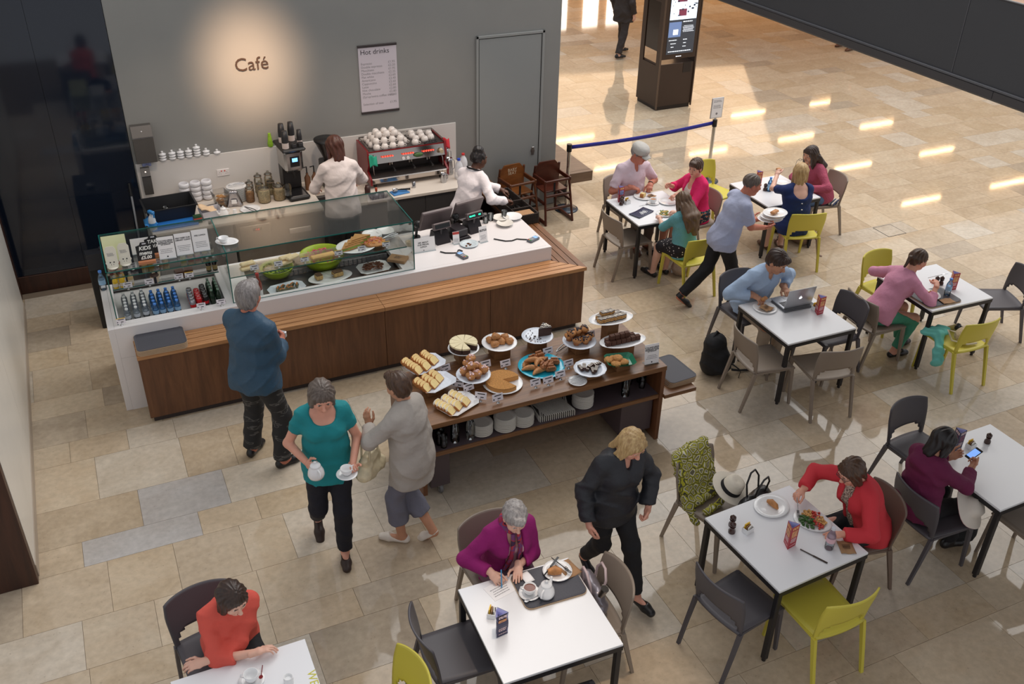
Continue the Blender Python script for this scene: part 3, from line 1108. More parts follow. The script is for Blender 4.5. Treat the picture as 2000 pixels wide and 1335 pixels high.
t = thing('wooden_ledge', 'long oak ledge with slatted top wrapped round the white serving counter', 'ledge', (0, 8.2, 0))
for a, b in ((0.0, 2.398), (2.402, 3.58), (3.584, 4.715)):
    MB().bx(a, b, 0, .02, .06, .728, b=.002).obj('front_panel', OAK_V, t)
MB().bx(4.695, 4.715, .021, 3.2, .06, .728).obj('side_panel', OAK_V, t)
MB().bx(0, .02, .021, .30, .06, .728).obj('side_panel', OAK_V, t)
MB().bx(.03, 4.66, .03, .06, 0, .06).bx(4.64, 4.67, .06, 3.2, 0, .06).obj('plinth', PLINTH, t)
def slat(x0, x1, y0, y1, m, xa=0, xb=0):
    """a top board; xa / xb shift the far corners for the mitre"""
    b = MB()
    b.prism([(x0, y0), (x1, y0), (x1 + xb, y1), (x0 + xa, y1)], .73, .77)
    b.obj('slat', m, t)
w, gp = .069, .009
for k in range(4):
    y0 = -.012 + k * (w + gp)
    y1 = y0 + w if k < 3 else .302
    e = 4.738 - k * (w + gp)
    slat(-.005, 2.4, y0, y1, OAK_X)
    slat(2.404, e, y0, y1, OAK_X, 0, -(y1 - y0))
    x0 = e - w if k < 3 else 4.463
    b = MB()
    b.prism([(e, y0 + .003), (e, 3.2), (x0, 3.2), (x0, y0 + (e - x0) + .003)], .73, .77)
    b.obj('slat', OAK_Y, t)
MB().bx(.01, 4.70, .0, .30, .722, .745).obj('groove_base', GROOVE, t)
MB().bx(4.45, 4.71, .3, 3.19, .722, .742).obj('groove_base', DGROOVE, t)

t = thing('white_counter', 'white solid-surface serving counter behind the oak ledge', 'counter', (0, 8.51, 0))
MB().bx(-.2, -.14, .0, .94, 0, .93, b=.003).bx(-.14, .0, 0, .05, 0, .6).obj('end_panel', WHITE, t)
MB().bx(-.14, 4.455, .0, .05, .60, .93, b=.003).obj('front_apron', WHITE, t)
MB().bx(4.41, 4.455, .05, .94, .60, .928, b=.003).obj('side_apron', WHITE, t)
b = MB()
b.bx(-.139, 2.86, .05, .125, .88, .93).bx(-.139, -.085, .125, .93, .88, .93).bx(.915, 1.2, .125, .93, .88, .93).bx(2.75, 2.86, .125, .93, .88, .93)
b.bx(-.085, .915, .87, .93, .88, .93).bx(1.2, 2.75, .87, .93, .88, .93).bx(2.86, 4.41, .05, .94, .88, .93)
b.obj('worktop', WHITE, t)
MB().bx(-.085, .915, .125, .87, .84, .86).obj('display_well', mat('well_grey', (190, 188, 186), .4), t)
MB().bx(1.2, 2.75, .125, .87, .82, .84).obj('deli_well', mat('well_steel', (96, 96, 98), .35, .6), t)
MB().bx(-.14, 4.4, .86, .93, .05, .86).obj('back_panel', GREY_PANEL, t)
g = MB()
for k in range(30):
    x = 1.24 + k * .05
    g.bx(x, x + .012, .60, .608, .842, .90)
for k in range(5):
    g.bx(1.22, 2.73, .598, .61, .85 + k * .011, .855 + k * .011)
stuff(g.obj('vent_grille', mat('vent_wire', (150, 150, 152), .4, .5), t))

GLASS = clear('case_glass', (253, 255, 254), .7)
EDGE = mat('glass_edge', (28, 98, 92), .15, spec=.6)
t = thing('display_case', 'clear glass display case with shelves standing along the counter', 'display case', (0, 8.51, .93))
z1 = .555
MB().bx(-.105, 2.87, .07, .93, z1 - .008, z1).obj('top_pane', GLASS, t)
MB().bx(.98, 2.86, .068, .076, 0, z1 - .008).obj('front_pane', GLASS, t)
for x in (-.105, .975, 2.862):
    MB().bx(x, x + .008, .07, .93, 0, z1 - .008).obj('side_pane', GLASS, t)
MB().bx(-.08, .93, .50, .76, .145, .152).obj('shelf', GLASS, t)
MB().bx(-.08, .93, .42, .80, .15 + .16, .157 + .16).obj('shelf', GLASS, t)
MB().bx(.99, 2.86, .28, .56, .165, .173).obj('shelf', GLASS, t)
e = MB()
e.bx(-.106, 2.871, .066, .071, z1 - .010, z1 + .001).bx(-.106, 2.871, .929, .933, z1 - .010, z1 + .001)
for x in (-.105, .975, 2.862):
    e.bx(x - .001, x + .009, .066, .071, 0, z1)
    e.bx(x - .001, x + .009, .071, .93, z1, z1 + .002)
e.bx(-.08, .93, .497, .501, .144, .153).bx(-.08, .93, .417, .421, .309, .318).bx(.99, 2.86, .277, .281, .164, .174).bx(.98, 2.86, .066, .069, 0, .006)
e.obj('polished_edge', EDGE, t)
c = MB()
for x in (-.09, .96, 2.845):
    for y in (.1, .88):
        c.box((x, y, z1 - .03), (.03, .03, .03), b=.004)
c.obj('clamp', STEEL, t)

# ------------------------------------------------------------------ back counter
t = thing('back_counter', 'pale worktop run with steel fridges along the cafe wall', 'counter', (0, 11.46, 0))
CREAM = mat('cream_worktop', (226, 216, 204), .3)
MB().bx(.445, 2.415, -.90, -.02, .86, .90, b=.004).bx(2.43, 2.83, -.45, -.02, .86, .90).bx(2.84, 4.47, -.94, -.02, .86, .90, b=.004).obj('worktop', CREAM, t)
MB().bx(.445, 4.475, -.02, -.002, .90, 1.41, b=.002).obj('upstand', mat('upstand_white', (224, 220, 216), .3), t)
MB().bx(.46, 1.33, -.87, -.02, .08, .855).obj('cabinet', GREY_PANEL, t)
MB().bx(1.36, 2.40, -.86, -.02, .08, .83, b=.004).obj('fridge', STEEL, t)
MB().bx(1.40, 1.76, -.875, -.86, .60, .80, b=.003).obj('fridge_control_panel', STEEL, t)
MB().bx(1.55, 1.66, -.879, -.874, .73, .765).obj('readout', mat('readout_black', (25, 18, 18), .3), t)
text('-1.4', .03, mat('red_led', (255, 40, 30), .4, emit=3), t, (1.605, -.880, .747), (PI / 2, 0, 0))
MB().bx(1.98, 2.24, -.882, -.86, .62, .68, b=.004).obj('fridge_handle', mat('pale_steel', (205, 203, 200), .3, .6), t)
MB().bx(2.42, 2.835, -.5, -.02, .0, .855).obj('cabinet', DARK_PANEL, t)
MB().bx(2.84, 3.34, -.92, -.02, .08, .855).obj('cabinet_door', mat('warm_grey_door', (140, 128, 122), .4), t)
for a, b in ((3.345, 3.70), (3.705, 4.46)):
    MB().bx(a, b, -.92, -.02, .08, .855, b=.003).obj('cabinet_door', DARK_PANEL, t)
MB().bx(.46, 4.46, -.84, -.05, 0, .08).obj('plinth', PLINTH, t)

# ------------------------------------------------------------------ dining tables and chairs
LAM = mat('white_laminate', (238, 238, 240), .22)
BLK = mat('black_steel', (40, 38, 40), .4, .2)
def make_table(label, x, y, rz):
    t = thing('dining_table', label, 'table', (x, y, 0), R(rz), 'white cafe tables')
    MB().bx(-.418, .418, -.418, .418, .716, .735, b=.002).obj('tabletop', LAM, t)
    f = MB()
    for a in (0, 1, 2, 3):
        f.box(rotz(a * PI / 2) @ Vector((.404, 0, .697)), (.032, .836, .037), a * PI / 2)
    f.bx(-.4205, .4205, -.4205, .4205, .712, .7175)
    f.obj('frame', BLK, t)
    for sx in (-1, 1):
        for sy in (-1, 1):
            MB().box((sx * .395, sy * .395, .352), (.042, .042, .656), b=.005).cyl((sx * .395, sy * .395, 0), (sx * .395, sy * .395, .03), .016, n=8).obj('leg', BLK, t)
    return t
TABLES = dict(T1=(6.30, 9.38, -1), T2=(8.12, 9.24, 0), T3=(6.25, 6.46, -1), T4=(8.07, 6.39, -2), T5=(4.095, 3.90, 3.5), T6=(6.21, 3.88, 1), T7=(2.08, 3.93, -2), T8=(.195, 3.945, 0))  # table corners unprojected from image pixels; most other positions come the same way
TL = dict(T1='white square table where a man in a flat cap and two others eat', T2='white square table of the two women by the yellow chairs', T3='white square table holding the open laptop',
          T4='white square table of the woman in a pink jumper', T5='white square table of the woman in a red cardigan', T6='white square table of the person in a maroon hoodie', T7='white square table with the dark tray and teapot', T8='white square table with yellow lettering on its edge')
tb = None
for k, (x, y, rz) in TABLES.items():
    if tb is None:
        tb = make_table(TL[k], x, y, rz)
    else:
        dup(tb, (x, y, 0), R(rz), TL[k])

TAUPE = mat('taupe_plastic', (146, 132, 118), .5)
CHAR = mat('charcoal_plastic', (84, 80, 84), .5)
YEL = mat('yellow_plastic', (210, 196, 74), .45)
DBRN = mat('umber_plastic', (112, 94, 82), .5)
def back_y(z):
    return -.205 - .10 * ((z - .42) / .40) ** 1.25
def make_chair(label):
    t = thing('cafe_chair', label, 'chair', (0, 0, 0), 0, 'moulded cafe chairs')
    def seat(u, v):
        x = (u - .5) * (.425 + .035 * v)
        y = -.21 + v * .46
        dip = -.012 * math.sin(PI * min(1, v * 1.05)) * (1 - (2 * u - 1) ** 2)
        return (x * (1 if v < .97 else .985), y + (-.02 * (1 - (2 * u - 1) ** 2) if v < .12 else 0), .448 + dip - .012 * max(0, v - .85) / .15)
    MB().sheet(seat, 10, 12, .016).obj('seat', TAUPE, t)
    def back(u, v):
        s = 2 * u - 1
        top = .815 - .012 * abs(s) ** 6 - .008 * s * s
        z = .43 + v * (top - .43)
        w = .222 + .016 * min(1, v * 1.6) - .020 * max(0, v - .75) * 2
        return (s * w, back_y(z) + .062 * s * s * (.35 + .65 * v), z)
    def hole(u, v):
        s = abs(2 * u - 1)
        return not (v < .34 and s < .80 - .28 * max(0, (v - .2) / .14) ** 2)
    MB().sheet(back, 24, 20, .014, hole).obj('backrest', TAUPE, t)
    for s in (-1, 1):
        b = MB()
        P = [(s * .222, -.30, .0), (s * .222, -.245, .22), (s * .218, -.19, .44)]
        for (p, q, a, c) in ((P[0], P[1], .011, .015), (P[1], P[2], .015, .020)):
            n0 = len(b.v)
            vs = []
            for (o, r) in ((p, a), (q, c)):
                vs += [(o[0] - .013, o[1] - r, o[2]), (o[0] + .013, o[1] - r, o[2]), (o[0] + .013, o[1] + r, o[2]), (o[0] - .013, o[1] + r, o[2])]
            b.add(vs, [(3, 2, 1, 0), (4, 5, 6, 7), (0, 1, 5, 4), (1, 2, 6, 5), (2, 3, 7, 6), (3, 0, 4, 7)])
        b.obj('rear_leg', TAUPE, t)
        b = MB()
        vs = []
        for (o, r, w) in (((s * .218, .262, 0), .011, .012), ((s * .215, .225, .40), .018, .015), ((s * .212, .20, .452), .034, .017)):
            vs += [(o[0] - w, o[1] - r, o[2]), (o[0] + w, o[1] - r, o[2]), (o[0] + w, o[1] + r, o[2]), (o[0] - w, o[1] + r, o[2])]
        b.add(vs, [(3, 2, 1, 0), (8, 9, 10, 11)] + [(k + i, k + (i + 1) % 4, k + 4 + (i + 1) % 4, k + 4 + i) for k in (0, 4) for i in range(4)])
        b.obj('front_leg', TAUPE, t)
    b = MB()
    for s in (-1, 1):
        b.box((s * .214, 0, .432), (.014, .42, .022))
    b.box((0, .235, .432), (.42, .014, .018))
    b.obj('seat_rim', TAUPE, t)
    return t
CH = [
    ('taupe chair under the man in the flat cap', 'T', 6.36, 10.07, 182), ('empty taupe chair beside the folded programme on the table', 'T', 5.88, 9.24, -88),
    ('yellow chair under the girl with long brown hair', 'Y', 6.33, 8.50, 2), ('taupe chair under the woman in the bright pink cardigan', 'T', 6.98, 9.38, 92),
    ('yellow chair under the woman in the navy dress', 'Y', 8.02, 8.58, -16), ('taupe chair under the woman in the dusty pink jumper', 'T', 8.93, 9.26, 80),
    ('empty yellow chair behind the pink cardigan woman, beside the belt post', 'Y', 7.75, 10.06, 192), 
    ('dark chair under the man at the laptop', 'C', 6.18, 7.16, 182), ('empty taupe chair beside the black rucksack', 'T', 5.73, 6.28, -97), ('empty taupe chair with its back to the camera, below the laptop table', 'T', 6.22, 5.93, -10),
    ('empty charcoal chair beside the red menu card of the laptop table', 'C', 6.74, 6.44, 88),
    ('taupe chair under the woman in the pink jumper', 'T', 7.33, 6.43, -90), ('yellow chair half hidden behind the woman in the pink jumper', 'Y', 7.98, 6.93, 184), ('yellow chair holding the turquoise scarf', 'Y', 7.88, 5.79, -2), ('empty charcoal chair at the right edge, seen from its front', 'C', 8.98, 6.27, 68),
    ('taupe chair draped with the patterned coat', 'T', 4.03, 4.67, 197), ('empty charcoal chair below the red cardigan table, its seat half under the top', 'C', 3.57, 3.70, -80), ('empty yellow chair below the red cardigan table', 'Y', 4.09, 3.41, 0), ('umber chair under the woman in the red cardigan', 'U', 4.84, 3.93, 78),
    ('umber charcoal chair under the person in the maroon hoodie', 'C', 5.56, 3.84, -92), ('charcoal chair behind the tent card, only its back showing', 'C', 6.13, 4.52, 184), ('taupe chair tucked under the hoodie table', 'T', 6.28, 3.42, 0),
    ('taupe chair under the woman in the magenta cardigan', 'T', 2.12, 4.64, 184), ('empty charcoal chair at the left side of the tray table', 'C', 1.56, 4.10, -92), ('taupe chair holding the silver handbag', 'T', 2.50, 4.02, 86), ('chair tucked under the near side of the tray table', 'C', 2.05, 3.30, -4),
    ('charcoal chair under the woman in the coral jumper', 'C', .08, 4.74, 188), ('yellow chair at the bottom edge, only its back showing', 'Y', .93, 3.78, 98)]
cmap = {'T': TAUPE, 'C': CHAR, 'Y': YEL, 'U': DBRN}
c0 = make_chair(CH[0][0])
for i, (lb, k, x, y, rz) in enumerate(CH):
    if i == 0:
        c0.location = (x, y, 0)
        c0.rotation_euler = (0, 0, R(rz))
    else:
        dup(c0, (x, y, 0), R(rz), lb, None, None if k == 'T' else {TAUPE: cmap[k]})

# ------------------------------------------------------------------ high chairs
def high_chair(label, x, y, rz, wood, dark, words):
    t = thing('high_chair', label, 'high chair', (x, y, 0), R(rz), 'wooden high chairs')
    for s in (-1, 1):
        b = MB()
        b.tube([(s * .215, .26, 0), (s * .19, .15, .62)], .017, 6)
        b.tube([(s * .215, -.24, 0), (s * .19, -.13, .74)], .017, 6)
        b.obj('leg', wood, t)
        MB().box((s * .20, .01, .60), (.03, .34, .06), b=.006).obj('arm_rail', wood, t)
        MB().box((s * .212, .01, .03), (.032, .48, .045), b=.006).obj('base_rail', wood, t)
        MB().box((s * .205, .0, .30), (.026, .38, .035)).obj('side_rail', wood, t)
    MB().prism([(-.19, .44), (.19, .44), (.19, .70), (.12, .78), (-.12, .78), (-.19, .70)], -.01, .01, M=Matrix.Translation((0, -.135, 0)) @ Matrix.Rotation(PI / 2, 4, 'X')).obj('backrest', dark, t)
    MB().bx(-.185, .185, -.12, .13, .43, .45, b=.004).obj('seat', dark, t)
    MB().box((0, .16, .60), (.39, .03, .035), b=.006).obj('front_bar', wood, t)
    MB().box((0, .215, .22), (.40, .026, .035), b=.005).obj('stretcher', wood, t)
    MB().box((0, .19, .40), (.38, .026, .035), b=.005).obj('stretcher', wood, t)
    MB().box((.03, .14, .53), (.03, .006, .17)).obj('strap', mat('black_webbing', (25, 25, 27), .8), t)
    if words:
        text(words, .06, mat('pale_print', (214, 196, 168), .6), t, (0, -.123, .68), (PI / 2, 0, PI), lh=.8)
    return t
HC1 = mat('golden_brown_wood', (138, 84, 38), .35, grain=((3, 14, 14), (112, 64, 28)))
HC2 = mat('red_brown_wood', (88, 40, 24), .32, grain=((3, 14, 14), (66, 28, 18)))
HC3 = mat('mid_brown_wood', (104, 60, 34), .34, grain=((14, 14, 2), (84, 46, 26)))
high_chair('golden brown high chair with pale print on its back, by the serving counter', 5.24, 11.13, 186, HC3, HC1, 'BABY\nSEAT')
high_chair('red brown high chair beside the belt post', 5.74, 11.06, 183, HC2, HC2, '')

# ------------------------------------------------------------------ belt barrier
CHROME = mat('chrome', (205, 205, 205), .12, 1.0)
BLACKP = mat('black_plastic', (22, 22, 24), .4)
def post(label, x, y):
    t = thing('belt_post', label, 'barrier post', (x, y, 0), 0, 'belt barrier posts')
    MB().lathe([(.17, 0), (.17, .012), (.14, .022), (.03, .03)], 28).obj('base', mat('base_cover', (62, 70, 80), .3, .3), t)
    MB().cyl((0, 0, .03), (0, 0, .90), .026, n=16).obj('pole', CHROME, t)
    MB().cyl((0, 0, .87), (0, 0, .975), .036, n=16).obj('head', BLACKP, t)
    return t
post('chrome belt post beside the red brown high chair', 6.07, 11.2)
p2 = post('chrome belt post carrying a framed notice', 8.58, 11.32)
b = MB().sheet(lambda u, v: (6.105 + u * 2.44, 11.2 + .12 * u, .90 + .055 * v - .035 * math.sin(PI * u)), 20, 1, .004)
tag(b.obj('barrier_belt', mat('blue_belt', (36, 40, 150), .6)), 'blue belt stretched between the two chrome posts', 'barrier belt')
PAPER = mat('paper_white', (248, 246, 246), .6)
INK = mat('print_ink', (48, 46, 50), .7)
INKG = mat('print_grey', (140, 138, 142), .7)
def lines(parent, x0, x1, zs, y, h, m=INKG, rot=None, name='printed_lines', jag=.25, seed=1):
    """small lines of print as thin raised strips in the x-z plane"""
    b = MB()
    rr = random.Random(seed)
    for z in zs:
        x = x0 + rr.random() * jag * (x1 - x0) * .5
        e = x1 - rr.random() * jag * (x1 - x0) * .5
        while x < e:
            w = min(rr.uniform(.5, 1.6) * h * 2.2, e - x)
            b.bx(x, x + w, y - .0006, y, z, z + h)
            x += w + h * .6
    if rot is not None:
        b.xf(rot)
    o = b.obj(name, m, parent)
    o['kind'] = 'stuff'
    return o
MB().bx(-.105, .105, -.012, .004, 1.0, 1.31, b=.004).bx(-.012, .012, -.01, .01, .96, 1.01).obj('notice_frame', mat('silver_frame', (190, 192, 196), .3, .6), p2)
MB().bx(-.092, .092, -.0135, -.011, 1.012, 1.298).obj('notice_sheet', PAPER, p2)
lines(p2, -.075, .07, (1.265, 1.245, 1.19, 1.172, 1.154), -.0136, .008)
MB().cyl((0, -.0135, 1.07), (0, -.0145, 1.07), .018, n=12).obj('printed_mark', INKG, p2)

# ------------------------------------------------------------------ information kiosk
KB = mat('kiosk_bronze', (66, 50, 40), .35, .3, var=(2, .05))
KD = mat('kiosk_dark', (40, 30, 25), .3, .2)
KF = mat('kiosk_frame', (104, 86, 72), .35, .4)
t = thing('information_kiosk', 'tall bronze information kiosk with a lit map screen standing in the foyer', 'kiosk', (9.98, 14.83, 0))
MB().bx(-.36, .36, -.33, .33, 0, .07).obj('plinth', KD, t)
MB().bx(-.365, .365, -.34, .33, .07, .84, b=.004).obj('cabinet', KB, t)
for x in (-.385, .365):
    MB().bx(x, x + .02, -.37, -.33, .03, 2.5, b=.003).obj('edge_strip', KF, t)
b = MB()
b.bx(-.385, -.36, -.33, .345, .07, .80).bx(-.385, -.36, -.33, -.22, .80, 2.5).bx(-.385, -.36, .22, .345, .80, 2.5).bx(-.385, -.36, -.22, .22, 1.9, 2.5)
b.obj('side_frame', KB, t)
MB().bx(-.37, -.365, -.22, .22, 1.05, 1.9).obj('side_panel', mat('kiosk_smoked', (44, 34, 28), .15), t)
MB().bx(.365, .385, -.33, .345, .07, 2.5).obj('side_frame', KB, t)
MB().bx(-.36, .36, -.36, -.30, .93, 2.5, b=.003).obj('screen_housing', KB, t)
MB().bx(.13, .30, -.345, -.338, .66, .84).obj('card_slot', KD, t)
s = MB().bx(-.285, .285, -.366, -.359, 1.02, 2.26).obj('screen', mat('screen_dark', (58, 62, 70), .2, emit=.5), t)
MB().bx(-.275, .275, -.3675, -.366, 1.62, 2.17).obj('map_image', mat('screen_map', (214, 230, 250), .2, emit=1.5), s)
b = MB()
b.bx(-.15, .05, -.369, -.3675, 1.92, 2.08).bx(-.10, .06, -.369, -.3675, 1.68, 1.80)
b.obj('map_block', mat('map_block_red', (130, 60, 80), .3, emit=.5), s)
b = MB()
rr = random.Random(3)
for k in range(34):
    x, z = rr.uniform(-.26, .24), rr.uniform(1.65, 2.14)
    b.bx(x, x + rr.choice((.012, .03, .05)), -.3695, -.3675, z, z + rr.choice((.008, .02, .03)))
stuff(b.obj('map_detail', mat('map_ink', (60, 66, 84), .4, emit=.15), s))
MB().bx(-.275, -.02, -.3675, -.366, 1.32, 1.58).obj('photo_image', mat('screen_photo', (110, 132, 176), .3, emit=.6), s)
MB().bx(-.18, -.08, -.3685, -.3675, 1.36, 1.45).obj('photo_highlight', mat('screen_white', (240, 245, 250), .3, emit=1.6), s)
TW = mat('screen_text', (226, 232, 240), .3, emit=1.2)
text('WESTON LIBRARY', .032, TW, s, (-.275, -.367, 2.21), (PI / 2, 0, 0), 'LEFT')
text('Ground Floor', .032, TW, s, (.275, -.367, 2.21), (PI / 2, 0, 0), 'RIGHT')
lines(s, .0, .26, (1.57,), -.3675, .016, TW, jag=.5)
lines(s, .0, .26, (1.50, 1.48, 1.46, 1.44, 1.42, 1.40), -.3675, .007, TW, seed=2)
lines(s, -.27, -.08, (1.26, 1.20, 1.14), -.3675, .012, TW, jag=.8, seed=4)
lines(s, .0, .18, (1.26, 1.20, 1.14), -.3675, .012, TW, jag=.8, seed=5)
lines(s, -.27, .25, (1.06,), -.3675, .014, TW, jag=.1, seed=6)
lines(t, -.07, .06, (.965,), -.361, .014, TW)

# ------------------------------------------------------------------ tableware shared by everything below
CHINA = mat('white_china', (240, 240, 240), .18, coat=.3)
CHINA_B = mat('blue_tinted_china', (224, 230, 240), .18, var=(30, .06))
CAKE_EDGE = mat('cake_crust', (176, 112, 56), .8, var=(40, .15))
CRUMB = mat('cake_crumb', (240, 214, 150), .85, var=(60, .07), bump=(200, .2))
ICING = mat('icing', (246, 238, 224), .5, var=(60, .05))
CHOC = mat('chocolate', (62, 36, 26), .55, var=(50, .12))
PASTRY = mat('baked_pastry', (190, 130, 76), .55, var=(26, .24), bump=(50, .3))
PASTRY_D = mat('dark_baked_crust', (154, 94, 50), .5, var=(30, .26), bump=(50, .3))
STEELY = mat('polished_steel', (190, 190, 192), .2, 1.0)
TURQ = mat('turquoise_glaze', (40, 176, 204), .15, coat=.4)
GREEN_G = mat('green_glaze', (40, 122, 92), .2)
LOAF = mat('oak_block', (136, 96, 60), .5, grain=((2, 18, 18), (112, 76, 46)))
def plate_mb(r, sx=1.0, h=.018, n=28, wob=None):
    return MB().lathe([(.0001, .004), (r * .62, .004), (r * .68, .007), (r * .99, h), (r, h - .002), (r * .66, .0), (.0001, 0)][::-1], n, sx=sx, wob=wob)
def octo_mb(a, b, c, h=.02):
    """octagonal platter a x b with corners cut by c"""
    def ring(k, z):
        x, y, q = a / 2 * k, b / 2 * k, c * k
        return [(x - q, -y, z), (x, -y + q, z), (x, y - q, z), (x - q, y, z), (-x + q, y, z), (-x, y - q, z), (-x, -y + q, z), (-x + q, -y, z)]
    R_ = [ring(.72, 0), ring(.97, h - .003), ring(1, h), ring(.74, .005)]
    m = MB()
    vs = sum(R_, [])
    fs = [tuple(range(8))[::-1]]
    for j in range(3):
        fs += [(j * 8 + i, j * 8 + (i + 1) % 8, j * 8 + 8 + (i + 1) % 8, j * 8 + 8 + i) for i in range(8)]
    fs.append(tuple(range(24, 32)))
    return m.add(vs, fs)
def one(b, name, mats, label, cat, loc, rz=0.0, group=None):
    return tag(b.obj(name, mats, None, loc, rz), label, cat, group)
def copy1(o, loc, rz=0.0, label=None, tilt=None):
    c = o.copy()
    SC.collection.objects.link(c)
    c.location = loc
    c.rotation_euler = (tilt[0] if tilt else 0, tilt[1] if tilt else 0, rz)
    if label:
        c['label'] = label
    return c
def lump(r, seed, n=14, m=8, sq=.8, amp=.12):
    """an uneven bun"""
    rr = random.Random(seed)
    a, b_ = rr.uniform(0, 6), rr.uniform(0, 6)
    vs, fs = [], []
    for j in range(m + 1):
        t = PI * j / m - PI / 2
        for i in range(n):
            q = 2 * PI * i / n
            k = r * (1 + amp * math.sin(3 * q + a) * math.cos(t) + amp * .7 * math.sin(5 * q + 4 * t + b_))
            z = max(math.sin(t) * k * sq, -r * sq * .55)
            vs.append((math.cos(t) * math.cos(q) * k, math.cos(t) * math.sin(q) * k, z + r * sq * .55))
    for j in range(m):
        for i in range(n):
            fs.append((j * n + i, j * n + (i + 1) % n, (j + 1) * n + (i + 1) % n, (j + 1) * n + i))
    return MB().add(vs, fs, 0, True)

# ------------------------------------------------------------------ cake cart
OAK_C = mat('oak_cart_top', (140, 98, 62), .35, grain=((1.3, 20, 20), (104, 68, 42)), var=(1.2, .06))
OAK_CE = mat('oak_cart_side', (124, 80, 50), .4, grain=((18, 18, 1.4), (98, 60, 38)))
PURP = mat('plum_grey_laminate', (84, 72, 76), .45)
t = thing('cake_cart', 'oak cake cart on castors standing in front of the serving counter', 'cart', (3.215, 6.46, 0))
MB().bx(-1.2, 1.2, -.42, .42, .80, .848, b=.003).obj('top_board', OAK_C, t)
MB().bx(1.155, 1.197, -.415, .415, 0.005, .80, b=.003).obj('end_board', OAK_CE, t)
MB().bx(-1.197, -1.155, -.415, .415, .1, .80, b=.003).obj('end_board', OAK_CE, t)
MB().bx(-1.155, 1.155, -.405, .40, .49, .53, b=.002).obj('shelf_board', OAK_C, t)
MB().bx(-1.154, 1.154, -.39, .385, .53, .533).obj('shelf_lining', PURP, t)
MB().bx(-1.155, 1.155, .385, .40, .10, .80).obj('back_board', PURP, t)
for x0, x1 in ((-1.10, -.92), (.80, 1.14)):
    MB().bx(x0, x1, -.34, .38, .10, .49, b=.003).obj('plinth_box', PURP, t)
MB().bx(1.197, 1.55, -.44, .15, .49, .53, b=.003).obj('tray_ledge', OAK_C, t)
for x in (-1.0, 1.03):
    for y in (-.3, .3):
        b = MB()
        b.cyl((x - .014, y, .05), (x + .014, y, .05), .048, n=16).obj
        w_ = b.obj('castor', mat('castor_grey', (120, 120, 122), .4), t)
        MB().bx(x - .03, x + .03, y - .03, y + .03, .092, .10).bx(x - .024, x - .018, y - .03, y + .03, .04, .095).bx(x + .018, x + .024, y - .03, y + .03, .04, .095).obj('castor_fork', STEELY, w_)

ZT = .848
blk = {}
def block(x, y, h, w=.13, rz=0.0, what=''):
    return one(MB().bx(-w / 2, w / 2, -w / 2, w / 2, 0, h, b=.003), 'riser_block', LOAF, 'oak riser block under the plate of ' + what, 'riser block', (x, y, ZT), rz, 'oak riser blocks')
# loaf slices on octagonal platters
def slice_mb(w, h, d, ice=False):
    m = MB()
    P = [(-w / 2, 0), (w / 2, 0), (w / 2 * 1.06, h * .72), (w * .36, h * .93), (0, h), (-w * .36, h * .93), (-w / 2 * 1.06, h * .72)]
    M = Matrix.Rotation(PI / 2, 4, 'X')
    m.prism(P, -d / 2, d / 2, 0, M)
    m.prism([(x * .90, .004 + z * .93) for x, z in P], -d / 2 - .0008, d / 2 + .0008, 1, M)
    if ice:
        m.prism([(w / 2 * 1.07, h * .70), (w * .37, h * .94), (0, h * 1.03), (-w * .37, h * .94), (-w / 2 * 1.07, h * .70), (-w * .4, h * .76), (0, h * .88), (w * .4, h * .76)], -d / 2 - .0006, d / 2 + .0006, 2, M)
    return m
def platter(x, y, z, rz, a, b, label, cakes, clabel, group, ice):
    one(octo_mb(a, b, .05), 'platter', CHINA_B if ice != 1 else CHINA, label, 'platter', (x, y, z), rz)
    o = None
    for (u, v, sw) in cakes:
        c, s_ = math.cos(rz), math.sin(rz)
        p = (x + c * u - s_ * v, y + s_ * u + c * v, z + .006)
        q = rz + sw * .6 + R(22)
        til = R(-48)
        if o is None:
            o = one(slice_mb(.088, .078, .021, ice == 1), 'cake_slice', [CAKE_EDGE, CRUMB, ICING], clabel, 'cake slice', p, q, group)
            o.rotation_euler = (til, 0, q)
        else:
            copy1(o, p, q, None, (til, 0))
rr = random.Random(8)
grid = lambda us, vs: [(u + rr.uniform(-.004, .004), v + rr.uniform(-.006, .006), rr.uniform(-.1, .1)) for v in vs for u in us]
block(2.33, 6.79, .085, .15, what='plain loaf slices')
platter(2.33, 6.79, .935, R(18), .36, .25, 'octagonal platter of golden loaf slices at the back of the cart', grid((-.115, -.015, .085), (.085, .052, .019, -.014, -.047, -.08))[:17], 'golden loaf slice on the back platter', 'golden loaf slices, back platter', 0)
block(2.30, 6.50, .07, .15, what='lemon loaf slices')
platter(2.33, 6.50, .92, R(20), .34, .24, 'octagonal platter of pale loaf slices, a third of it empty', grid((-.12, -.035, .05), (.075, .035, -.005, -.045))[:11], 'pale loaf slice on the middle platter', 'pale loaf slices, middle platter', 0)
platter(2.42, 6.22, .85, R(24), .36, .25, 'octagonal platter of iced loaf slices at the front corner of the cart', grid((-.12, -.03, .06), (.085, .048, .011, -.026, -.063)), 'iced loaf slice on the front platter', 'iced loaf slices, front platter', 1)
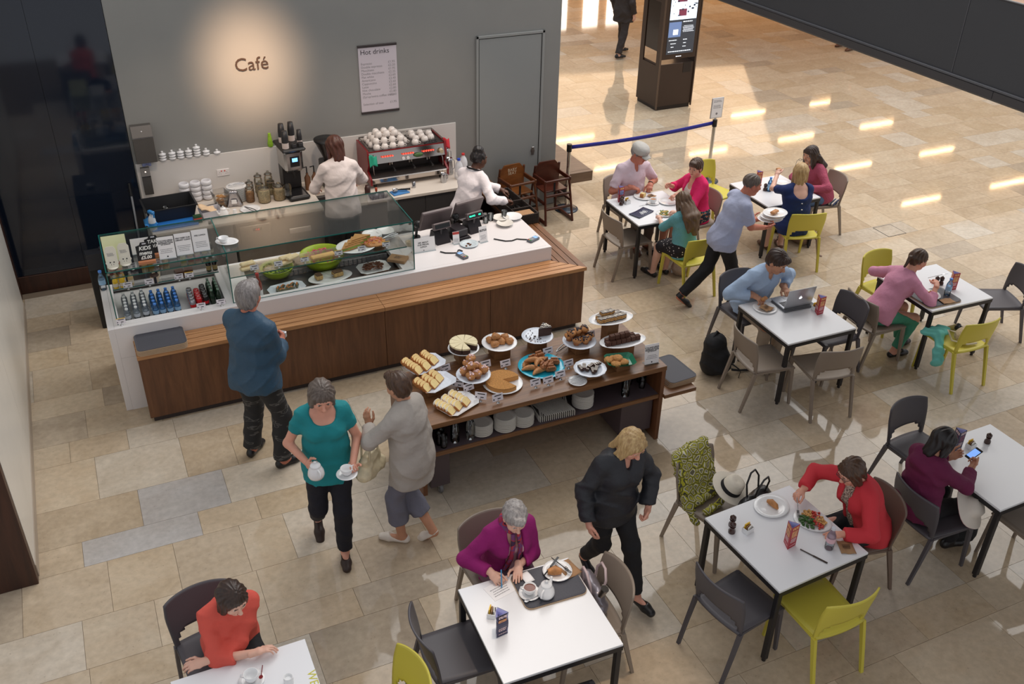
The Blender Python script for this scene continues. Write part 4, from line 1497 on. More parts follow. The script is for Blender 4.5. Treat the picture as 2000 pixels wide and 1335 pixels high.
# round cake with pale icing, cut into wedges
block(2.73, 6.86, .12, .14, what='the pale iced layer cake')
one(plate_mb(.145), 'plate', CHINA, 'round plate under the pale iced layer cake', 'plate', (2.73, 6.86, .968))
def wedge_mb(r, h, a0, a1, top=.02, n=6):
    m = MB()
    P = [(0, 0)] + [(r * math.cos(a0 + (a1 - a0) * i / n), r * math.sin(a0 + (a1 - a0) * i / n)) for i in range(n + 1)]
    m.prism(P, 0, h - top, 0).prism(P, h - top, h, 1)
    return m
o = None
for k in range(9):
    a = R(-62 + 36 * k + 16)
    o = one(wedge_mb(.128, .07, R(1.2), R(34.8), .016), 'cake_wedge', [CHOC, mat('cream_frosting', (232, 218, 178), .7, var=(60, .05))], 'wedge of the pale iced layer cake', 'cake wedge', (2.73, 6.86, .975), a, 'wedges of the pale iced cake') if o is None else copy1(o, (2.73, 6.86, .975), a)
# scones
block(3.07, 6.82, .12, .16, what='the scones')
one(plate_mb(.165), 'plate', CHINA, 'round white plate of fruit scones on a riser', 'plate', (3.07, 6.82, .968))
o = None
for k, (u, v, z) in enumerate(((-.07, .05, 0), (.0, .07, .0), (.075, .045, 0), (-.06, -.03, 0), (.012, -.01, .0), (.085, -.035, 0), (-.03, .02, .045))):
    p = (3.07 + u, 6.82 + v, .976 + z)
    o = one(lump(.042, 3), 'scone', PASTRY, 'golden fruit scone on the white riser plate', 'scone', p, 0, 'fruit scones') if o is None else copy1(o, p, k * 1.3)
# chocolate cake slice on a crumb-strewn plate
block(3.45, 6.80, .11, .14, what='the last chocolate cake wedge')
pl = one(plate_mb(.15), 'plate', CHINA_B, 'plate strewn with dark crumbs and one wedge of chocolate cake', 'plate', (3.45, 6.80, .958))
b = MB()
for k in range(38):
    a, r = rr.uniform(1.6, 5.0), rr.uniform(.01, .125)
    b.box((r * math.cos(a), r * math.sin(a), .010 + .05 * max(0, r - .1)), (rr.uniform(.004, .012), .006, .006), rr.uniform(0, 3))
stuff(b.obj('crumbs', CHOC, pl))
o = one(wedge_mb(.13, .085, R(-12), R(42), .012), 'cake_wedge', [CHOC, mat('dark_ganache', (48, 28, 22), .35)], 'dark chocolate cake wedge topped with pale shavings', 'cake wedge', (3.455, 6.79, .966), R(4))
b = MB()
for k in range(16):
    a, r = R(rr.uniform(-6, 36)), rr.uniform(.03, .12)
    b.box((r * math.cos(a), r * math.sin(a), .089), (.014, .007, .006), rr.uniform(0, 3))
stuff(b.obj('shavings', ICING, o))
# fruit muffins
BLUEB = mat('dark_berry', (40, 24, 34), .6)
def muffin_mb(seed, white=False):
    m = MB().lathe([(.026, 0), (.034, .04)], 14, mi=1)
    l = lump(.046, seed, 14, 7, .62, .09)
    m.add([(x, y, z + .028) for x, y, z in l.v], l.f, 0, True)
    q = random.Random(seed)
    for k in range(17):
        a, r = q.uniform(0, 6.28), q.uniform(.0, .042)
        z = .033 + .04 * math.sqrt(max(0, 1 - (r / .047) ** 2))
        m.box((r * math.cos(a), r * math.sin(a), z), (.016, .012, .010), q.uniform(0, 3), mi=2)
    return m
block(3.79, 6.60, .09, .15, what='the berry muffins')
one(plate_mb(.16), 'plate', CHINA_B, 'blue-edged plate of berry muffins on a riser', 'plate', (3.79, 6.60, .938))
o = None
for k, (u, v, z) in enumerate(((-.08, .055, 0), (-.0, .085, 0), (.075, .06, 0), (-.055, -.04, 0), (.04, -.05, 0), (.095, -.015, 0), (-.02, .02, .06), (.055, .04, .06), (-.07, .02, .055))):
    p = (3.79 + u, 6.60 + v, .946 + z)
    o = one(muffin_mb(4), 'muffin', [PASTRY, PASTRY_D, BLUEB], 'berry studded muffin on the blue edged plate', 'muffin', p, 0, 'berry muffins') if o is None else copy1(o, p, k * 1.1, None, (.15 * math.sin(k * 2), .15 * math.cos(k * 3)))
# sugared muffins
block(2.67, 6.47, .08, .15, what='the glazed buns')
one(plate_mb(.155), 'plate', CHINA_B, 'pale blue plate of glazed berry buns', 'plate', (2.67, 6.48, .928))
o = None
for k, (u, v, z) in enumerate(((-.075, .03, 0), (-.05, -.05, 0), (.02, -.06, 0), (.09, -.005, 0), (-.01, .02, .0), (.05, .06, 0), (-.035, .06, .05), (-.02, .005, .065), (.0, .05, .10))):
    p = (2.67 + u, 6.48 + v, .936 + z)
    o = one(muffin_mb(9), 'glazed_bun', [PASTRY, PASTRY_D, mat('pink_glaze', (226, 190, 186), .4)], 'glazed berry bun heaped on the pale blue plate', 'bun', p, 0, 'glazed berry buns') if o is None else copy1(o, p, k * .9, None, (.2 * math.sin(k * 2), .2 * math.cos(k * 3)))
# layered slices and brownies on oval plates at the right end
block(4.13, 6.63, .22, .12, what='the layered chocolate slices')
one(plate_mb(.13, 1.75), 'oval_plate', CHINA, 'long oval plate of layered chocolate slices on the tallest riser', 'plate', (4.15, 6.66, 1.07), R(-3))
o = None
def layer_mb():
    m = MB()
    for k, (z0, z1, mi) in enumerate(((0, .008, 0), (.008, .018, 1), (.018, .025, 0), (.025, .036, 1), (.036, .042, 0))):
        m.bx(-.03, .03, -.028, .028, z0, z1, mi=mi)
    for k in range(4):
        m.box((-.02 + k * .014, 0, .0425), (.004, .05, .002), .5, mi=2)
    return m
for k in range(13):
    p = (4.03 + (k % 7) * .038 + .016 * (k // 7), 6.635 + .055 * (k // 7), 1.078 + (.03 if k in (8, 9, 10) else 0))
    o = one(layer_mb(), 'layer_slice', [CHOC, mat('caramel_layer', (226, 170, 96), .6), ICING], 'striped chocolate and caramel slice on the tall oval plate', 'cake slice', p, .2, 'layered chocolate slices') if o is None else copy1(o, p, .2 + .25 * math.sin(k * 2.1))
block(4.15, 6.40, .11, .15, what='the brownies')
one(plate_mb(.13, 1.8), 'oval_plate', CHINA, 'long oval plate stacked with brownies', 'plate', (4.15, 6.42, .958), R(-3))
o = None
BROWN = mat('brownie', (84, 50, 34), .75, var=(40, .16), bump=(80, .4))
for k in range(17):
    row = 0 if k < 7 else (1 if k < 13 else 2)
    i = k - (0, 7, 13)[row]
    p = (3.98 + i * .052 + (.02 if row == 1 else .05 if row == 2 else 0), 6.40 + (.045 if row == 1 else .02 if row == 2 else -.005), .966 + (.0 if row < 2 else .046))
    o = one(MB().bx(-.024, .024, -.022, .022, 0, .046, b=.004), 'brownie', BROWN, 'dark brownie square stacked on the oval plate', 'brownie', p, .05, 'brownie squares') if o is None else copy1(o, p, .08 * math.sin(k * 3))
# turquoise platter of pastries
one(plate_mb(.215, 1.0, .03, 32), 'platter', TURQ, 'large turquoise platter of croissants and pastries', 'platter', (3.33, 6.46, .849))
def croissant_mb():
    pts, rad = [], []
    for i in range(13):
        a = (i - 6) / 6
        pts.append((.085 * a, -.03 * a * a, .022))
        rad.append(.026 * (1 - .75 * a * a) * (1 + .10 * (i % 2)))
    return MB().tube(pts, rad, 10)
o = None
for k, (u, v, z, q) in enumerate(((-.10, .09, 0, .4), (-.11, -.0, .0, -.25), (-.02, .03, .03, .6), (-.05, .06, .035, -.4), (-.06, -.07, 0, .2))):
    p = (3.33 + u, 6.46 + v, .862 + z)
    o = one(croissant_mb(), 'croissant', PASTRY, 'plain golden croissant on the turquoise platter', 'croissant', p, q, 'croissants') if o is None else copy1(o, p, q)
def roll_mb():
    m = MB().box((0, 0, .022), (.10, .06, .044), b=.014)
    m.cyl((-.03, -.02, .047), (.03, -.02, .047), .012, n=8).cyl((-.03, .02, .047), (.03, .02, .047), .012, n=8)
    return m
o = None
for k, (u, v, z, q) in enumerate(((-.03, .12, .0, .3), (.05, .06, .0, .5), (.03, .11, .03, .1), (.06, -.03, 0, .5), (.13, .0, 0, -.4), (.05, -.09, 0, -.2), (.0, -.05, .02, .7))):
    p = (3.33 + u, 6.46 + v, .862 + z)
    o = one(roll_mb(), 'pastry_roll', PASTRY_D, 'square dark baked pastry on the turquoise platter', 'pastry', p, q, 'square pastries') if o is None else copy1(o, p, q)
def tongs_mb():
    m = MB()
    for s in (-1, 1):
        m.tube([(0, 0, .01), (.06, s * .012, .012), (.15, s * .02, .01), (.20, s * .012, .006)], .004, 5, flat=(1.6, .6))
    return m
def tongs(label, loc, rz, tilt=(0, 0), name='tongs'):
    o = one(tongs_mb(), name, STEELY, label, 'tongs', loc, rz)
    o.rotation_euler = (tilt[0], tilt[1], rz)
    return o
tongs('steel serving tongs lying across the turquoise platter', (3.56, 6.50, .872), R(165))
# marbled pastries, cookies, crumble cake, small plate
block(3.69, 6.19, .05, .15, what='the striped pastry fingers')
one(plate_mb(.15, 1.0, .018, 30, lambda a: 1 + .02 * math.cos(12 * a)), 'plate', CHINA_B, 'scalloped pale blue plate of striped pastry fingers', 'plate', (3.69, 6.20, .90))
o = None
for k, (u, v, q) in enumerate(((-.08, .03, .5), (-.05, .02, .1), (-.02, .0, -.2), (.01, .01, -.5), (.04, .02, -.7), (.075, .01, -.8), (-.0, -.05, .3), (.03, -.055, -.1))):
    p = (3.69 + u, 6.20 + v, .908 + .012 * (k % 2))
    m = MB().bx(-.045, .045, -.016, .016, 0, .025, b=.005)
    for j in range(4):
        m.box((-.03 + j * .02, 0, .0255), (.006, .03, .002), mi=1)
    o = one(m, 'pastry_finger', [CHOC, ICING], 'striped chocolate pastry finger on the scalloped plate', 'pastry', p, q + 1, 'striped pastry fingers') if o is None else copy1(o, p, q + 1)
block(4.0, 6.20, .05, .14, what='the nut cookies')
def dish_mb(a, b, h):
    return octo_mb(a, b, .03, h)
one(dish_mb(.27, .21, .035), 'green_dish', [GREEN_G], 'green rectangular dish of nut cookies', 'dish', (4.0, 6.20, .899), R(-14))
o = None
for k, (u, v, z) in enumerate(((-.09, .05, 0), (-.06, -.035, 0), (.02, -.03, 0), (-.015, .02, .022), (-.04, .05, 0))):
    p = (4.0 + u, 6.20 + v, .906 + z)
    o = one(lump(.048, 17, 14, 7, .45, .05), 'cookie', mat('nut_cookie', (196, 140, 80), .8, var=(60, .25), bump=(70, .5)), 'round nut cookie in the green dish', 'cookie', p, 0, 'nut cookies') if o is None else copy1(o, p, k)
one(plate_mb(.18), 'plate', CHINA, 'white plate under the crumble topped cake', 'plate', (2.90, 6.36, .849))
m = MB()
P = [(0, 0)] + [(.155 * math.cos(R(a)), .155 * math.sin(R(a))) for a in range(4, 312, 11)]
P = [(x, y) for x, y in P]
m.prism(P, 0, .038, 0).prism([(x * .995, y * .995) for x, y in P], .038, .046, 1)
one(m, 'crumble_cake', [mat('cake_side', (206, 148, 84), .8), mat('crumble_top', (196, 140, 78), .9, var=(90, .22), bump=(120, .6))], 'round crumble topped cake with a quarter cut out', 'cake', (2.90, 6.36, .856), R(-4))
one(plate_mb(.085), 'side_plate', CHINA, 'small white plate holding two pairs of tongs at the front of the cart', 'plate', (3.53, 6.13, .849))
tongs('steel tongs on the small white plate, upper pair', (3.64, 6.16, .872), R(176))
tongs('steel tongs on the small white plate, lower pair', (3.63, 6.12, .872), R(186))
tongs('steel tongs beside the berry muffin plate', (3.56, 6.62, .862), R(30))
tongs('steel tongs leaning on the tall oval plate', (4.33, 6.66, 1.09), R(150), (0, .2))

# ------------------------------------------------------------------ price tickets
TICK = mat('ticket_card', (232, 226, 232), .6)
def ticket(label, x, y, z, rz, yellow=False, words='', seed=1, sc=1.0, group='price tickets'):
    t = thing('price_ticket', label, 'price ticket', (x, y, z), rz, group)
    MB().lathe([(.014 * sc, 0), (.012 * sc, .004), (.003, .008), (.003, .024 * sc)], 10).obj('clip_stand', STEELY, t)
    M = Matrix.Translation((0, 0, .018 * sc)) @ Matrix.Rotation(R(-18), 4, 'X') @ Matrix.Scale(sc, 4)
    b = MB().bx(-.042, .042, -.001, .001, 0, .052)
    b.xf(M)
    b.obj('card', TICK, t)
    b = MB().cyl((-.031, -.001, .014), (-.031, -.0018, .014), .0055, n=8)
    b.bx(-.024, .03, -.0016, -.001, .035, .042).bx(-.002, .022, -.0016, -.001, .011, .018)
    b.xf(M)
    stuff(b.obj('print', INK, t))
    if yellow:
        MB().bx(-.042, .042, -.0016, .0016, .046, .053).xf(M).obj('yellow_strip', mat('ticket_yellow', (240, 196, 70), .6), t)
    return t
what = ['golden loaf slices', 'glazed buns, back one', 'fruit scones', 'pale loaf slices', 'glazed berry buns', 'iced loaf slices', 'crumble topped cake', 'turquoise platter, leftmost of its three', 'chocolate cake wedge', 'striped pastry fingers', 'berry muffins, behind the plate', 'turquoise platter, middle of its three', 'turquoise platter, rightmost of its three']
for w_, (x, y) in zip(what, ((2.50, 6.72), (2.86, 6.64), (3.03, 6.58), (2.51, 6.45), (2.58, 6.36), (2.62, 6.20), (2.75, 6.12), (3.15, 6.20), (3.48, 6.62), (3.56, 6.36), (3.98, 6.72), (3.27, 6.19), (3.41, 6.23))):
    ticket('price ticket for the ' + w_, x, y, ZT, R(8 if x < 2.7 else 4) if w_ not in ('iced loaf slices', 'pale loaf slices') else R(-35), sc=1.22)

def signboard(label, x, y, z, w, h, rz, head, seed=1, lean=10, sz=.02, rows=4, dot=False, body_z=None, cat='sign', material=None, lh=1.0, red=False):
    t = thing('table_sign', label, cat, (x, y, z), rz)
    M = Matrix.Rotation(R(-lean), 4, 'X')
    MB().bx(-w / 2, w / 2, 0, .004, 0, h).xf(M).obj('sheet', material or PAPER, t)
    MB().bx(-w / 2, w / 2, -.02, .05, 0, .003).obj('foot', clear('acrylic', (238, 244, 246), .5), t)
    if head:
        o = text(head, sz, INK, t, (0, 0, 0), (0, 0, 0), lh=lh, off=.0006)
        o.matrix_local = M @ Matrix.Translation((0, -.0006, h * (.74 if rows else .5))) @ Matrix.Rotation(PI / 2, 4, 'X')
    if rows:
        lines(t, -w * .4, w * .4, [h * .42 - k * h * .075 for k in range(rows)], -.0004, h * .022, INKG, M, seed=seed)
    if dot:
        MB().cyl((0, .0, h * .1), (0, -.001, h * .1), h * .035, n=12).xf(M).obj('printed_dot', INK, t)
    if red:
        MB().bx(-w / 2, w / 2, -.001, .0, h * .78, h * .98).xf(M).obj('red_band', mat('red_band', (190, 70, 62), .6), t)
    return t
signboard('upright white notice at the right front corner of the cake cart', 4.30, 6.13, ZT, .145, .20, R(-4), 'IF YOU HAVE A SPECIAL\nALLERGY OR DIETARY\nREQUIREMENT, PLEASE\nLET US KNOW', 2, 8, .0135, 3, True)

# ------------------------------------------------------------------ lower shelf of the cart
ZS = .534
PLS = mat('stack_china', (226, 222, 214), .25)
def plate_stack(label, x, y, z, r, n, gap, cat_group, m=PLS, sx=1.0):
    o = None
    for k in range(n):
        lb = (NTH[k] + ' ' + label) if k < n - 1 else 'topmost ' + label
        o = one(plate_mb(r, sx, .02, 24), 'plate', m, lb, 'plate', (x, y, z), 0, cat_group) if o is None else copy1(o, (x + .002 * math.sin(k * 5), y + .002 * math.cos(k * 3), z + k * gap), 0, lb)
plate_stack('plate in the leftmost stack on the cart shelf', 2.62, 6.17, ZS, .098, 12, .0095, 'plates, leftmost shelf stack')
plate_stack('plate in the second stack on the cart shelf', 2.83, 6.15, ZS, .10, 14, .0095, 'plates, second shelf stack')
plate_stack('plate in the third stack on the cart shelf', 3.01, 6.15, ZS, .097, 12, .0095, 'plates, third shelf stack')
plate_stack('plate in the stack right of the woven basket on the cart shelf', 3.63, 6.19, ZS, .10, 14, .0095, 'plates, right shelf stack')
CG = clear('clear_bottle', (250, 252, 252), 1.0, .06, 1.6)
CLG = clear('clear_glass', (250, 252, 252), 1.0, .06, 1.6)
def carafe(label, x, y):
    t = thing('water_carafe', label, 'carafe', (x, y, ZS), 0, 'clear carafes')
    MB().lathe([(.038, 0), (.040, .01), (.040, .15), (.030, .18), (.017, .205), (.017, .235), (.02, .24)], 20).obj('bottle', CG, t)
carafe('clear carafe left of the plate stacks on the cart shelf, left one', 2.36, 6.15)
carafe('clear carafe left of the plate stacks on the cart shelf, right one', 2.50, 6.14)
carafe('clear carafe alone near the right end of the cart shelf', 4.07, 6.17)
def tumbler(label, x, y, z, g):
    return one(MB().lathe([(.028, 0), (.034, .08), (.0325, .08), (.027, .005)], 16), 'tumbler', CLG, label, 'glass', (x, y, z), 0, g)
for k, (x, y) in enumerate(((2.22, 6.16), (2.26, 6.24), (2.24, 6.11))):
    for j in range(2):
        tumbler('stacked clear tumbler at the left end of the cart shelf', x, y, ZS + j * .045, 'tumblers, left end of cart')
for k, (x, y) in enumerate(((4.28, 6.22), (4.20, 6.32), (4.31, 6.31))):
    for j in range(2):
        tumbler('stacked clear tumbler at the right end of the cart shelf', x, y, ZS + j * .045, 'tumblers, right end of cart')
t = thing('woven_basket', 'grey white woven basket lying upside down between the plate stacks', 'basket', (3.33, 6.20, ZS), R(-4))
MB().bx(-.17, .17, -.11, .11, 0, .055, b=.01).obj('core', mat('basket_dark', (60, 56, 52), .9), t)
b = MB()
for i in range(17):
    for s in (-1, 1):
        a = -.16 + i * .02
        b.tube([(max(-.165, min(.165, a - s * .05)), -.108, .057), (max(-.165, min(.165, a + s * .05)), .108, .0585)], .0055, 4, flat=(1.4, .5))
for i in range(12):
    b.tube([(-.172, -.1 + i * .018, 0), (-.172, -.1 + i * .018, .055)], .005, 4)
for i in range(18):
    b.tube([(-.165 + i * .0195, -.112, .0), (-.165 + i * .0195, -.112, .055)], .005, 4)
stuff(b.obj('weave', mat('basket_straw', (206, 202, 194), .8), t))
TRAY_G = mat('speckled_grey_tray', (70, 70, 78), .6, var=(160, .18))
TRAY_E = mat('pale_tray_edge', (178, 152, 124), .5)
def tray(label, x, y, z, rz, group, m=TRAY_G, a=.46, b_=.34):
    t = thing('serving_tray', label, 'tray', (x, y, z), rz, group)
    def out(k, q):
        P = []
        for (cx, cy, s0) in ((a / 2 - q, -b_ / 2 + q, -90), (a / 2 - q, b_ / 2 - q, 0), (-a / 2 + q, b_ / 2 - q, 90), (-a / 2 + q, -b_ / 2 + q, 180)):
            for j in range(5):
                an = R(s0 + 22.5 * j)
                P.append((cx + (q - k) * math.cos(an), cy + (q - k) * math.sin(an)))
        return P
    MB().prism(out(.0, .05), 0, .012).obj('rim', TRAY_E, t)
    O, I2 = out(.004, .05), out(.022, .05)
    n = len(O)
    mb_ = MB()
    mb_.add([(x_, y_, .0165) for x_, y_ in O] + [(x_, y_, .0125) for x_, y_ in I2] + [(x_, y_, .011) for x_, y_ in O], [(i, (i + 1) % n, n + (i + 1) % n, n + i) for i in range(n)] + [tuple(range(n, 2 * n))] + [(2 * n + i, 2 * n + (i + 1) % n, (i + 1) % n, i) for i in range(n)])
    mb_.obj('lining', m, t)
    return t
for k in range(4):
    tray(('lowest', 'second', 'third', 'topmost')[k] + ' dark tray in the stack on the end ledge of the cart', 4.66 + .003 * k, 6.32, .531 + k * .013, R(91 + k), 'trays on the cart ledge', TRAY_G, .44, .32)
for k in range(4):
    tray(('lowest', 'second', 'third', 'topmost')[k] + ' grey tray stacked on the left end of the oak ledge', .235, 8.345 + .002 * k, .771 + k * .014, R(-1 + .6 * k), 'trays on the oak ledge', TRAY_G, .46, .335)

# ------------------------------------------------------------------ on the wall
def dispenser(label, x, z0, z1, w, d):
    t = thing('wall_dispenser', label, 'dispenser', (x, 11.46, z0))
    h = z1 - z0
    MB().prism([(0, 0), (d, 0), (d, h * .72), (d * .6, h), (0, h)], -w / 2, w / 2, 0, Matrix(((0, 0, 1, 0), (-1, 0, 0, 0), (0, 1, 0, 0), (0, 0, 0, 1)))).obj('case', mat('dispenser_steel', (112, 108, 104), .35, .6), t)
    MB().bx(-w / 2 - .001, w / 2 + .001, -d - .002, -d + .004, h * .69, h * .715).obj('seam_edge', STEELY, t)
    MB().cyl((0, -d * .8, h * .86), (0, -d * .84, h * .87), .008, n=8).obj('lock', STEELY, t)
    return t
d = dispenser('large steel paper towel dispenser on the cafe wall', .575, 1.45, 1.88, .225, .13)
MB().sheet(lambda u, v: (-.06 + u * .1, -.06 - .02 * math.sin(9 * u), -.01 - .05 * v), 6, 4, .002).obj('paper_tip', mat('blue_tissue', (150, 160, 205), .8), d)
dispenser('small steel soap dispenser below the towel dispenser', .535, 1.05, 1.37, .10, .10)
t = thing('menu_board', 'white hot drinks price board between two dark rails', 'menu board', (3.457, 11.46, 1.68))
MB().bx(-.245, .245, -.012, -.004, .0, .83).obj('sheet', mat('menu_paper', (206, 198, 206), .6), t)
for z in (.815, -.012):
    MB().bx(-.25, .25, -.022, -.001, z, z + .03, b=.003).obj('rail', mat('menu_rail', (56, 48, 48), .4), t)
text('Hot drinks', .085, INK, t, (-.22, -.0125, .755), (PI / 2, 0, 0), 'LEFT')
menu = [('Espresso', '£1.95'), ('Double espresso', '£2.20'), ('Macchiato', '£1.95'), ('Double macchiato', '£2.25'), ('Flat white', '£2.60'), ('Americano', '£2.40'), ('Cappuccino', '£2.60'), ('Latte', '£2.60'), ('Hot chocolate', '£2.80'), ('Mocha', '£2.80'), ('(Syrup/extra coffee shot)', '£0.60')]
text('\n'.join(a for a, b in menu) , .040, INKG, t, (-.22, -.0125, .41), (PI / 2, 0, 0), 'LEFT', lh=1.03)
text('\n'.join(b for a, b in menu), .040, INKG, t, (.13, -.0125, .41), (PI / 2, 0, 0), 'LEFT', lh=1.03)
text('Selection of teas', .040, INKG, t, (-.22, -.0125, .11), (PI / 2, 0, 0), 'LEFT')
text('£1.95', .040, INKG, t, (.13, -.0125, .11), (PI / 2, 0, 0), 'LEFT')
def socket(label, x, z):
    t = thing('wall_socket', label, 'socket', (x, 11.44, z), 0)
    MB().bx(-.075, .075, -.012, 0, -.043, .043, b=.004).obj('plate', mat('socket_white', (236, 230, 228), .4), t)
    for s in (-1, 1):
        MB().bx(s * .02 - .006, s * .02 + .006, -.016, -.01, .012, .03, b=.002).obj('rocker', mat('socket_red', (214, 70, 60), .4), t)
    b = MB()
    for s in (-1, 1):
        b.bx(s * .042 - .002, s * .042 + .002, -.0128, -.011, .0, .009)
        for q in (-1, 1):
            b.bx(s * .042 + q * .012 - .004, s * .042 + q * .012 + .004, -.0128, -.011, -.016, -.012)
    stuff(b.obj('pin_holes', INK, t))
socket('white double socket above the stacked bowls', 1.42, 1.17)
socket('white double socket right of the espresso machine', 4.28, 1.12)

# ------------------------------------------------------------------ lids on the upstand, bottle
o = None
LID = mat('lid_china', (232, 232, 234), .2, coat=.3)
for x, n in ((.76, 3), (.87, 3), (.965, 3), (1.06, 3), (1.155, 4), (1.26, 2), (1.385, 1)):
    for k in range(n):
        lid = MB().lathe([(.0, 0), (.03, .0), (.042, .012), (.044, .016), (.038, .024), (.012, .034), (.011, .040), (.016, .046), (.011, .054), (.0001, .056)], 16)
        p = (x, 11.452, 1.4105 + k * .031)
        o = one(lid, 'teapot_cover', LID, 'white knobbed lid stacked along the top of the upstand', 'lid', p, 0, 'lids on the upstand') if o is None else copy1(o, p)
one(MB().lathe([(.028, 0), (.034, .01), (.034, .05), (.026, .075), (.022, .13), (.017, .15), (.017, .17)], 14), 'squeezy_bottle', mat('lime_label', (132, 176, 44), .4, var=(20, .25)), 'small green squeezy bottle standing on the upstand', 'bottle', (2.03, 11.452, 1.4105))

# ------------------------------------------------------------------ back counter things
ZB = .9005
t = thing('washing_up_tub', 'black plastic tub with dirty crockery at the left of the back counter', 'tub', (.70, 10.99, ZB + .022), R(3))
b = MB()
O = [(-.28, -.2), (.28, -.2), (.28, .2), (-.28, .2)]
def ring4(k, z, q=.04):
    return [(x * k + sx * 0, y * k, z) for x, y in O for sx in (0,)]
vs = ring4(.86, 0) + ring4(1, .15) + ring4(1.05, .15) + ring4(1.05, .162) + ring4(.98, .162) + ring4(.84, .006)
b.add(vs, [(3, 2, 1, 0)] + [(j * 4 + i, j * 4 + (i + 1) % 4, j * 4 + 4 + (i + 1) % 4, j * 4 + 4 + i) for j in range(5) for i in range(4)] + [(20, 21, 22, 23)])
b.obj('shell', mat('tub_black', (30, 31, 34), .45), t)
one(plate_mb(.13), 'plate', CHINA, 'white plate lying in the black tub', 'plate', (.79, 10.95, ZB + .032), 0)
one(MB().lathe([(.03, 0), (.034, .07), (.032, .07), (.028, .004)], 16), 'tumbler', CLG, 'clear tumbler standing in the black tub', 'glass', (.66, 11.04, ZB + .032))
one(MB().bx(-.26, .26, -.24, .2, 0, .02, b=.008), 'chopping_board', mat('blue_board', (44, 118, 200), .4), 'blue chopping board under the black tub', 'board', (.70, 10.86, ZB), R(2))
t = thing('spray_bottle', 'white and blue trigger spray bottle beside the black tub', 'spray bottle', (.47, 10.66, ZB + .0), R(30))
MB().lathe([(.038, 0), (.042, .02), (.042, .13), (.03, .17), (.014, .19), (.014, .21)], 16).obj('bottle', mat('milky_plastic', (206, 214, 222), .35), t)
MB().bx(-.02, .02, -.055, .03, .21, .245, b=.006).bx(-.008, .008, -.06, -.045, .17, .225, b=.003).obj('trigger', mat('spray_blue', (52, 132, 200), .4), t)
MB().lathe([(.0425, .05), (.0428, .1)], 16).obj('label', mat('spray_blue'), t)
t = thing('blue_cloth', 'crumpled blue cloth tucked between the spray bottle and black tub', 'cloth', (.46, 10.82, ZB))
MB().sheet(lambda u, v: (-.07 + .14 * u, -.10 + .2 * v, .03 + .07 * math.sin(PI * u) * math.sin(PI * v) + .018 * math.sin(14 * u + 9 * v)), 12, 14, .004).obj('fabric', mat('cloth_blue', (58, 142, 210), .8), t)
t = thing('mop', 'mop handle leaning against the navy wall beside the cafe wall', 'mop', (.30, 11.25, 0))
MB().cyl((0, -.15, .05), (.03, .14, 1.05), .012, n=10).obj('handle', mat('mop_grey', (150, 154, 160), .4, .3), t)
MB().cyl((.03, .14, 1.05), (.034, .18, 1.2), .016, n=10).obj('grip', BLACKP, t)
MB().cyl((0, -.15, .0), (0, -.15, .06), .07, .03, n=10).obj('mop_head', mat('mop_fibre', (190, 190, 186), .9), t)
t = thing('waste_bin', 'black waste bin with swing lid between the navy wall and display case', 'bin', (-.08, 10.45, 0), R(2))
MB().bx(-.21, .21, -.2, .2, 0, .74, b=.01).obj('body', mat('bin_black', (24, 25, 28), .5), t)
MB().prism([(-.22, .74), (.22, .74), (.20, .80), (-.20, .92)], -.21, .21, 0, Matrix(((0, 0, 1, 0), (1, 0, 0, 0), (0, 1, 0, 0), (0, 0, 0, 1)))).obj('lid', mat('bin_lid', (36, 37, 42), .35), t)
MB().cyl((0, .05, .80), (0, .05, .87), .06, n=14).obj('lid_knob', STEELY, t)
BOWL = mat('bowl_china', (232, 232, 236), .2, coat=.3)
o = None
for j, x in enumerate((.93, 1.06, 1.19)):
    for k in range(4):
        b = MB().lathe([(.038, 0), (.056, .012), (.066, .034), (.060, .056), (.052, .066), (.049, .064), (.058, .04), (.03, .01), (.0001, .008)], 20)
        p = (x, 11.33, ZB + k * .060)
        lb = 'rounded white bowl, %s from the bottom of the %s stack' % (NTH[k], ('left', 'middle', 'right')[j])
        o = one(b, 'soup_bowl', BOWL, lb, 'bowl', p, 0, 'stacked white bowls') if o is None else copy1(o, p, 0, lb)
one(MB().bx(-.045, .045, -.03, .03, 0, .085).bx(-.046, .046, -.031, .031, .03, .06, mi=1), 'tea_box', [mat('tea_green', (40, 74, 44), .5), mat('tea_red', (188, 66, 48), .5)], 'small green and red tea box beside the black tub', 'box', (.965, 10.70, ZB), R(6))
t = thing('plastic_container', 'frosted plastic container of flatbread right of the black tub', 'container', (1.13, 10.80, ZB), R(8))
b = MB()
O2 = [(-.12, -.09), (.12, -.09), (.12, .09), (-.12, .09)]
b.add([(x * k, y * k, z) for k, z in ((.85, 0), (1, .10), (.98, .10), (.83, .004)) for x, y in O2], [(3, 2, 1, 0)] + [(j * 4 + i, j * 4 + (i + 1) % 4, j * 4 + 4 + (i + 1) % 4, j * 4 + 4 + i) for j in range(3) for i in range(4)] + [(12, 13, 14, 15)])
b.obj('shell', mat('frosted_plastic', (200, 200, 208), .35), t)
one(MB().sheet(lambda u, v: (-.10 + .2 * u, -.06 + .12 * v, .012 * math.sin(7 * u) + .006 * math.sin(9 * v)), 8, 6, .012), 'flatbread', mat('flatbread', (226, 196, 160), .8, var=(20, .08)), 'pale flatbread leaning out of the frosted container', 'bread', (1.10, 10.82, ZB + .10), R(20)).rotation_euler = (.25, .35, R(20))
t = thing('biscuit_tub', 'square clear tub filled with round biscuits', 'tub', (1.29, 11.04, ZB), R(10))
b = MB()
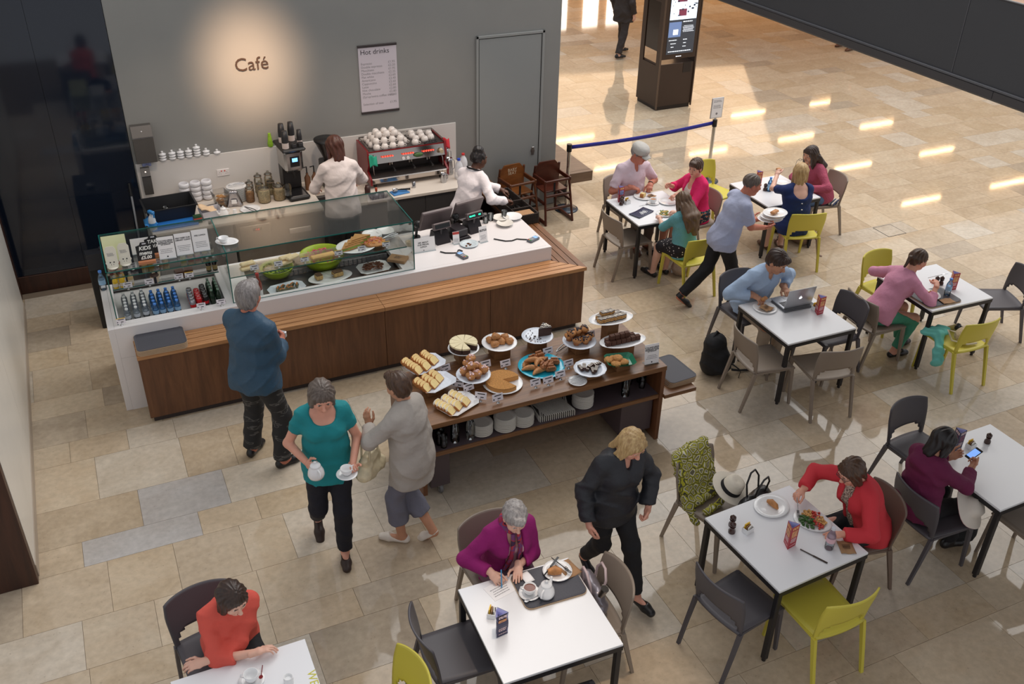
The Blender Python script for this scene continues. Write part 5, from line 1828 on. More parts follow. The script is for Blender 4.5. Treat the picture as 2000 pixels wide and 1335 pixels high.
b.add([(x * k, y * k, z) for k, z in ((.055, 0), (.085, .2), (.083, .2), (.053, .004)) for x, y in ((-1, -1), (1, -1), (1, 1), (-1, 1))], [(3, 2, 1, 0)] + [(j * 4 + i, j * 4 + (i + 1) % 4, j * 4 + 4 + (i + 1) % 4, j * 4 + 4 + i) for j in range(3) for i in range(4)])
b.obj('shell', clear('clear_tub', (246, 246, 245), .9, .04), t)
b = MB()
for k in range(34):
    a = rr.uniform(0, 6.28)
    z = .012 + .13 * rr.random()
    q = .055 + .03 * z / .2 - .022
    p = Vector((rr.uniform(-q, q), rr.uniform(-q, q), z))
    d = Vector((rr.uniform(-.7, .7), rr.uniform(-.7, .7), 1)).normalized() * .005
    b.cyl(p - d, p + d, .021, n=9)
stuff(b.obj('biscuits', mat('biscuit', (206, 150, 84), .8, var=(30, .15)), t))
t = thing('foil_bag', 'shiny silver foil bag with a clip beside the jars', 'bag', (1.44, 10.98, ZB), R(-12))
MB().sheet(lambda u, v: ((.09 - .05 * v) * (2 * u - 1), .03 * math.sin(PI * u) * (1 - v) * (1 if True else 0), .20 * v + .008 * math.sin(20 * u)), 10, 8, .05).obj('pouch', mat('foil', (180, 178, 182), .22, .9), t)
MB().bx(-.03, .03, -.03, -.026, .05, .1).obj('label', PAPER, t)
plate_stack('plate in the tall stack among the glass jars', 1.51, 11.17, ZB, .12, 14, .0125, 'plates among the jars', CHINA)
tongs('steel tongs on top of the plate stack among the jars', (1.42, 11.17, ZB + .185), R(10))
JG = clear('jar_glass', (252, 254, 253), .9, .03)
def jar(label, x, y, r, h, fill, fillm, rubber=True):
    t = thing('storage_jar', label, 'jar', (x, y, ZB), 0, 'glass storage jars')
    MB().lathe([(r * .9, 0), (r, .01), (r, h * .82), (r * .86, h * .92), (r * .86, h)], 22).obj('glass', JG, t)
    MB().lathe([(r * .9, h), (r * .9, h + .012), (r * .5, h + .02), (r * .28, h + .024), (r * .28, h + .045), (.0001, h + .05)], 18).obj('lid', JG, t)
    if fill:
        MB().lathe([(r * .85, .006), (r * .95, .014), (r * .95, h * fill), (r * .5, h * fill + .012), (.0001, h * fill + .006)], 22, wob=lambda a: 1 + .015 * math.sin(7 * a)).obj('filling', fillm, t)
    MB().tube([(r * .9 * math.cos(a), r * .9 * math.sin(a), h) for a in np.linspace(0, 2 * PI, 21)[:-1]], .004, 5, closed=True).obj('seal', mat('jar_seal', (150, 126, 104), .6), t)
MUES = mat('muesli', (226, 204, 164), .9, var=(90, .35), bump=(120, .8))
SEED = mat('seed_mix', (214, 188, 148), .9, var=(110, .4), bump=(140, .8))
jar('large round jar of pale muesli, left of the pair', 1.80, 10.99, .075, .17, .85, MUES)
jar('large round jar of flaked oats, right of the pair', 1.985, 11.0, .075, .17, .75, SEED)
jar('narrower jar of nuts left of the large muesli jar', 1.645, 11.06, .052, .17, .7, mat('nuts', (190, 142, 100), .9, var=(70, .35), bump=(90, .8)))
for k, (x, y, f) in enumerate(((1.68, 11.25, 0), (1.80, 11.3, .4), (1.79, 11.17, .5), (1.93, 11.32, .6), (1.93, 11.2, .3))):
    jar(('clip jar in the back row, leftmost', 'tall clip jar in the back row, behind the muesli', 'clip jar in the middle between the rows, behind the muesli', 'tall clip jar in the back row beside the coffee brewer', 'clip jar between the rows, beside the coffee brewer')[k], x, y, .05, .16 + .05 * (k in (1, 3)), f, (MUES, SEED)[k % 2])
def teapot(name, label, loc, rz, sc=1.0, lid=True):
    t = thing(name, label, 'teapot', loc, rz)
    b = MB().lathe([(.036, 0), (.052, .008), (.060, .03), (.056, .06), (.042, .092), (.036, .105), (.038, .108)], 22)
    b.xf(Matrix.Scale(sc, 4))
    b.obj('body', CHINA, t)
    MB().tube([(.048, 0, .045), (.075, 0, .065), (.086, 0, .10)], [.016, .012, .008], 10).xf(Matrix.Scale(sc, 4)).obj('spout', CHINA, t)
    MB().tube([(-.04, 0, .09), (-.075, 0, .09), (-.085, 0, .06), (-.055, 0, .03)], .007, 8).xf(Matrix.Scale(sc, 4)).obj('handle', CHINA, t)
    if lid:
        MB().lathe([(.038, .108), (.030, .120), (.010, .126), (.009, .132), (.013, .138), (.0001, .144)], 18).xf(Matrix.Scale(sc, 4)).obj('lid', CHINA, t)
    return t
teapot('teapot', 'white teapot on the back counter beside the flatbread', (1.27, 10.74, ZB), R(200), .95)
one(MB().lathe([(.02, 0), (.024, .04), (.018, .06), (.02, .065)], 14), 'salt_pot', CHINA, 'tiny white pot beside the back counter teapot', 'pot', (1.40, 10.75, ZB))
one(plate_mb(.12), 'plate', CHINA, 'plate with a pair of tongs in front of the jars', 'plate', (1.59, 10.82, ZB))
tongs('dark tongs standing open on the plate before the jars', (1.53, 10.84, ZB + .03), R(-60))
one(plate_mb(.12), 'steel_dish', STEELY, 'steel dish behind the flatbread container', 'dish', (1.20, 11.0, ZB))

# coffee brewer and grinder
t = thing('coffee_brewer', 'tall chrome filter coffee brewer with a blue display', 'coffee machine', (2.19, 11.1, ZB), R(4))
MB().bx(-.13, .13, -.25, .2, 0, .06, b=.02).obj('base', BLACKP, t)
MB().bx(-.09, .09, -.23, -.06, .06, .064).obj('drip_tray', STEELY, t)
MB().bx(-.11, .11, .02, .2, .06, .36, b=.01).obj('column', mat('machine_black', (32, 30, 32), .35), t)
MB().bx(-.115, .115, -.14, .2, .33, .60, b=.03).obj('boiler_housing', mat('brewer_chrome', (170, 168, 166), .18, .9), t)
MB().bx(-.145, .145, -.2, .23, .60, .64, b=.02).obj('top_tray', BLACKP, t)
MB().bx(-.05, .065, -.146, -.138, .40, .53, b=.003).obj('control_panel', BLACKP, t)
MB().bx(-.025, .04, -.149, -.145, .465, .51).obj('display', mat('lcd_blue', (110, 180, 255), .3, emit=2.5), t)
MB().cyl((0, -.10, .33), (0, -.10, .24), .02, .012, n=10).obj('spout', BLACKP, t)
MB().lathe([(.05, .065), (.055, .16), (.05, .19)], 16, (-.12, -.14, 0)).obj('glass_jug', CLG, t)
CUPB = mat('cup_black', (34, 32, 34), .4)
CUPP = mat('cup_pale', (206, 192, 186), .6)
for k, (x, y, n, m2, lb) in enumerate(((2.13, 11.2, 9, 5, 'tall stack of paper cups on the brewer, back left'), (2.25, 11.22, 9, 5, 'tall stack of paper cups on the brewer, back right'), (2.12, 10.98, 8, 4, 'stack of paper cups on the brewer, front left'), (2.31, 11.06, 6, 3, 'short stack of small paper cups on the brewer, right'))):
    for j in range(n):
        b = MB().lathe([(.030, .08), (.040, .0), (.041, -.002), (.0385, -.001), (.028, .078)], 16) if True else None
        sc = .8 if k == 3 else 1
        one(MB().lathe([(.041 * sc, 0), (.040 * sc, .006), (.031 * sc, .09), (.0001, .09)], 16), 'paper_cup', CUPB if j >= n - m2 else CUPP, lb, 'paper cup', (x, y, ZB + .641 + j * .017), 0, 'paper cups, ' + lb.split(', ')[1])
for k, (x, y) in enumerate(((2.22, 10.99), (2.30, 11.0))):
    for j in range(3):
        one(MB().lathe([(.036, 0), (.036, .01), (.028, .016), (.026, .012), (.0001, .012)], 16), 'cup_cover', CUPB, 'black cup lid piled at the front of the brewer top', 'lid', (x, y, ZB + .641 + j * .012), 0, 'black cup lids')
t = thing('syrup_pumps', 'dark pump dispensers between the brewer and the barista', 'pump dispenser', (2.42, 11.16, ZB))
for k, x in enumerate((-.04, .05)):
    MB().lathe([(.036, 0), (.038, .16), (.015, .2), (.015, .22)], 14, (x, 0, 0)).obj('bottle', mat('syrup_amber', (120, 84, 60), .2), t)
    MB().tube([(x, 0, .22), (x, 0, .30), (x - .05, -.02, .30)], .008, 6).obj('pump', BLACKP, t)
t = thing('coffee_grinder', 'black coffee grinder with a wide hopper behind the barista', 'grinder', (2.66, 11.17, ZB))
MB().bx(-.09, .09, -.12, .14, 0, .34, b=.015).obj('body', mat('machine_black'), t)
MB().lathe([(.05, .34), (.06, .40), (.14, .58), (.15, .60)], 20).obj('hopper', mat('hopper_smoke', (48, 42, 40), .2), t)
MB().lathe([(.155, .60), (.155, .62), (.0001, .63)], 20).obj('hopper_lid', BLACKP, t)

# ------------------------------------------------------------------ espresso machine with warming cups
t = thing('espresso_machine', 'wide chrome and red espresso machine stacked with warming cups', 'espresso machine', (3.62, 11.12, ZB), R(0))
CHR = mat('machine_chrome', (190, 182, 176), .14, 1.0)
MRED = mat('machine_red', (132, 30, 34), .3)
for x in (-.44, .44):
    for y in (-.18, .2):
        MB().cyl((x, y, 0), (x, y, .06), .022, n=10).obj('foot', BLACKP, t)
MB().bx(-.51, .51, -.26, .27, .06, .13, b=.01).obj('base', CHR, t)
MB().bx(-.50, .50, -.25, -.02, .13, .138).obj('drip_tray', mat('drip_grey', (90, 84, 82), .4, .6), t)
MB().bx(-.48, .48, -.0, .27, .13, .42).obj('back_body', mat('machine_dark_steel', (92, 86, 84), .35, .7), t)
MB().prism([(-.20, .30), (.27, .30), (.27, .44), (-.16, .44)], -.5, .5, 0, Matrix(((0, 0, 1, 0), (1, 0, 0, 0), (0, 1, 0, 0), (0, 0, 0, 1)))).obj('upper_body', CHR, t)
for s in (-1, 1):
    MB().prism([(-.27, .05), (.28, .05), (.28, .47), (-.17, .47), (-.21, .30), (-.14, .2), (-.27, .13)], s * .51 - .012, s * .51 + .012, 0, Matrix(((0, 0, 1, 0), (1, 0, 0, 0), (0, 1, 0, 0), (0, 0, 0, 1)))).obj('side_panel', MRED, t)
MB().bx(-.50, .50, -.15, .27, .44, .452).obj('cup_tray', mat('drip_grey'), t)
MB().bx(-.505, .505, -.162, -.155, .438, .452).obj('red_trim', MRED, t)
b = MB()
b.tube([(-.49, -.14, .50), (-.49, .26, .50), (.49, .26, .50), (.49, -.14, .50)], .008, 6)
for x, y in ((-.49, -.14), (-.49, .26), (0, .26), (.49, .26), (.49, -.14)):
    b.cyl((x, y, .45), (x, y, .50), .006, n=6)
b.obj('cup_rail', CHR, t)
for g in range(3):
    for k in range(5):
        x = -.33 + g * .27 + k * .032
        one_ = MB().cyl((x, -.205, .385), (x, -.212, .387), .011, n=10)
        one_.obj('button', mat('button_red', (255, 86, 66), .4, emit=.9), t)
MB().lathe([(.06, 0), (.06, .004), (.0001, .006)], 18, sx=1, sy=.5).xf(Matrix.Translation((.14, -.205, .35)) @ Matrix.Rotation(R(100), 4, 'X')).obj('maker_plate', mat('plate_green', (90, 130, 80), .4), t)
for x in (-.44, .44):
    MB().cyl((x, -.20, .37), (x, -.25, .365), .026, n=14).obj('steam_knob', mat('knob_cream', (206, 190, 160), .4), t)
for x in (-.06, .0):
    MB().cyl((x, -.198, .33), (x, -.21, .33), .02, n=14).obj('gauge', PAPER, t)
for x in (-.2, .06, .3):
    MB().cyl((x, -.10, .30), (x, -.10, .235), .035, n=14).obj('group_head', CHR, t)
    MB().tube([(x, -.12, .24), (x, -.20, .232), (x, -.28, .215)], [.012, .012, .016], 8).obj('filter_handle', BLACKP, t)
for x in (-.46, .46):
    MB().tube([(x, -.16, .31), (x, -.21, .27), (x + .01, -.2, .16)], .006, 6).obj('steam_wand', CHR, t)
one(MB().sheet(lambda u, v: (-.05 + .1 * u, -.02 - .04 * v + .01 * math.sin(8 * u), .05 - .12 * v + .015 * math.sin(6 * u + 5 * v)), 8, 8, .006), 'green_cloth', mat('cloth_green', (40, 160, 130), .85), 'green cloth hung on the left knob of the espresso machine', 'cloth', (3.15, 10.90, ZB + .38))
one(MB().sheet(lambda u, v: (-.05 + .1 * u, -.02 - .04 * v + .01 * math.sin(8 * u), .05 - .12 * v + .015 * math.sin(6 * u + 5 * v)), 8, 8, .006), 'red_cloth', mat('cloth_red', (206, 52, 62), .85), 'red cloth hung at the right end of the espresso machine', 'cloth', (4.17, 11.05, ZB + .42))
def cup_mb(r=.050, h=.062, up=False):
    m = MB()
    P = [(r * .52, 0), (r * .62, .003), (r * .86, h * .4), (r, h), (r * .93, h), (r * .8, h * .42), (.0001, .008)]
    m.lathe(P, 18)
    m.tube([(r * .86, 0, h * .86), (r * 1.32, 0, h * .86), (r * 1.42, 0, h * .55), (r * .82, 0, h * .32)], .0045, 6)
    if not up:
        m.xf(Matrix.Translation((0, 0, h)) @ Matrix.Rotation(PI, 4, 'X'))
    return m
CUPC = mat('warm_cup_china', (232, 224, 218), .22, coat=.3)
o = None
def warm(x, y, z, q):
    global o
    p = (3.62 + x, 11.12 + y, ZB + .453 + z)
    if o is None:
        o = one(cup_mb(), 'coffee_cup', CUPC, 'white cup upside down in the pile on the espresso machine', 'cup', p, q, 'cups warming on the espresso machine')
    else:
        copy1(o, p, q)
for j in range(4):
    for i in range(5 if j else 4):
        warm(-.40 + i * .106 + (.0 if j else .03), -.10 + j * .108, 0, -.6)
for j in range(3):
    for i in range(4):
        warm(-.36 + i * .106, -.05 + j * .108, .063, -.6)
for j in range(2):
    for i in range(3):
        warm(-.31 + i * .106, .0 + j * .108, .126, -.6)
for i, (x, y) in enumerate(((.14, -.09), (.19, .03), (.29, -.03), (.18, .14), (.29, .09), (.39, .02), (.20, .24), (.31, .21), (.41, .15))):
    warm(x, y, 0, -.5 + i)
for j in range(4):
    one(MB().lathe([(.034, 0), (.034, .014), (.024, .014), (.024, .004)], 14), 'cup_cover', CUPB, 'black ring lid at the right front of the cup tray', 'lid', (3.90 + .04 * j, 11.0 + .01 * j, ZB + .453), 0, 'black ring lids')
# things in front of the machine
def pitcher(label, x, y, r, h):
    t = thing('milk_pitcher', label, 'pitcher', (x, y, ZB), 0, 'steel milk pitchers')
    MB().lathe([(r, 0), (r, h * .3), (r * .78, h * .8), (r * .86, h), (r * .82, h), (r * .7, h * .8), (r * .9, .01), (.0001, .008)], 18).obj('body', STEELY, t)
    MB().tube([(r * .8, 0, h * .85), (r * 1.5, 0, h * .8), (r * 1.5, 0, h * .35), (r * .95, 0, h * .25)], .006, 6).obj('handle', STEELY, t)
pitcher('steel pitcher at the front right of the espresso machine', 4.03, 10.76, .04, .12)
pitcher('tall steel pitcher behind the front pitcher', 4.24, 11.22, .05, .26)
pitcher('steel pitcher stack right of the machine, middle', 4.20, 10.98, .046, .22)
def milk(label, x, y, capc):
    t = thing('milk_bottle', label, 'milk bottle', (x, y, ZB), 0)
    MB().lathe([(.05, 0), (.055, .01), (.055, .15), (.042, .20), (.018, .235), (.018, .25)], 16).obj('bottle', mat('milk_plastic', (226, 226, 230), .35), t)
    MB().cyl((0, 0, .245), (0, 0, .268), .021, n=12).obj('cap', capc, t)
    MB().lathe([(.0556, .04), (.0556, .10)], 16).obj('label', PAPER, t)
milk('milk bottle with a blue cap at the right end of the back counter', 4.26, 10.92 - .12, mat('cap_blue', (50, 80, 200), .4))
milk('milk bottle with a red cap at the right end of the back counter', 4.38, 10.95, mat('cap_red', (214, 60, 60), .4))
one(MB().bx(-.10, .10, -.075, .075, 0, .02, b=.004), 'tamping_mat', mat('rubber_black', (36, 28, 28), .7), 'black tamping mat at the counter edge', 'mat', (3.11, 10.62, ZB))
t = thing('tamper', 'coffee tamper with a red wooden handle on the black mat', 'tamper', (3.10, 10.64, ZB + .0205))
MB().lathe([(.028, 0), (.028, .012), (.01, .018), (.008, .04)], 14).obj('foot', STEELY, t)
MB().lathe([(.008, .04), (.014, .05), (.016, .08), (.012, .095), (.0001, .10)], 12).obj('handle', mat('tamper_red', (178, 72, 40), .35), t)
one(MB().lathe([(.036, 0), (.036, .07), (.03, .075), (.026, .10), (.0001, .102)], 14), 'shaker', mat('shaker_dark', (60, 30, 26), .4), 'dark chocolate shaker beside the espresso machine', 'shaker', (3.03, 10.78, ZB))
one(MB().sheet(lambda u, v: (-.11 + .22 * u, -.07 + .14 * v, .006 + .004 * math.sin(9 * u) * math.sin(8 * v)), 10, 8, .004), 'blue_wipe', mat('wipe_blue', (70, 130, 190), .85), 'blue wipe spread on the back counter under the filter handle', 'cloth', (3.40, 10.64, ZB), R(8))
t = thing('portafilter', 'loose filter holder with black handle lying on the blue wipe', 'portafilter', (3.35, 10.66, ZB + .016), R(-6))
MB().lathe([(.03, 0), (.034, .03), (.03, .03), (.026, .004)], 16).obj('basket', STEELY, t)
MB().tube([(.03, 0, .02), (.08, 0, .02), (.19, .0, .014)], [.008, .011, .014], 8).obj('handle', BLACKP, t)
one(MB().lathe([(.024, 0), (.024, .065), (.020, .07), (.02, .078), (.0001, .08)], 14), 'steel_shaker', STEELY, 'small steel shaker on the back counter edge', 'shaker', (3.62, 10.73, ZB))

# ------------------------------------------------------------------ display case contents
ZC = 1.4865
def leaflet(label, x, y, rz, lean, words=None):
    t = thing('shaped_leaflet', label, 'leaflet', (x, y, ZC), rz, 'sheep face leaflets')
    M = Matrix.Rotation(R(-lean), 4, 'X')
    P = [(-.05, 0), (.05, 0), (.05, .17), (.03, .20), (-.03, .20), (-.05, .17)]
    b = MB().prism(P, -.002, .002, 0, M @ Matrix.Rotation(PI / 2, 4, 'X'))
    b.lathe([(.042, 0), (.042, .003), (.0001, .0035)], 18)
    k = len(b.v) - 18 * 3 - 18 - 18
    b.obj('card', mat('leaflet_cream', (226, 222, 208), .7), t)
    f = MB()
    for s in (-1, 1):
        for q in range(9):
            a = 2 * PI * q / 9
        f.cyl((s * .016, -.003, .052), (s * .016, -.006, .052), .0065, n=8)
        f.box((s * .010, -.004, .03), (.003, .002, .012), 0)
    f.xf(M)
    f.obj('drawn_face', INK, t)
    h = MB().prism([(.055 * math.cos(a) * (1 + .06 * math.cos(6 * a)), .048 + .042 * math.sin(a) * (1 + .06 * math.cos(6 * a))) for a in np.linspace(0, 2 * PI, 25)[:-1]], .0022, .004, 0, M @ Matrix.Rotation(PI / 2, 4, 'X'))
    h.obj('head_cutout', mat('leaflet_cream'), t)
    lines(t, -.035, .035, (.11, .118, .126, .134), -.0022, .004, INKG, M, jag=.6, seed=3)
leaflet('cream animal-face leaflet at the left end of the display case top, left one', -.03, 8.66, R(-4), 14)
leaflet('cream animal-face leaflet at the left end of the display case top, right one', .085, 8.69, R(-4), 14)
signboard('pale yellow sheet behind the animal-face leaflets', .02, 8.80, ZC, .21, .24, R(-2), '', 1, 12, .02, 0, material=mat('pale_yellow_paper', (232, 236, 190), .6))
def chalk(label, x, y, rz, body, size, sz2):
    t = thing('chalkboard', label, 'chalkboard', (x, y, ZC), rz)
    M = Matrix.Rotation(R(-12), 4, 'X')
    w, h = .155, .20
    P = [(-w / 2, .03), (w / 2, .03), (w / 2, h * .84), (w * .28, h * .88), (w * .2, h), (-w * .2, h), (-w * .28, h * .88), (-w / 2, h * .84)]
    MB().prism(P, -.004, .004, 0, M @ Matrix.Rotation(PI / 2, 4, 'X')).obj('board', mat('chalk_black', (26, 26, 28), .7), t)
    MB().box((0, -.0045, h * .93), (.035, .002, .012), M=None).xf(M).obj('hand_hole', mat('hand_hole_pale', (200, 200, 206), .7), t)
    MB().bx(-w / 2, w / 2, -.03, .03, 0, .03, b=.003).obj('wooden_foot', mat('foot_wood', (196, 128, 88), .5), t)
    for k, (s, z) in enumerate(body):
        o = text(s, size if k < 2 else sz2, mat('chalk_white', (240, 240, 236), .8), t, off=.0016, shear=.15)
        o.matrix_local = M @ Matrix.Translation((0, -.0052, z)) @ Matrix.Rotation(PI / 2, 4, 'X')
chalk('chalkboard reading KIDS menu on the display case top', .27, 8.64, R(-2), (('KIDS', .143), ('menu', .098), ('£5.00', .055)), .05, .042)
chalk('chalkboard half hidden behind the kids menu board', .36, 8.76, R(-2), (('TAKE', .143), ('AWAY', .098)), .045, .04)
signboard('pale blank sheet behind the two chalkboards', .25, 8.86, ZC, .18, .15, R(-3), '', 1, 12, .02, 0)
signboard('white notice about allergies on the display case top, left of three', .46, 8.66, ZC, .15, .21, R(-3), 'IF YOU HAVE A SPECIAL\nALLERGY OR DIETARY\nREQUIREMENT, PLEASE\nLET US KNOW', 3, 12, .013, 3, True)
signboard('white notice about keeping the library clean, middle of three', .62, 8.68, ZC, .15, .21, R(-3), 'HELP KEEP OUR\nLIBRARY CLEAN', 4, 12, .019, 4)
signboard('white deli lunch card on the display case top, right of three', .78, 8.70, ZC, .15, .21, R(-3), 'DELI LUNCH', 5, 12, .018, 4)
def saucer_cup(label, x, y, z, rz, r=.075, sx=1.0, fill=None, cup=(.046, .058), off=(0, 0)):
    one(plate_mb(r, sx, .014, 24), 'saucer', CHINA, 'saucer under the ' + label, 'saucer', (x, y, z), rz)
    t = thing('cup', label, 'cup', (x + off[0], y + off[1], z + .0095), rz)
    cup_mb(cup[0], cup[1], True).obj('cup_body', CHINA, t)
    if fill:
        MB().cyl((0, 0, cup[1] * .7), (0, 0, cup[1] * .8), cup[0] * .84, cup[0] * .87, n=18).obj('drink', fill, t)
    return t
saucer_cup('white cup on an oval saucer on top of the display case', 1.03, 8.80, ZC, R(150), .085, 1.35, None, (.05, .05), (-.03, 0))
LBL = mat('bottle_label', (226, 214, 196), .5)
def bottle(name, label, loc, prof, glassm, capm, group, lab=None, labm=None, liquid=None, cat='bottle'):
    t = thing(name, label, cat, loc, rr.uniform(0, 6), group)
    r, h = prof
    MB().lathe([(r * .85, 0), (r, .006), (r, h * .55), (r * .92, h * .65), (r * .42, h * .86), (r * .40, h * .93)], 14).obj('bottle_body', glassm, t)
    MB().cyl((0, 0, h * .91), (0, 0, h), r * .5, n=12).obj('cap', capm, t)
    if lab:
        MB().lathe([(r * 1.015, h * lab[0]), (r * 1.015, h * lab[1])], 14).obj('label', labm or LBL, t)
    return t
def rep(o, spots, z, rows=None):
    base = o['label']
    for x, y in spots:
        lb = base
        if rows:
            k = min(range(len(rows)), key=lambda i: abs(rows[i][0] - x))
            j = int(round((y - 8.76) / .066))
            lb = base.split(',')[0] + ', %s row, %s from front' % (rows[k][1], NTH[max(j, 0)])
        dup(o, (x, y, z), rr.uniform(0, 6), lb)
    if rows:
        o['label'] = base.split(',')[0] + ', leftmost row, frontmost'
WB = clear('water_plastic', (236, 244, 249), 1.0, .05, 1.5)
WBB = clear('blue_water_plastic', (190, 222, 244), 1.0, .08, 1.6)
WBC = clear('clear_water_bottle', (238, 242, 245), 1.0, .08, 1.6)
CAPW, CAPB_ = mat('cap_white', (226, 228, 230), .4), mat('cap_bright_blue', (84, 142, 226), .4)
ZW = .8605
o1 = bottle('water_bottle', 'small still water bottle with a white cap, left rows of the case', (.0, 8.74, ZW), (.030, .14), WBC, CAPW, 'white capped water bottles', (.25, .5), mat('clear_label', (200, 206, 214), .4))
rep(o1, [(x, 8.74 + .065 * j + .01 * i) for i, x in enumerate((.0, .085, .17)) for j in range(6) if (i, j) != (0, 0)], ZW, ((.0, 'leftmost'), (.085, 'middle'), (.17, 'right')))
o2 = bottle('water_bottle', 'small water bottle with a blue cap, middle rows of the case', (.26, 8.74, ZW), (.030, .14), WBB, CAPB_, 'blue capped water bottles', (.25, .5), mat('blue_label', (150, 190, 226), .4))
rep(o2, [(x, 8.74 + .07 * j) for i, x in enumerate((.255, .325, .395, .465)) for j in range(5) if (i, j) != (0, 0)], ZW, ((.255, 'leftmost'), (.325, 'second'), (.395, 'third'), (.465, 'right')))
def can(label, x, y, m, m2, group, words=None):
    t = thing('drink_can', label, 'can', (x, y, ZW), 0, group)
    MB().lathe([(.022, 0), (.028, .006), (.028, .098), (.024, .106)], 16).obj('can_body', m, t)
    MB().lathe([(.024, .106), (.0235, .108), (.021, .104), (.0001, .104)], 16).obj('lid', STEELY, t)
    if m2:
        MB().lathe([(.0283, .03), (.0283, .06)], 16).obj('band', m2, t)
    return t
SIL, CRED, CBLK = mat('can_silver', (190, 190, 196), .25, .8), mat('can_red', (206, 26, 34), .25), mat('can_black', (30, 28, 30), .25)
k1 = can('silver drinks can in the left column of cans', .61, 8.74, SIL, CRED, 'silver cans')
rep(k1, [(.61, 8.74 + .062 * j) for j in range(1, 5)], ZW, ((.61, 'leftmost'),))
k2 = can('red drinks can with white script', .675, 8.76, CRED, None, 'red cans')
w_ = text('Coca-Cola', .02, mat('can_script', (245, 240, 240), .4), k2, (0, -.0288, .055), (PI / 2, 0, 0), shear=.3, sx=.55)
rep(k2, [(.675, 8.76 + .062 * j) for j in range(1, 4)], ZW, ((.675, 'leftmost'),))
k3 = can('black topped drinks can by the red cans', .74, 8.77, CBLK, CRED, 'black cans')
rep(k3, [(.74, 8.77 + .062 * j) for j in range(1, 5)], ZW, ((.74, 'leftmost'),))
o3 = bottle('glass_bottle', 'dark green glass bottle in the right columns of the case', (.805, 8.78, ZW), (.026, .16), mat('green_glass', (22, 48, 30), .12, coat=.4), mat('cap_silver_green', (150, 180, 160), .3, .5), 'green glass bottles')
rep(o3, [(x, 8.78 + .062 * j) for x in (.805, .868) for j in range(5) if (x, j) != (.805, 0)], ZW, ((.805, 'leftmost'), (.868, 'right')))
Z3, Z2 = 1.0825, 1.2475
JU = mat('orange_juice', (240, 196, 40), .25, coat=.3)
o4 = bottle('juice_bottle', 'yellow juice bottle at the left of the middle shelf', (-.045, 9.04, Z3), (.026, .135), JU, CAPW, 'yellow juice bottles', (.15, .42))
rep(o4, [(.018, 9.04), (-.03, 9.12), (.03, 9.12)], Z3)
bottle('juice_bottle', 'pale smoothie bottle right of the yellow juices', (.10, 9.07, Z3), (.026, .135), mat('smoothie', (214, 184, 130), .3), CAPW, None, (.15, .42))
def pot(label, x, y, z, m, m2, group=None):
    t = thing('dessert_pot', label, 'pot', (x, y, z), 0, group)
    MB().lathe([(.034, 0), (.042, .07)], 16).obj('pot_body', m, t)
    MB().lathe([(.043, .07), (.043, .075), (.0001, .078)], 16).obj('lid', m2, t)
    MB().bx(-.012, .012, -.045, -.036, .0, .07).obj('label', INK, t)
pot('small layered dessert pot on the middle shelf, front', .32, 9.03, Z3, mat('dessert_cream', (226, 206, 176), .4), CHOC)
pot('small layered dessert pot on the middle shelf, behind the front one', .345, 9.14, Z3, mat('dessert_cream'), CHOC)
pk = thing('sandwich_pack', 'dark boxed sandwich pack at the middle of the shelf', 'pack', (.56, 9.08, Z3), R(4))
MB().prism([(-.08, 0), (.08, 0), (.08, .03), (-.08, .075)], -.04, .04, 0, Matrix(((0, 0, 1, 0), (1, 0, 0, 0), (0, 1, 0, 0), (0, 0, 0, 1)))).obj('box', mat('pack_brown', (96, 66, 50), .4, var=(30, .3)), pk)
MB().bx(-.03, .03, -.075, -.07, .0, .03).obj('label', PAPER, pk)
dup(pk, (.65, 9.09, Z3), R(-3), 'dark boxed sandwich pack beside the first, under the yellow ticket')
o5 = bottle('dark_bottle', 'dark bottle with a gold label at the right of the middle shelf, left one', (.845, 9.06, Z3), (.026, .16), mat('dark_glass', (26, 20, 20), .12, coat=.4), CAPW, 'dark gold labelled bottles', (.12, .42), mat('gold_label', (150, 130, 84), .4))
dup(o5, (.905, 9.06, Z3), 1, 'dark bottle with a gold label at the right of the middle shelf, right one')
for k, (x, c, lb) in enumerate(((-.05, (190, 60, 52), 'red labelled drink at the left of the top shelf, first'), (.02, (206, 70, 66), 'red labelled drink at the left of the top shelf, second'), (.25, (226, 190, 60), 'yellow jar on the top shelf, left one'), (.31, (230, 186, 50), 'yellow jar on the top shelf, right one'),
                               (.39, (226, 150, 40), 'orange jar on the top shelf, first'), (.45, (206, 140, 60), 'orange jar on the top shelf, second'), (.62, (196, 206, 60), 'lime jar on the top shelf'), (.69, (190, 50, 66), 'dark red jar on the top shelf'), (.76, (222, 90, 120), 'pink jar on the top shelf'),
                               (.835, (60, 50, 34), 'dark jar on the top shelf, first'), (.895, (66, 60, 40), 'dark jar on the top shelf, second'))):
    m = mat('jar_tint_%d' % k, c, .3, coat=.3)
    bottle('preserve_jar', lb, (x, 9.10, Z2), (.029, .13), m, mat('jar_cap_%d' % (k % 3), ((60, 56, 50), (200, 196, 190), (150, 120, 60))[k % 3], .4), None, (.2, .5), mat('jar_label_%d' % (k % 2), ((236, 226, 200), (224, 208, 160))[k % 2], .5), cat='jar')
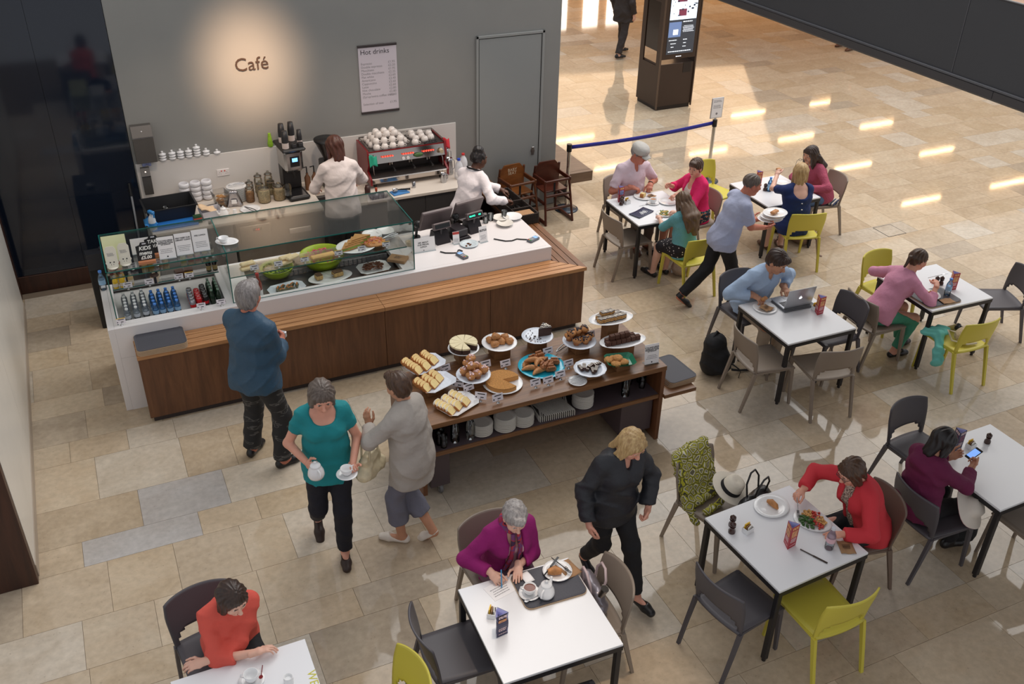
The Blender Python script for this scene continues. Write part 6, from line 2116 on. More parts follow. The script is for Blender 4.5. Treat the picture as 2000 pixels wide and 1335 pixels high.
for lb, x, y, z, yl in (('front edge of the case, left corner', -.07, 8.56, .9305, 1), ('front edge of the case, below the cans', .67, 8.565, .9305, 0), ('front edge of the case, below the green bottles', .86, 8.57, .9305, 0),
                        ('middle shelf beside the yellow juices', .06, 8.97, Z3, 0), ('middle shelf before the dessert pots', .26, 8.965, Z3, 0), ('middle shelf before the sandwich pack, white', .54, 8.965, Z3, 0), ('middle shelf before the sandwich pack, yellow edged', .64, 8.965, Z3, 1),
                        ('top shelf beside the red labelled drinks', .14, 9.04, Z2, 0), ('top shelf before the orange jars', .37, 9.04, Z2, 0),
                        ('deli shelf before the wraps', 1.26, 8.83, 1.104, 0), ('deli shelf before the left green bowl', 1.50, 8.82, 1.104, 0), ('deli shelf before the flat bread', 1.77, 8.82, 1.104, 1), ('deli shelf before the right green bowl', 2.13, 8.83, 1.104, 1), ('deli shelf before the sandwiches', 2.38, 8.83, 1.104, 0), ('deli shelf before the pizza', 2.65, 8.84, 1.104, 1)):
    ticket('price ticket on the ' + lb, x, y, z, R(-3), bool(yl), group='case tickets')
bottle('water_bottle', 'lone clear water bottle on the counter left of the display case', (-.165, 9.36, .931), (.034, .21), WBC, CAPB_, None, (.3, .55), mat('blue_label'))

# deli: bowls, plates, bread
LIME = mat('lime_plastic', (164, 188, 30), .3)
def big_bowl(label, x, y, z, r, fillm, flabel, seed):
    t = thing('salad_bowl', label, 'bowl', (x, y, z))
    MB().lathe([(r * .5, 0), (r * .72, .02), (r * .94, r * .42), (r, r * .62), (r * 1.04, r * .64), (r * 1.04, r * .66), (r * .98, r * .65), (r * .9, r * .42), (r * .5, .03), (.0001, .02)], 30).obj('bowl_shell', LIME, t)
    q = random.Random(seed)
    b = MB()
    for k in range(150):
        a, d = q.uniform(0, 6.28), r * .84 * math.sqrt(q.random())
        zz = r * .42 + .05 * (1 - (d / r) ** 2) + q.uniform(-.006, .006)
        b.box((d * math.cos(a), d * math.sin(a), zz), (q.uniform(.012, .03), q.uniform(.008, .016), q.uniform(.006, .014)), q.uniform(0, 3), .002)
    stuff(b.obj('salad', fillm, t))
big_bowl('lime green bowl of leafy salad in the deli case', 1.53, 9.13, .852, .17, mat('salad_green', (104, 128, 58), .7, var=(40, .3)), '', 1)
big_bowl('large lime green bowl of pink beetroot salad in the deli case', 2.03, 9.17, .852, .23, mat('beetroot', (216, 84, 108), .6, var=(40, .25)), '', 2)
tongs('long tongs resting across the pink beetroot salad', (1.86, 9.02, 1.03), R(20))
tongs('black handled tongs on the rim of the leafy salad bowl', (1.38, 9.06, .99), R(-10))
one(octo_mb(.38, .24, .06), 'platter', CHINA_B, 'octagonal plate of stuffed vegetables at the front of the deli', 'platter', (1.55, 8.80, .852), R(8))
o = None
for k, (u, v, q) in enumerate(((-.09, .0, 1.2), (-.04, .02, .9), (.01, .0, 1.0), (.06, .03, .8), (.11, .01, 1.3), (-.06, -.05, .2), (.03, -.04, .1))):
    b = MB().tube([(-.045, 0, .012), (0, 0, .02), (.045, 0, .012)], [.012, .02, .012], 8).box((0, 0, .034), (.05, .012, .008), mi=1)
    p = (1.55 + u, 8.80 + v, .862)
    o = one(b, 'stuffed_vegetable', [mat('aubergine', (92, 92, 70), .5, var=(40, .3)), mat('orange_veg', (226, 130, 50), .6)], 'stuffed vegetable on the octagonal deli plate', 'vegetable', p, q, 'stuffed vegetables') if o is None else copy1(o, p, q)
one(plate_mb(.135, 1.75), 'oval_plate', CHINA, 'oval plate with two portions of browned tart in the deli', 'plate', (2.02, 8.83, .875), R(3))
one(MB().bx(-.19, .19, -.07, .07, 0, .022, b=.003), 'riser_block', LOAF, 'oak riser under the oval tart plate', 'riser block', (2.02, 8.83, .852), R(3))
for k, x in enumerate((1.90, 2.10)):
    m = MB().bx(-.035 - .02 * k, .035 + .02 * k, -.04, .04, 0, .05, b=.008).bx(-.03 - .02 * k, .03 + .02 * k, -.035, .035, .048, .056, mi=1)
    one(m, 'tart_piece', [mat('tart_side', (196, 160, 104), .8, var=(50, .3)), mat('tart_top', (92, 64, 40), .7, var=(40, .4))], 'browned tart portion on the oval deli plate, ' + ('left' if k == 0 else 'right') + ' one', 'tart', (x, 8.84, .885), R(10))
tongs('steel tongs between the two tart portions', (2.06, 8.80, .90), R(140))
one(octo_mb(.34, .26, .05), 'platter', CHINA, 'octagonal plate heaped with dark noodles in the deli', 'platter', (2.50, 8.86, .875), R(4))
one(MB().bx(-.13, .13, -.08, .08, 0, .022, b=.003), 'riser_block', LOAF, 'oak riser under the noodle plate', 'riser block', (2.50, 8.85, .852), R(4))
b = MB()
for k in range(70):
    a, d = rr.uniform(0, 6.28), .10 * math.sqrt(rr.random())
    p = Vector((d * math.cos(a) * 1.1, d * math.sin(a) * .8, .012 + .035 * (1 - d / .1) + .008 * rr.random()))
    q = rr.uniform(0, 6.28)
    v = Vector((math.cos(q), math.sin(q), 0)) * .03
    b.tube([p - v, p + Vector((v.y, -v.x, .006)) * .4, p + v], .005, 4)
o = one(b, 'noodle_heap', mat('noodles', (112, 62, 34), .4, var=(40, .3)), 'heap of dark glazed noodles on the octagonal plate', 'noodles', (2.50, 8.86, .887))
o['kind'] = 'stuff'
WRAP = mat('wrap', (238, 212, 166), .7, var=(20, .10))
o = None
for k, (x, y, z, q) in enumerate(((1.20, 8.90, 0, .15), (1.22, 8.98, 0, .1), (1.21, 8.93, .035, .2), (1.58, 8.88, 0, .3), (1.62, 8.96, 0, .25), (1.60, 8.92, .036, .3), (1.66, 8.90, .036, .5))):
    b = MB().box((0, 0, .018), (.15, .065, .036), b=.012)
    p = (x, y, 1.104 + z)
    o = one(b, 'folded_wrap', WRAP, 'folded golden wrap on the deli shelf', 'wrap', p, q, 'folded wraps') if o is None else copy1(o, p, q)
one(MB().box((0, 0, .018), (.26, .07, .036), b=.012), 'filled_baguette', mat('baguette', (222, 178, 112), .6, var=(16, .12)), 'long flat filled bread in front of the beetroot bowl', 'bread', (1.97, 8.88, 1.104), R(6))
one(plate_mb(.18, 1.2), 'plate', CHINA, 'pale plate under the sandwiches on the deli shelf', 'plate', (2.36, 8.98, 1.104))
o = None
for k in range(4):
    m = MB()
    T = [(-.12, -.03), (.12, -.03), (.0, .09)]
    m.prism(T, 0, .014, 0).prism([(x * .97, y * .97) for x, y in T], .014, .03, 1).prism(T, .03, .044, 0)
    p = (2.28 + k * .045, 8.94 + .03 * k, 1.114 + .012 * k)
    o = one(m, 'sandwich_half', [mat('brown_bread', (190, 140, 84), .85, var=(40, .1)), mat('salad_filling', (120, 158, 60), .7, var=(50, .3))], 'triangular brown bread sandwich on the deli shelf', 'sandwich', p, .3, 'sandwich halves') if o is None else copy1(o, p, .3)
    (o if k == 0 else bpy.context.scene.objects[-1])
m = MB().lathe([(.0001, 0), (.12, 0), (.125, .014), (.11, .018), (.0001, .016)], 24, wob=lambda a: 1 + .04 * math.sin(5 * a))
for k in range(40):
    a, d = rr.uniform(0, 6.28), .10 * math.sqrt(rr.random())
    m.box((d * math.cos(a), d * math.sin(a), .02), (.022, .014, .008), rr.uniform(0, 3), mi=1 + k % 2)
one(m, 'pizza', [PASTRY, mat('pizza_orange', (226, 140, 70), .6), mat('pizza_pink', (214, 130, 120), .6)], 'open topped flat pizza on the deli shelf', 'pizza', (2.56, 8.99, 1.115))
tongs('steel tongs at the right end of the deli shelf', (2.66, 9.0, 1.13), R(20))
plate_stack('plate in the left stack behind the deli shelf', 2.64, 9.33, .9305, .11, 11, .011, 'plates behind the deli, left stack', CHINA)
plate_stack('plate in the right stack behind the deli shelf', 2.80, 9.37, .9305, .10, 10, .011, 'plates behind the deli, right stack', CHINA)
t = thing('paper_bags', 'flat pile of brown paper bags at the right end of the deli', 'paper bags', (2.77, 8.84, .931), R(-40))
MB().bx(-.10, .10, -.07, .07, 0, .035, b=.004).obj('bag_pile', mat('kraft_paper', (166, 128, 92), .8, var=(14, .08)), t)
lines(t, -.04, .04, (-.02, .0, .02), 0, .008, INK, Matrix.Translation((0, 0, .0356)) @ Matrix.Rotation(-PI / 2, 4, 'X'))
bottle('wine_bottle', 'red topped bottle of rose in the left front corner of the deli', (1.255, 8.69, .853), (.036, .30), mat('rose_wine', (146, 60, 48), .12, coat=.4), mat('foil_red', (176, 36, 40), .35), None, (.1, .4), PAPER)
tongs('steel tongs beside the rose bottle', (1.34, 8.72, .856), R(-60))

# ------------------------------------------------------------------ tills on the white counter
TILL = mat('till_mauve_grey', (104, 92, 92), .4)
TILLD = mat('till_dark', (44, 40, 44), .35)
def till(label, x, y, rz, lit):
    t = thing('cash_till', label, 'till', (x, y, .9305), rz)
    MB().prism([(-.10, 0), (.10, 0), (.06, .13), (-.02, .13)], -.085, .085, 0, Matrix(((0, 0, 1, 0), (1, 0, 0, 0), (0, 1, 0, 0), (0, 0, 0, 1)))).obj('base', TILLD, t)
    MB().box((0, .10, .23), (.38, .045, .27), b=.01, M=Matrix.Rotation(R(24), 3, 'X')).obj('screen', TILL, t)
    MB().box((0, .128, .235), (.33, .01, .22), M=Matrix.Rotation(R(24), 3, 'X')).obj('screen_face', mat('till_glass', (20, 22, 28), .1), t)
    MB().cyl((0, -.02, .1), (0, -.03, .19), .02, n=10).obj('display_post', TILLD, t)
    MB().box((0, -.04, .20), (.215, .05, .075), b=.006, M=Matrix.Rotation(R(-20), 3, 'X')).obj('customer_display', TILL, t)
    MB().box((0, -.0665, .209), (.18, .003, .045), M=Matrix.Rotation(R(-20), 3, 'X')).obj('display_glass', mat('display_black', (16, 18, 20), .15), t)
    if lit:
        g = mat('led_green', (60, 255, 200), .4, emit=2.2)
        for s, x_ in (('BALANCE', -.045), ('0.00', .055)):
            o = text(s, .026, g, t, sx=.7)
            o.matrix_local = Matrix.Translation((x_, -.0685, .2095)) @ Matrix.Rotation(R(70), 4, 'X')
            o.scale = (.7, 1, 1)
till('unlit till with its customer display, left one on the counter', 3.36, 9.12, R(8), False)
till('till with a lit green customer display, right one on the counter', 3.80, 9.24, R(12), True)
def scanner(label, x, y):
    t = thing('hand_scanner', label, 'scanner', (x, y, .9305), R(20))
    MB().cyl((0, 0, 0), (0, 0, .015), .05, n=14).obj('stand', BLACKP, t)
    MB().cyl((0, 0, .015), (0, -.02, .13), .016, n=10).obj('stem', BLACKP, t)
    MB().lathe([(.02, 0), (.042, .02), (.045, .06), (.03, .08), (.0001, .085)], 14).xf(Matrix.Translation((0, -.0, .16)) @ Matrix.Rotation(R(70), 4, 'X')).obj('scanner_head', BLACKP, t)
scanner('black scanner on a stand left of the unlit till', 3.14, 9.30)
scanner('black scanner on a stand between the two tills', 3.60, 9.33)
one(MB().bx(-.10, .10, -.13, .13, 0, .012).bx(-.09, .09, -.12, .0, .012, .03, b=.004).bx(-.08, .08, -.1, .1, .03, .12, b=.01), 'receipt_printer', [TILLD], 'dark receipt printer between the two tills', 'printer', (3.58, 9.15, .9305), R(14))
one(MB().lathe([(.04, 0), (.04, .05), (.016, .05), (.016, 0)], 18), 'tape_roll', mat('roll_cream', (226, 210, 180), .7), 'roll of cream till paper behind the white card', 'paper roll', (3.0, 9.14, .9305))
signboard('white counter card between the glass case and the unlit till', 3.10, 8.93, .9305, .27, .155, R(-2), 'ASK ABOUT\nOUR SPECIAL\nLUNCH', 6, 14, .022, 0, True, lh=1.1)
signboard('narrow white card with a red band between the tills', 3.50, 8.97, .9305, .075, .14, R(-2), '', 7, 12, .01, 4, False, red=True)
signboard('tall white card standing before the lit till', 3.80, 8.90, .9305, .10, .185, R(8), 'HELP KEEP OUR\nLIBRARY CLEAN', 8, 10, .013, 4)
pl = one(plate_mb(.105), 'plate', mat('china_pale_blue', (206, 218, 224), .2), 'pale saucer of coins in front of the tills', 'plate', (3.62, 8.90, .9305))
o = None
for k in range(8):
    p = (3.62 + .05 * math.sin(k * 2.3) * (k % 3) / 2.2, 8.895 + .03 * math.cos(k * 1.7), .9365)
    o = one(MB().cyl((0, 0, 0), (0, 0, .002), .011, n=10), 'coin', mat('coin_copper', (120, 70, 46), .4, .7), 'coin lying in the pale saucer', 'coin', p, 0, 'coins in the saucer') if o is None else copy1(o, p)
def card_reader(label, x, y, rz, cord, cordlabel):
    t = thing('card_reader', label, 'card reader', (x, y, .9305), rz)
    MB().box((0, 0, .014), (.075, .155, .028), b=.008).obj('case', mat('reader_grey', (96, 100, 108), .4), t)
    MB().bx(-.026, .026, .015, .06, .028, .0295).obj('screen', mat('reader_screen', (136, 176, 230), .3, emit=.5), t)
    b = MB()
    for i in range(3):
        for j in range(3):
            b.bx(-.026 + i * .02, -.014 + i * .02, -.05 + j * .018, -.039 + j * .018, .028, .031)
    stuff(b.obj('keys', mat('key_pale', (196, 198, 204), .5), t))
    for i, c in enumerate(((210, 60, 50), (230, 200, 60), (60, 170, 90))):
        MB().bx(-.026 + i * .02, -.014 + i * .02, -.068, -.058, .028, .031).obj('colour_key', mat('key_%d' % i, c, .5), t)
    cc = MB().tube(cord, .007, 6)
    tag(cc.obj('reader_cord', BLACKP), cordlabel, 'cord')
card_reader('card reader on the counter in front of the coin saucer', 3.44, 8.66, R(14), [(3.26, 8.85, .938), (3.30, 8.80, .938), (3.37, 8.77, .938), (3.42, 8.755, .938), (3.45, 8.80, .942), (3.47, 8.81, .938), (3.49, 8.77, .938)], 'short black cord behind the coin saucer card reader')
card_reader('card reader at the right corner of the counter', 4.33, 8.73, R(-65), [(3.93, 8.92, .938), (3.97, 8.88, .938), (4.03, 8.82, .938), (4.10, 8.80, .938), (4.17, 8.82, .938), (4.20, 8.80, .938), (4.27, 8.76, .938)], 'black coiled cord running to the corner card reader')
one(MB().lathe([(.07, 0), (.085, .012), (.115, .030), (.11, .030), (.08, .014), (.0001, .01)], 24), 'shallow_bowl', CHINA, 'shallow white bowl at the back of the counter, rearmost', 'bowl', (4.36, 9.36, .9305), 0, None)
for k, (x, y) in enumerate(((4.2, 9.22), (4.22, 9.38))):
    one(MB().lathe([(.05, 0), (.065, .01), (.10, .032), (.095, .032), (.06, .014), (.0001, .01)], 24), 'shallow_bowl', PLS, ('shallow cream bowl right of the lit till, nearer one', 'shallow cream bowl right of the lit till, behind the nearer one')[k], 'bowl', (x, y, .9305))
WICK = mat('dark_wicker', (52, 42, 36), .8, var=(60, .3))
t = thing('cutlery_basket', 'dark wicker cutlery basket on the oak ledge beside the counter', 'basket', (4.60, 9.86, .771), R(2))
MB().bx(-.13, .13, -.42, .42, 0, .01).obj('basket_floor', WICK, t)
b = MB()
for (x0, y0, x1, y1) in ((-.13, -.42, .13, -.42), (-.13, .42, .13, .42), (-.13, -.42, -.13, .42), (.13, -.42, .13, .42), (-.13, -.2, .13, -.2), (-.13, .02, .13, .02)):
    for k in range(8):
        z = .012 + k * .016
        b.tube([(x0, y0, z), (x1, y1, z)], .009, 5)
    n = 10
    for i in range(n + 1):
        x, y = x0 + (x1 - x0) * i / n, y0 + (y1 - y0) * i / n
        b.cyl((x, y, 0), (x, y, .135), .006, n=5)
stuff(b.obj('woven_side', WICK, t))
MB().bx(-.10, .10, -.38, -.24, .01, .11).obj('napkin_pile', mat('kraft_paper'), t)
o = None
for k in range(26):
    b = MB().tube([(0, -.09, 0), (0, .03, .004), (0, .05, 0), (0, .09, .004)], [.003, .003, .008, .005], 6, flat=(1, .5))
    p = (4.52 + .16 * rr.random(), 9.76 + .42 * rr.random(), .80 + .05 * rr.random())
    o = one(b, 'cutlery_piece', STEELY, 'steel cutlery lying in the dark wicker basket', 'cutlery', p, rr.uniform(-.5, .5), 'cutlery in the basket') if o is None else copy1(o, p, rr.uniform(-.5, .5))
one(MB().lathe([(.035, 0), (.035, .07), (.03, .08)], 14), 'green_tin', mat('tin_green', (50, 80, 62), .4), 'small green tin at the near end of the wicker basket', 'tin', (4.49, 9.36, .9305 - .158))
o = None
for k, (x, y) in enumerate(((4.02, 9.36), (4.10, 9.40), (4.04, 9.42), (4.28, 9.42))):
    o = one(MB().lathe([(.028, 0), (.036, .085), (.034, .085), (.027, .006)], 16), 'tumbler', CLG, 'clear tumbler at the back edge of the counter by the cashier', 'glass', (x, y, .9305), 0, 'tumblers beside the cashier') if o is None else copy1(o, (x, y, .9305))

# ------------------------------------------------------------------ things on and around the tables
ZD = .7355
LAV = mat('card_inside', (196, 196, 236), .6)
CARDRED = mat('card_red', (176, 36, 52), .45)
CARDNAVY = mat('card_navy', (58, 56, 84), .45)
PICA, PICB = mat('card_picture', (206, 142, 96), .5, var=(60, .45)), mat('card_picture_dark', (110, 60, 84), .5, var=(50, .6))
CPRINT = mat('card_print', (236, 206, 206), .5)
def menu_card(label, x, y, rz, m, pic, h=.20, crumple=0.0):
    t = thing('menu_card', label, 'menu card', (x, y, ZD), R(rz), 'folded menu cards')
    w = .085
    for k in range(3):
        M = Matrix.Rotation(k * 2 * PI / 3, 4, 'Z') @ Matrix.Translation((0, -w * .2887, 0))
        b = MB().sheet(lambda u, v: ((u - .5) * w, crumple * math.sin(9 * v + k) * (.3 + v), v * h), 4, 8, .0012, smooth=False)
        b.xf(M)
        b.obj('panel', m, t)
        M2 = M @ Matrix.Translation((0, .0016, 0))
        MB().sheet(lambda u, v: ((u - .5) * w * .98, crumple * math.sin(9 * v + k) * (.3 + v), v * h * .997), 4, 8, .0006, smooth=False).xf(M2).obj('inside_face', LAV, t)
        if k == 0 or crumple == 0:
            MB().bx(-.030, .030, -.0020, -.001, h * .48, h * .78).xf(M).obj('picture', pic, t)
            lines(t, -.032, .032, (h * .40, h * .35, h * .30, h * .25, h * .1), -.0012, .005, CPRINT, M, seed=k)
            lines(t, -.030, .034, (h * .90, h * .84), -.0012, .009, mat('card_title', (240, 190, 120), .5) if m is CARDRED else CPRINT, M, jag=.1, seed=k + 5)
menu_card('red folded menu card at the far corner of the flat cap man\'s table', 6.03, 9.70, 8, CARDRED, mat('card_faces', (120, 130, 180), .5, var=(50, .6)))
menu_card('red folded menu card on the far side of the two women\'s table', 8.0, 9.46, -4, CARDRED, PICA)
menu_card('red folded menu card at the right of the laptop table', 6.50, 6.42, 6, CARDRED, PICA)
menu_card('red folded menu card behind the tray of the pink jumper woman', 8.20, 6.28, -8, CARDRED, PICA)
menu_card('red folded menu card on the red cardigan woman\'s table', 4.05, 3.80, 10, CARDRED, PICA, .205)
menu_card('dark folded menu card beside the maroon hoodie person\'s head', 6.06, 4.16, 8, CARDNAVY, PICB)
menu_card('crumpled dark menu card at the near left of the tray table', 1.79, 3.90, 6, CARDNAVY, PICA, .19, .006)
MILL = mat('mill_wood', (62, 34, 26), .25, coat=.4)
def mill(label, x, y):
    t = thing('pepper_mill', label, 'pepper mill', (x, y, ZD), 0, 'wooden mills')
    MB().lathe([(.026, 0), (.027, .02), (.018, .04), (.020, .052), (.024, .058)], 16).obj('body', MILL, t)
    MB().lathe([(.016, .06), (.024, .07), (.023, .085), (.012, .095), (.005, .098), (.004, .104), (.0001, .105)], 16).obj('head', MILL, t)
mill('dark mill beside the flat cap man\'s menu card, left one', 5.985, 9.59)
mill('dark mill beside the flat cap man\'s menu card, right one', 6.03, 9.64)
mill('dark mill on the two women\'s table, left of the water bottle', 7.99, 9.28)
mill('dark mill on the two women\'s table, right of the water bottle', 8.08, 9.27)
mill('dark mill on the pink jumper woman\'s table, nearer her hand', 8.12, 6.42)
mill('dark mill on the pink jumper woman\'s table, nearer the menu card', 8.17, 6.40)
mill('dark mill at the left corner of the red cardigan table, nearer one', 3.745, 4.08)
mill('dark mill at the left corner of the red cardigan table, farther one', 3.79, 4.14)
mill('dark mill alone on the maroon hoodie person\'s table', 6.38, 4.12)
def caddy(label, x, y, rz, plain=False):
    t = thing('sachet_caddy', label, 'sachet holder', (x, y, ZD), R(rz), 'sachet holders')
    b = MB().bx(-.036, .036, -.026, .026, 0, .006)
    for s in (-1, 1):
        b.bx(-.036, .036, s * .026 - .002, s * .026 + .002, 0, .042).bx(s * .036 - .002, s * .036 + .002, -.026, .026, 0, .042)
    b.obj('pot', CHINA, t)
    for k, c in enumerate(((236, 190, 50), (150, 110, 70), (224, 220, 214))):
        MB().box((0, .014 - k * .014, .034 + .012 * (k == 0)), (.05, .008, .052), .1 * k).obj('sachets', mat('sachet_%d' % k, c, .5), t)
caddy('white sachet holder by the mills on the flat cap man\'s table', 6.08, 9.60, 10)
caddy('white sachet holder behind the red card of the laptop table', 6.53, 6.50, 0)
caddy('white sachet holder beside the two mills on the red cardigan table', 3.86, 4.04, 12)
caddy('white sachet holder on the maroon hoodie person\'s table', 6.20, 4.13, 5)
caddy('white sachet holder behind the crumpled card on the tray table', 1.80, 4.06, 55)
def cutlery(kind, label, p, rz, tilt=0.0, m=None):
    b = MB()
    if kind == 'knife':
        b.tube([(0, -.1, 0), (0, .0, 0)], .005, 6).box((0, .055, 0), (.016, .11, .002))
    elif kind == 'fork':
        b.tube([(0, -.1, 0), (0, .05, 0)], .0035, 6).box((0, .06, 0), (.02, .025, .002))
        for i in range(4):
            b.bx(-.009 + i * .0053, -.006 + i * .0053, .07, .105, -.001, .001)
    else:
        b.tube([(0, -.075, 0), (0, .03, 0)], .003, 6).lathe([(.0001, -.003), (.010, .0), (.013, .004)], 12, (0, .045, 0), sy=1.5)
    o = one(b, kind, m or STEELY, label, kind, p, R(rz))
    o.rotation_euler = (R(tilt), 0, R(rz))
    return o
KRAFT = mat('kraft_paper')
def napkin(label, x, y, z, rz, w=.11, h=.13, crumple=.004, stamp=True):
    t = thing('paper_napkin', label, 'napkin', (x, y, z), R(rz))
    MB().sheet(lambda u, v: ((u - .5) * w, (v - .5) * h, .003 + crumple * (math.sin(9 * u + 3 * v) + 1)), 8, 8, .002).obj('sheet', KRAFT, t)
    if stamp:
        b = MB()
        for k in range(5):
            b.bx(-.028 + .011 * k, -.020 + .011 * k, -.01, .012, .006 + 2 * crumple, .0068 + 2 * crumple)
        b.bx(-.03, .03, .018, .022, .006 + 2 * crumple, .0068 + 2 * crumple).bx(-.022, .022, -.02, -.016, .006 + 2 * crumple, .0068 + 2 * crumple)
        stuff(b.obj('stamped_print', mat('stamp_brown', (92, 66, 46), .7), t))
# flat cap table
one(plate_mb(.135, 1.1), 'plate', CHINA, 'plate with the flat cap man\'s half eaten cake', 'plate', (6.40, 9.70, ZD), .1)
one(slice_mb(.08, .05, .05), 'cake_piece', [CAKE_EDGE, CRUMB, ICING], 'half eaten yellow cake on the flat cap man\'s plate', 'cake', (6.37, 9.70, ZD + .008), .6)
napkin('kraft paper napkin on the flat cap man\'s plate', 6.48, 9.66, ZD + .012, 20, .09, .10)
saucer_cup('foamy coffee cup in the middle of the flat cap table', 6.385, 9.475, ZD, R(190), .08, 1, mat('coffee_foam', (176, 122, 80), .6, var=(50, .3)))
cutlery('spoon', 'teaspoon lying left of the foamy coffee cup', (6.25, 9.47, ZD + .004), -85)
one(plate_mb(.12), 'plate', CHINA, 'plate in front of the pink cardigan woman', 'plate', (6.58, 9.43, ZD))
one(plate_mb(.105), 'plate', CHINA, 'plate of salad in front of the girl', 'plate', (6.34, 9.13, ZD))
b = MB()
for k in range(46):
    a, d = rr.uniform(0, 6.28), .07 * math.sqrt(rr.random())
    b.box((d * math.cos(a), d * math.sin(a), .012 + .02 * rr.random()), (.02, .012, .008), rr.uniform(0, 3), mi=k % 2)
stuff(one(b, 'salad_heap', [mat('salad_green'), mat('salad_yellow', (214, 176, 90), .6)], 'mixed salad on the girl\'s plate', 'salad', (6.34, 9.13, ZD + .004)))
t = thing('programme', 'dark folded programme with a white drawing at the table edge', 'leaflet', (6.09, 9.27, ZD), R(22))
MB().sheet(lambda u, v: ((u - .5) * .30, (v - .5) * .17, .003 + .010 * abs(2 * u - 1) ** 2), 10, 6, .003).obj('sheet', mat('programme_navy', (32, 38, 70), .4), t)
b = MB()
for k in range(9):
    b.tube([(-.02 + .012 * k + .016 * math.cos(a), -.03 + .05 * ((k * 7) % 5) / 5 + .014 * math.sin(a), .0065 + .001 * k / 9) for a in np.linspace(0, 2 * PI, 10)[:-1]], .003, 4, closed=True)
stuff(b.obj('line_drawing', PAPER, t))
# two women
bottle('water_bottle', 'half full blue topped water bottle between the two mills', (8.03, 9.245, ZD), (.032, .19), WBB, CAPB_, None, (.3, .55), mat('blue_label'))
one(plate_mb(.11), 'plate', CHINA, 'plate in front of the dusty pink jumper woman', 'plate', (8.36, 9.40, ZD))
b = MB().box((0, 0, .018), (.06, .045, .03), b=.008)
one(b, 'pastry_piece', PASTRY, 'piece of pastry held up by the woman in navy', 'pastry', (8.06, 9.17, 1.045))
t = thing('striped_pouch', 'striped pouch lying on the seat beside the dusty pink jumper woman', 'pouch', (9.02, 9.10, .462), R(30))
MB().box((0, 0, .016), (.22, .13, .032), b=.01).obj('body', mat('pouch_navy', (50, 60, 92), .7), t)
for k in range(3):
    MB().bx(-.111, .111, -.05 + k * .04, -.03 + k * .04, .012, .033).obj('stripe', mat('pouch_cream', (214, 206, 190), .7), t)
# laptop table
one(plate_mb(.125), 'plate', CHINA, 'plate with a paper bag and roll at the corner of the laptop table', 'plate', (6.04, 6.71, ZD))
napkin('crumpled printed paper bag on the laptop man\'s plate', 6.04, 6.69, ZD + .012, 15, .13, .12, .009)
one(MB().box((0, 0, .02), (.09, .05, .035), b=.014), 'bread_roll', PASTRY, 'golden roll in the laptop man\'s hand', 'bread', (6.08, 6.79, ZD + .05), .4)
t = thing('laptop', 'open silver laptop with a glowing fruit mark on its lid', 'laptop', (6.36, 6.70, ZD + .02), R(-3))
ALU = mat('aluminium', (186, 188, 192), .3, .7)
MB().bx(-.17, .17, -.115, .115, 0, .012, b=.004).obj('base', ALU, t)
kb = MB()
for j in range(5):
    for i in range(13):
        kb.bx(.145 - i * .0225 - .018, .145 - i * .0225, -.085 + j * .019, -.07 + j * .019, .012, .0135)
stuff(kb.obj('keyboard', mat('key_black', (30, 30, 34), .4), t))
MB().bx(-.05, .05, .035, .10, .012, .0126).obj('trackpad', mat('trackpad', (172, 174, 178), .25, .4), t)
ML = Matrix.Translation((0, -.115, .010)) @ Matrix.Rotation(R(9), 4, 'X')
lid = MB().bx(-.17, .17, -.007, .0, .0, .228, b=.003).xf(ML).obj('lid', ALU, t)
MB().bx(-.160, .160, .0, .0008, .012, .218).xf(ML).obj('screen', mat('laptop_screen', (60, 70, 90), .1, emit=.6), t)
ap = []
for k in range(36):
    a = 2 * PI * k / 36
    r = .017 * (1 + .10 * math.cos(2 * a) - .14 * math.exp(-((a - PI / 2) / .28) ** 2) - .10 * math.exp(-((a - 3 * PI / 2) / .25) ** 2))
    x, z = r * math.cos(a), r * math.sin(a)
    q = math.hypot(x + .020, z - .003)
    if q < .010:
        x = -.020 + .010 * (x + .020) / q
    ap.append((x, z))
LOGO = mat('logo_glow', (250, 252, 255), .3, emit=1.4)
b = MB().prism(ap, .0, .0008, 0, Matrix.Rotation(PI / 2, 4, 'X'))
b.lathe([(.0001, 0), (.006, .0003), (.0001, .0008)], 10, sx=.5)
for i in range(len(b.v) - 30, len(b.v)):
    x, y, z = b.v[i]
    b.v[i] = (x * .8 + y * .7, -z, y + .022)
b.xf(ML @ Matrix.Translation((0, -.0071, .115)))
b.obj('lid_mark', LOGO, lid)
one(MB().bx(-.20, .20, -.125, .13, 0, .019, b=.009), 'laptop_sleeve', mat('sleeve_grey', (92, 94, 98), .7), 'grey padded sleeve under the open laptop', 'sleeve', (6.38, 6.67, ZD), R(-3))
# pink jumper woman's tray
tray('dark tray holding the pink jumper woman\'s lunch', 7.87, 6.19, ZD, R(-2), None, mat('tray_charcoal', (66, 66, 72), .4), .46, .34)
ZTr = ZD + .013
one(plate_mb(.115), 'plate', CHINA, 'plate of mixed salad on the pink jumper woman\'s tray', 'plate', (7.84, 6.24, ZTr))
def salad(label, x, y, z, cols, n, r, sx=1.0):
    b = MB()
    for k in range(n):
        a, d = rr.uniform(0, 6.28), r * math.sqrt(rr.random())
        sect = int((a / 6.283) * len(cols)) % len(cols)
        b.box((d * math.cos(a) * sx, d * math.sin(a), .012 + .022 * rr.random() * (1 - d / r * .5)), (.018, .012, .009), rr.uniform(0, 3), mi=sect)
    return stuff(one(b, 'salad_heap', cols, label, 'salad', (x, y, z)))
CHICK, LEAF, BEET = mat('chickpea', (206, 156, 92), .6, var=(60, .25)), mat('leafy_green', (56, 92, 40), .6, var=(50, .4)), mat('tomato_red', (190, 62, 50), .5, var=(50, .3))
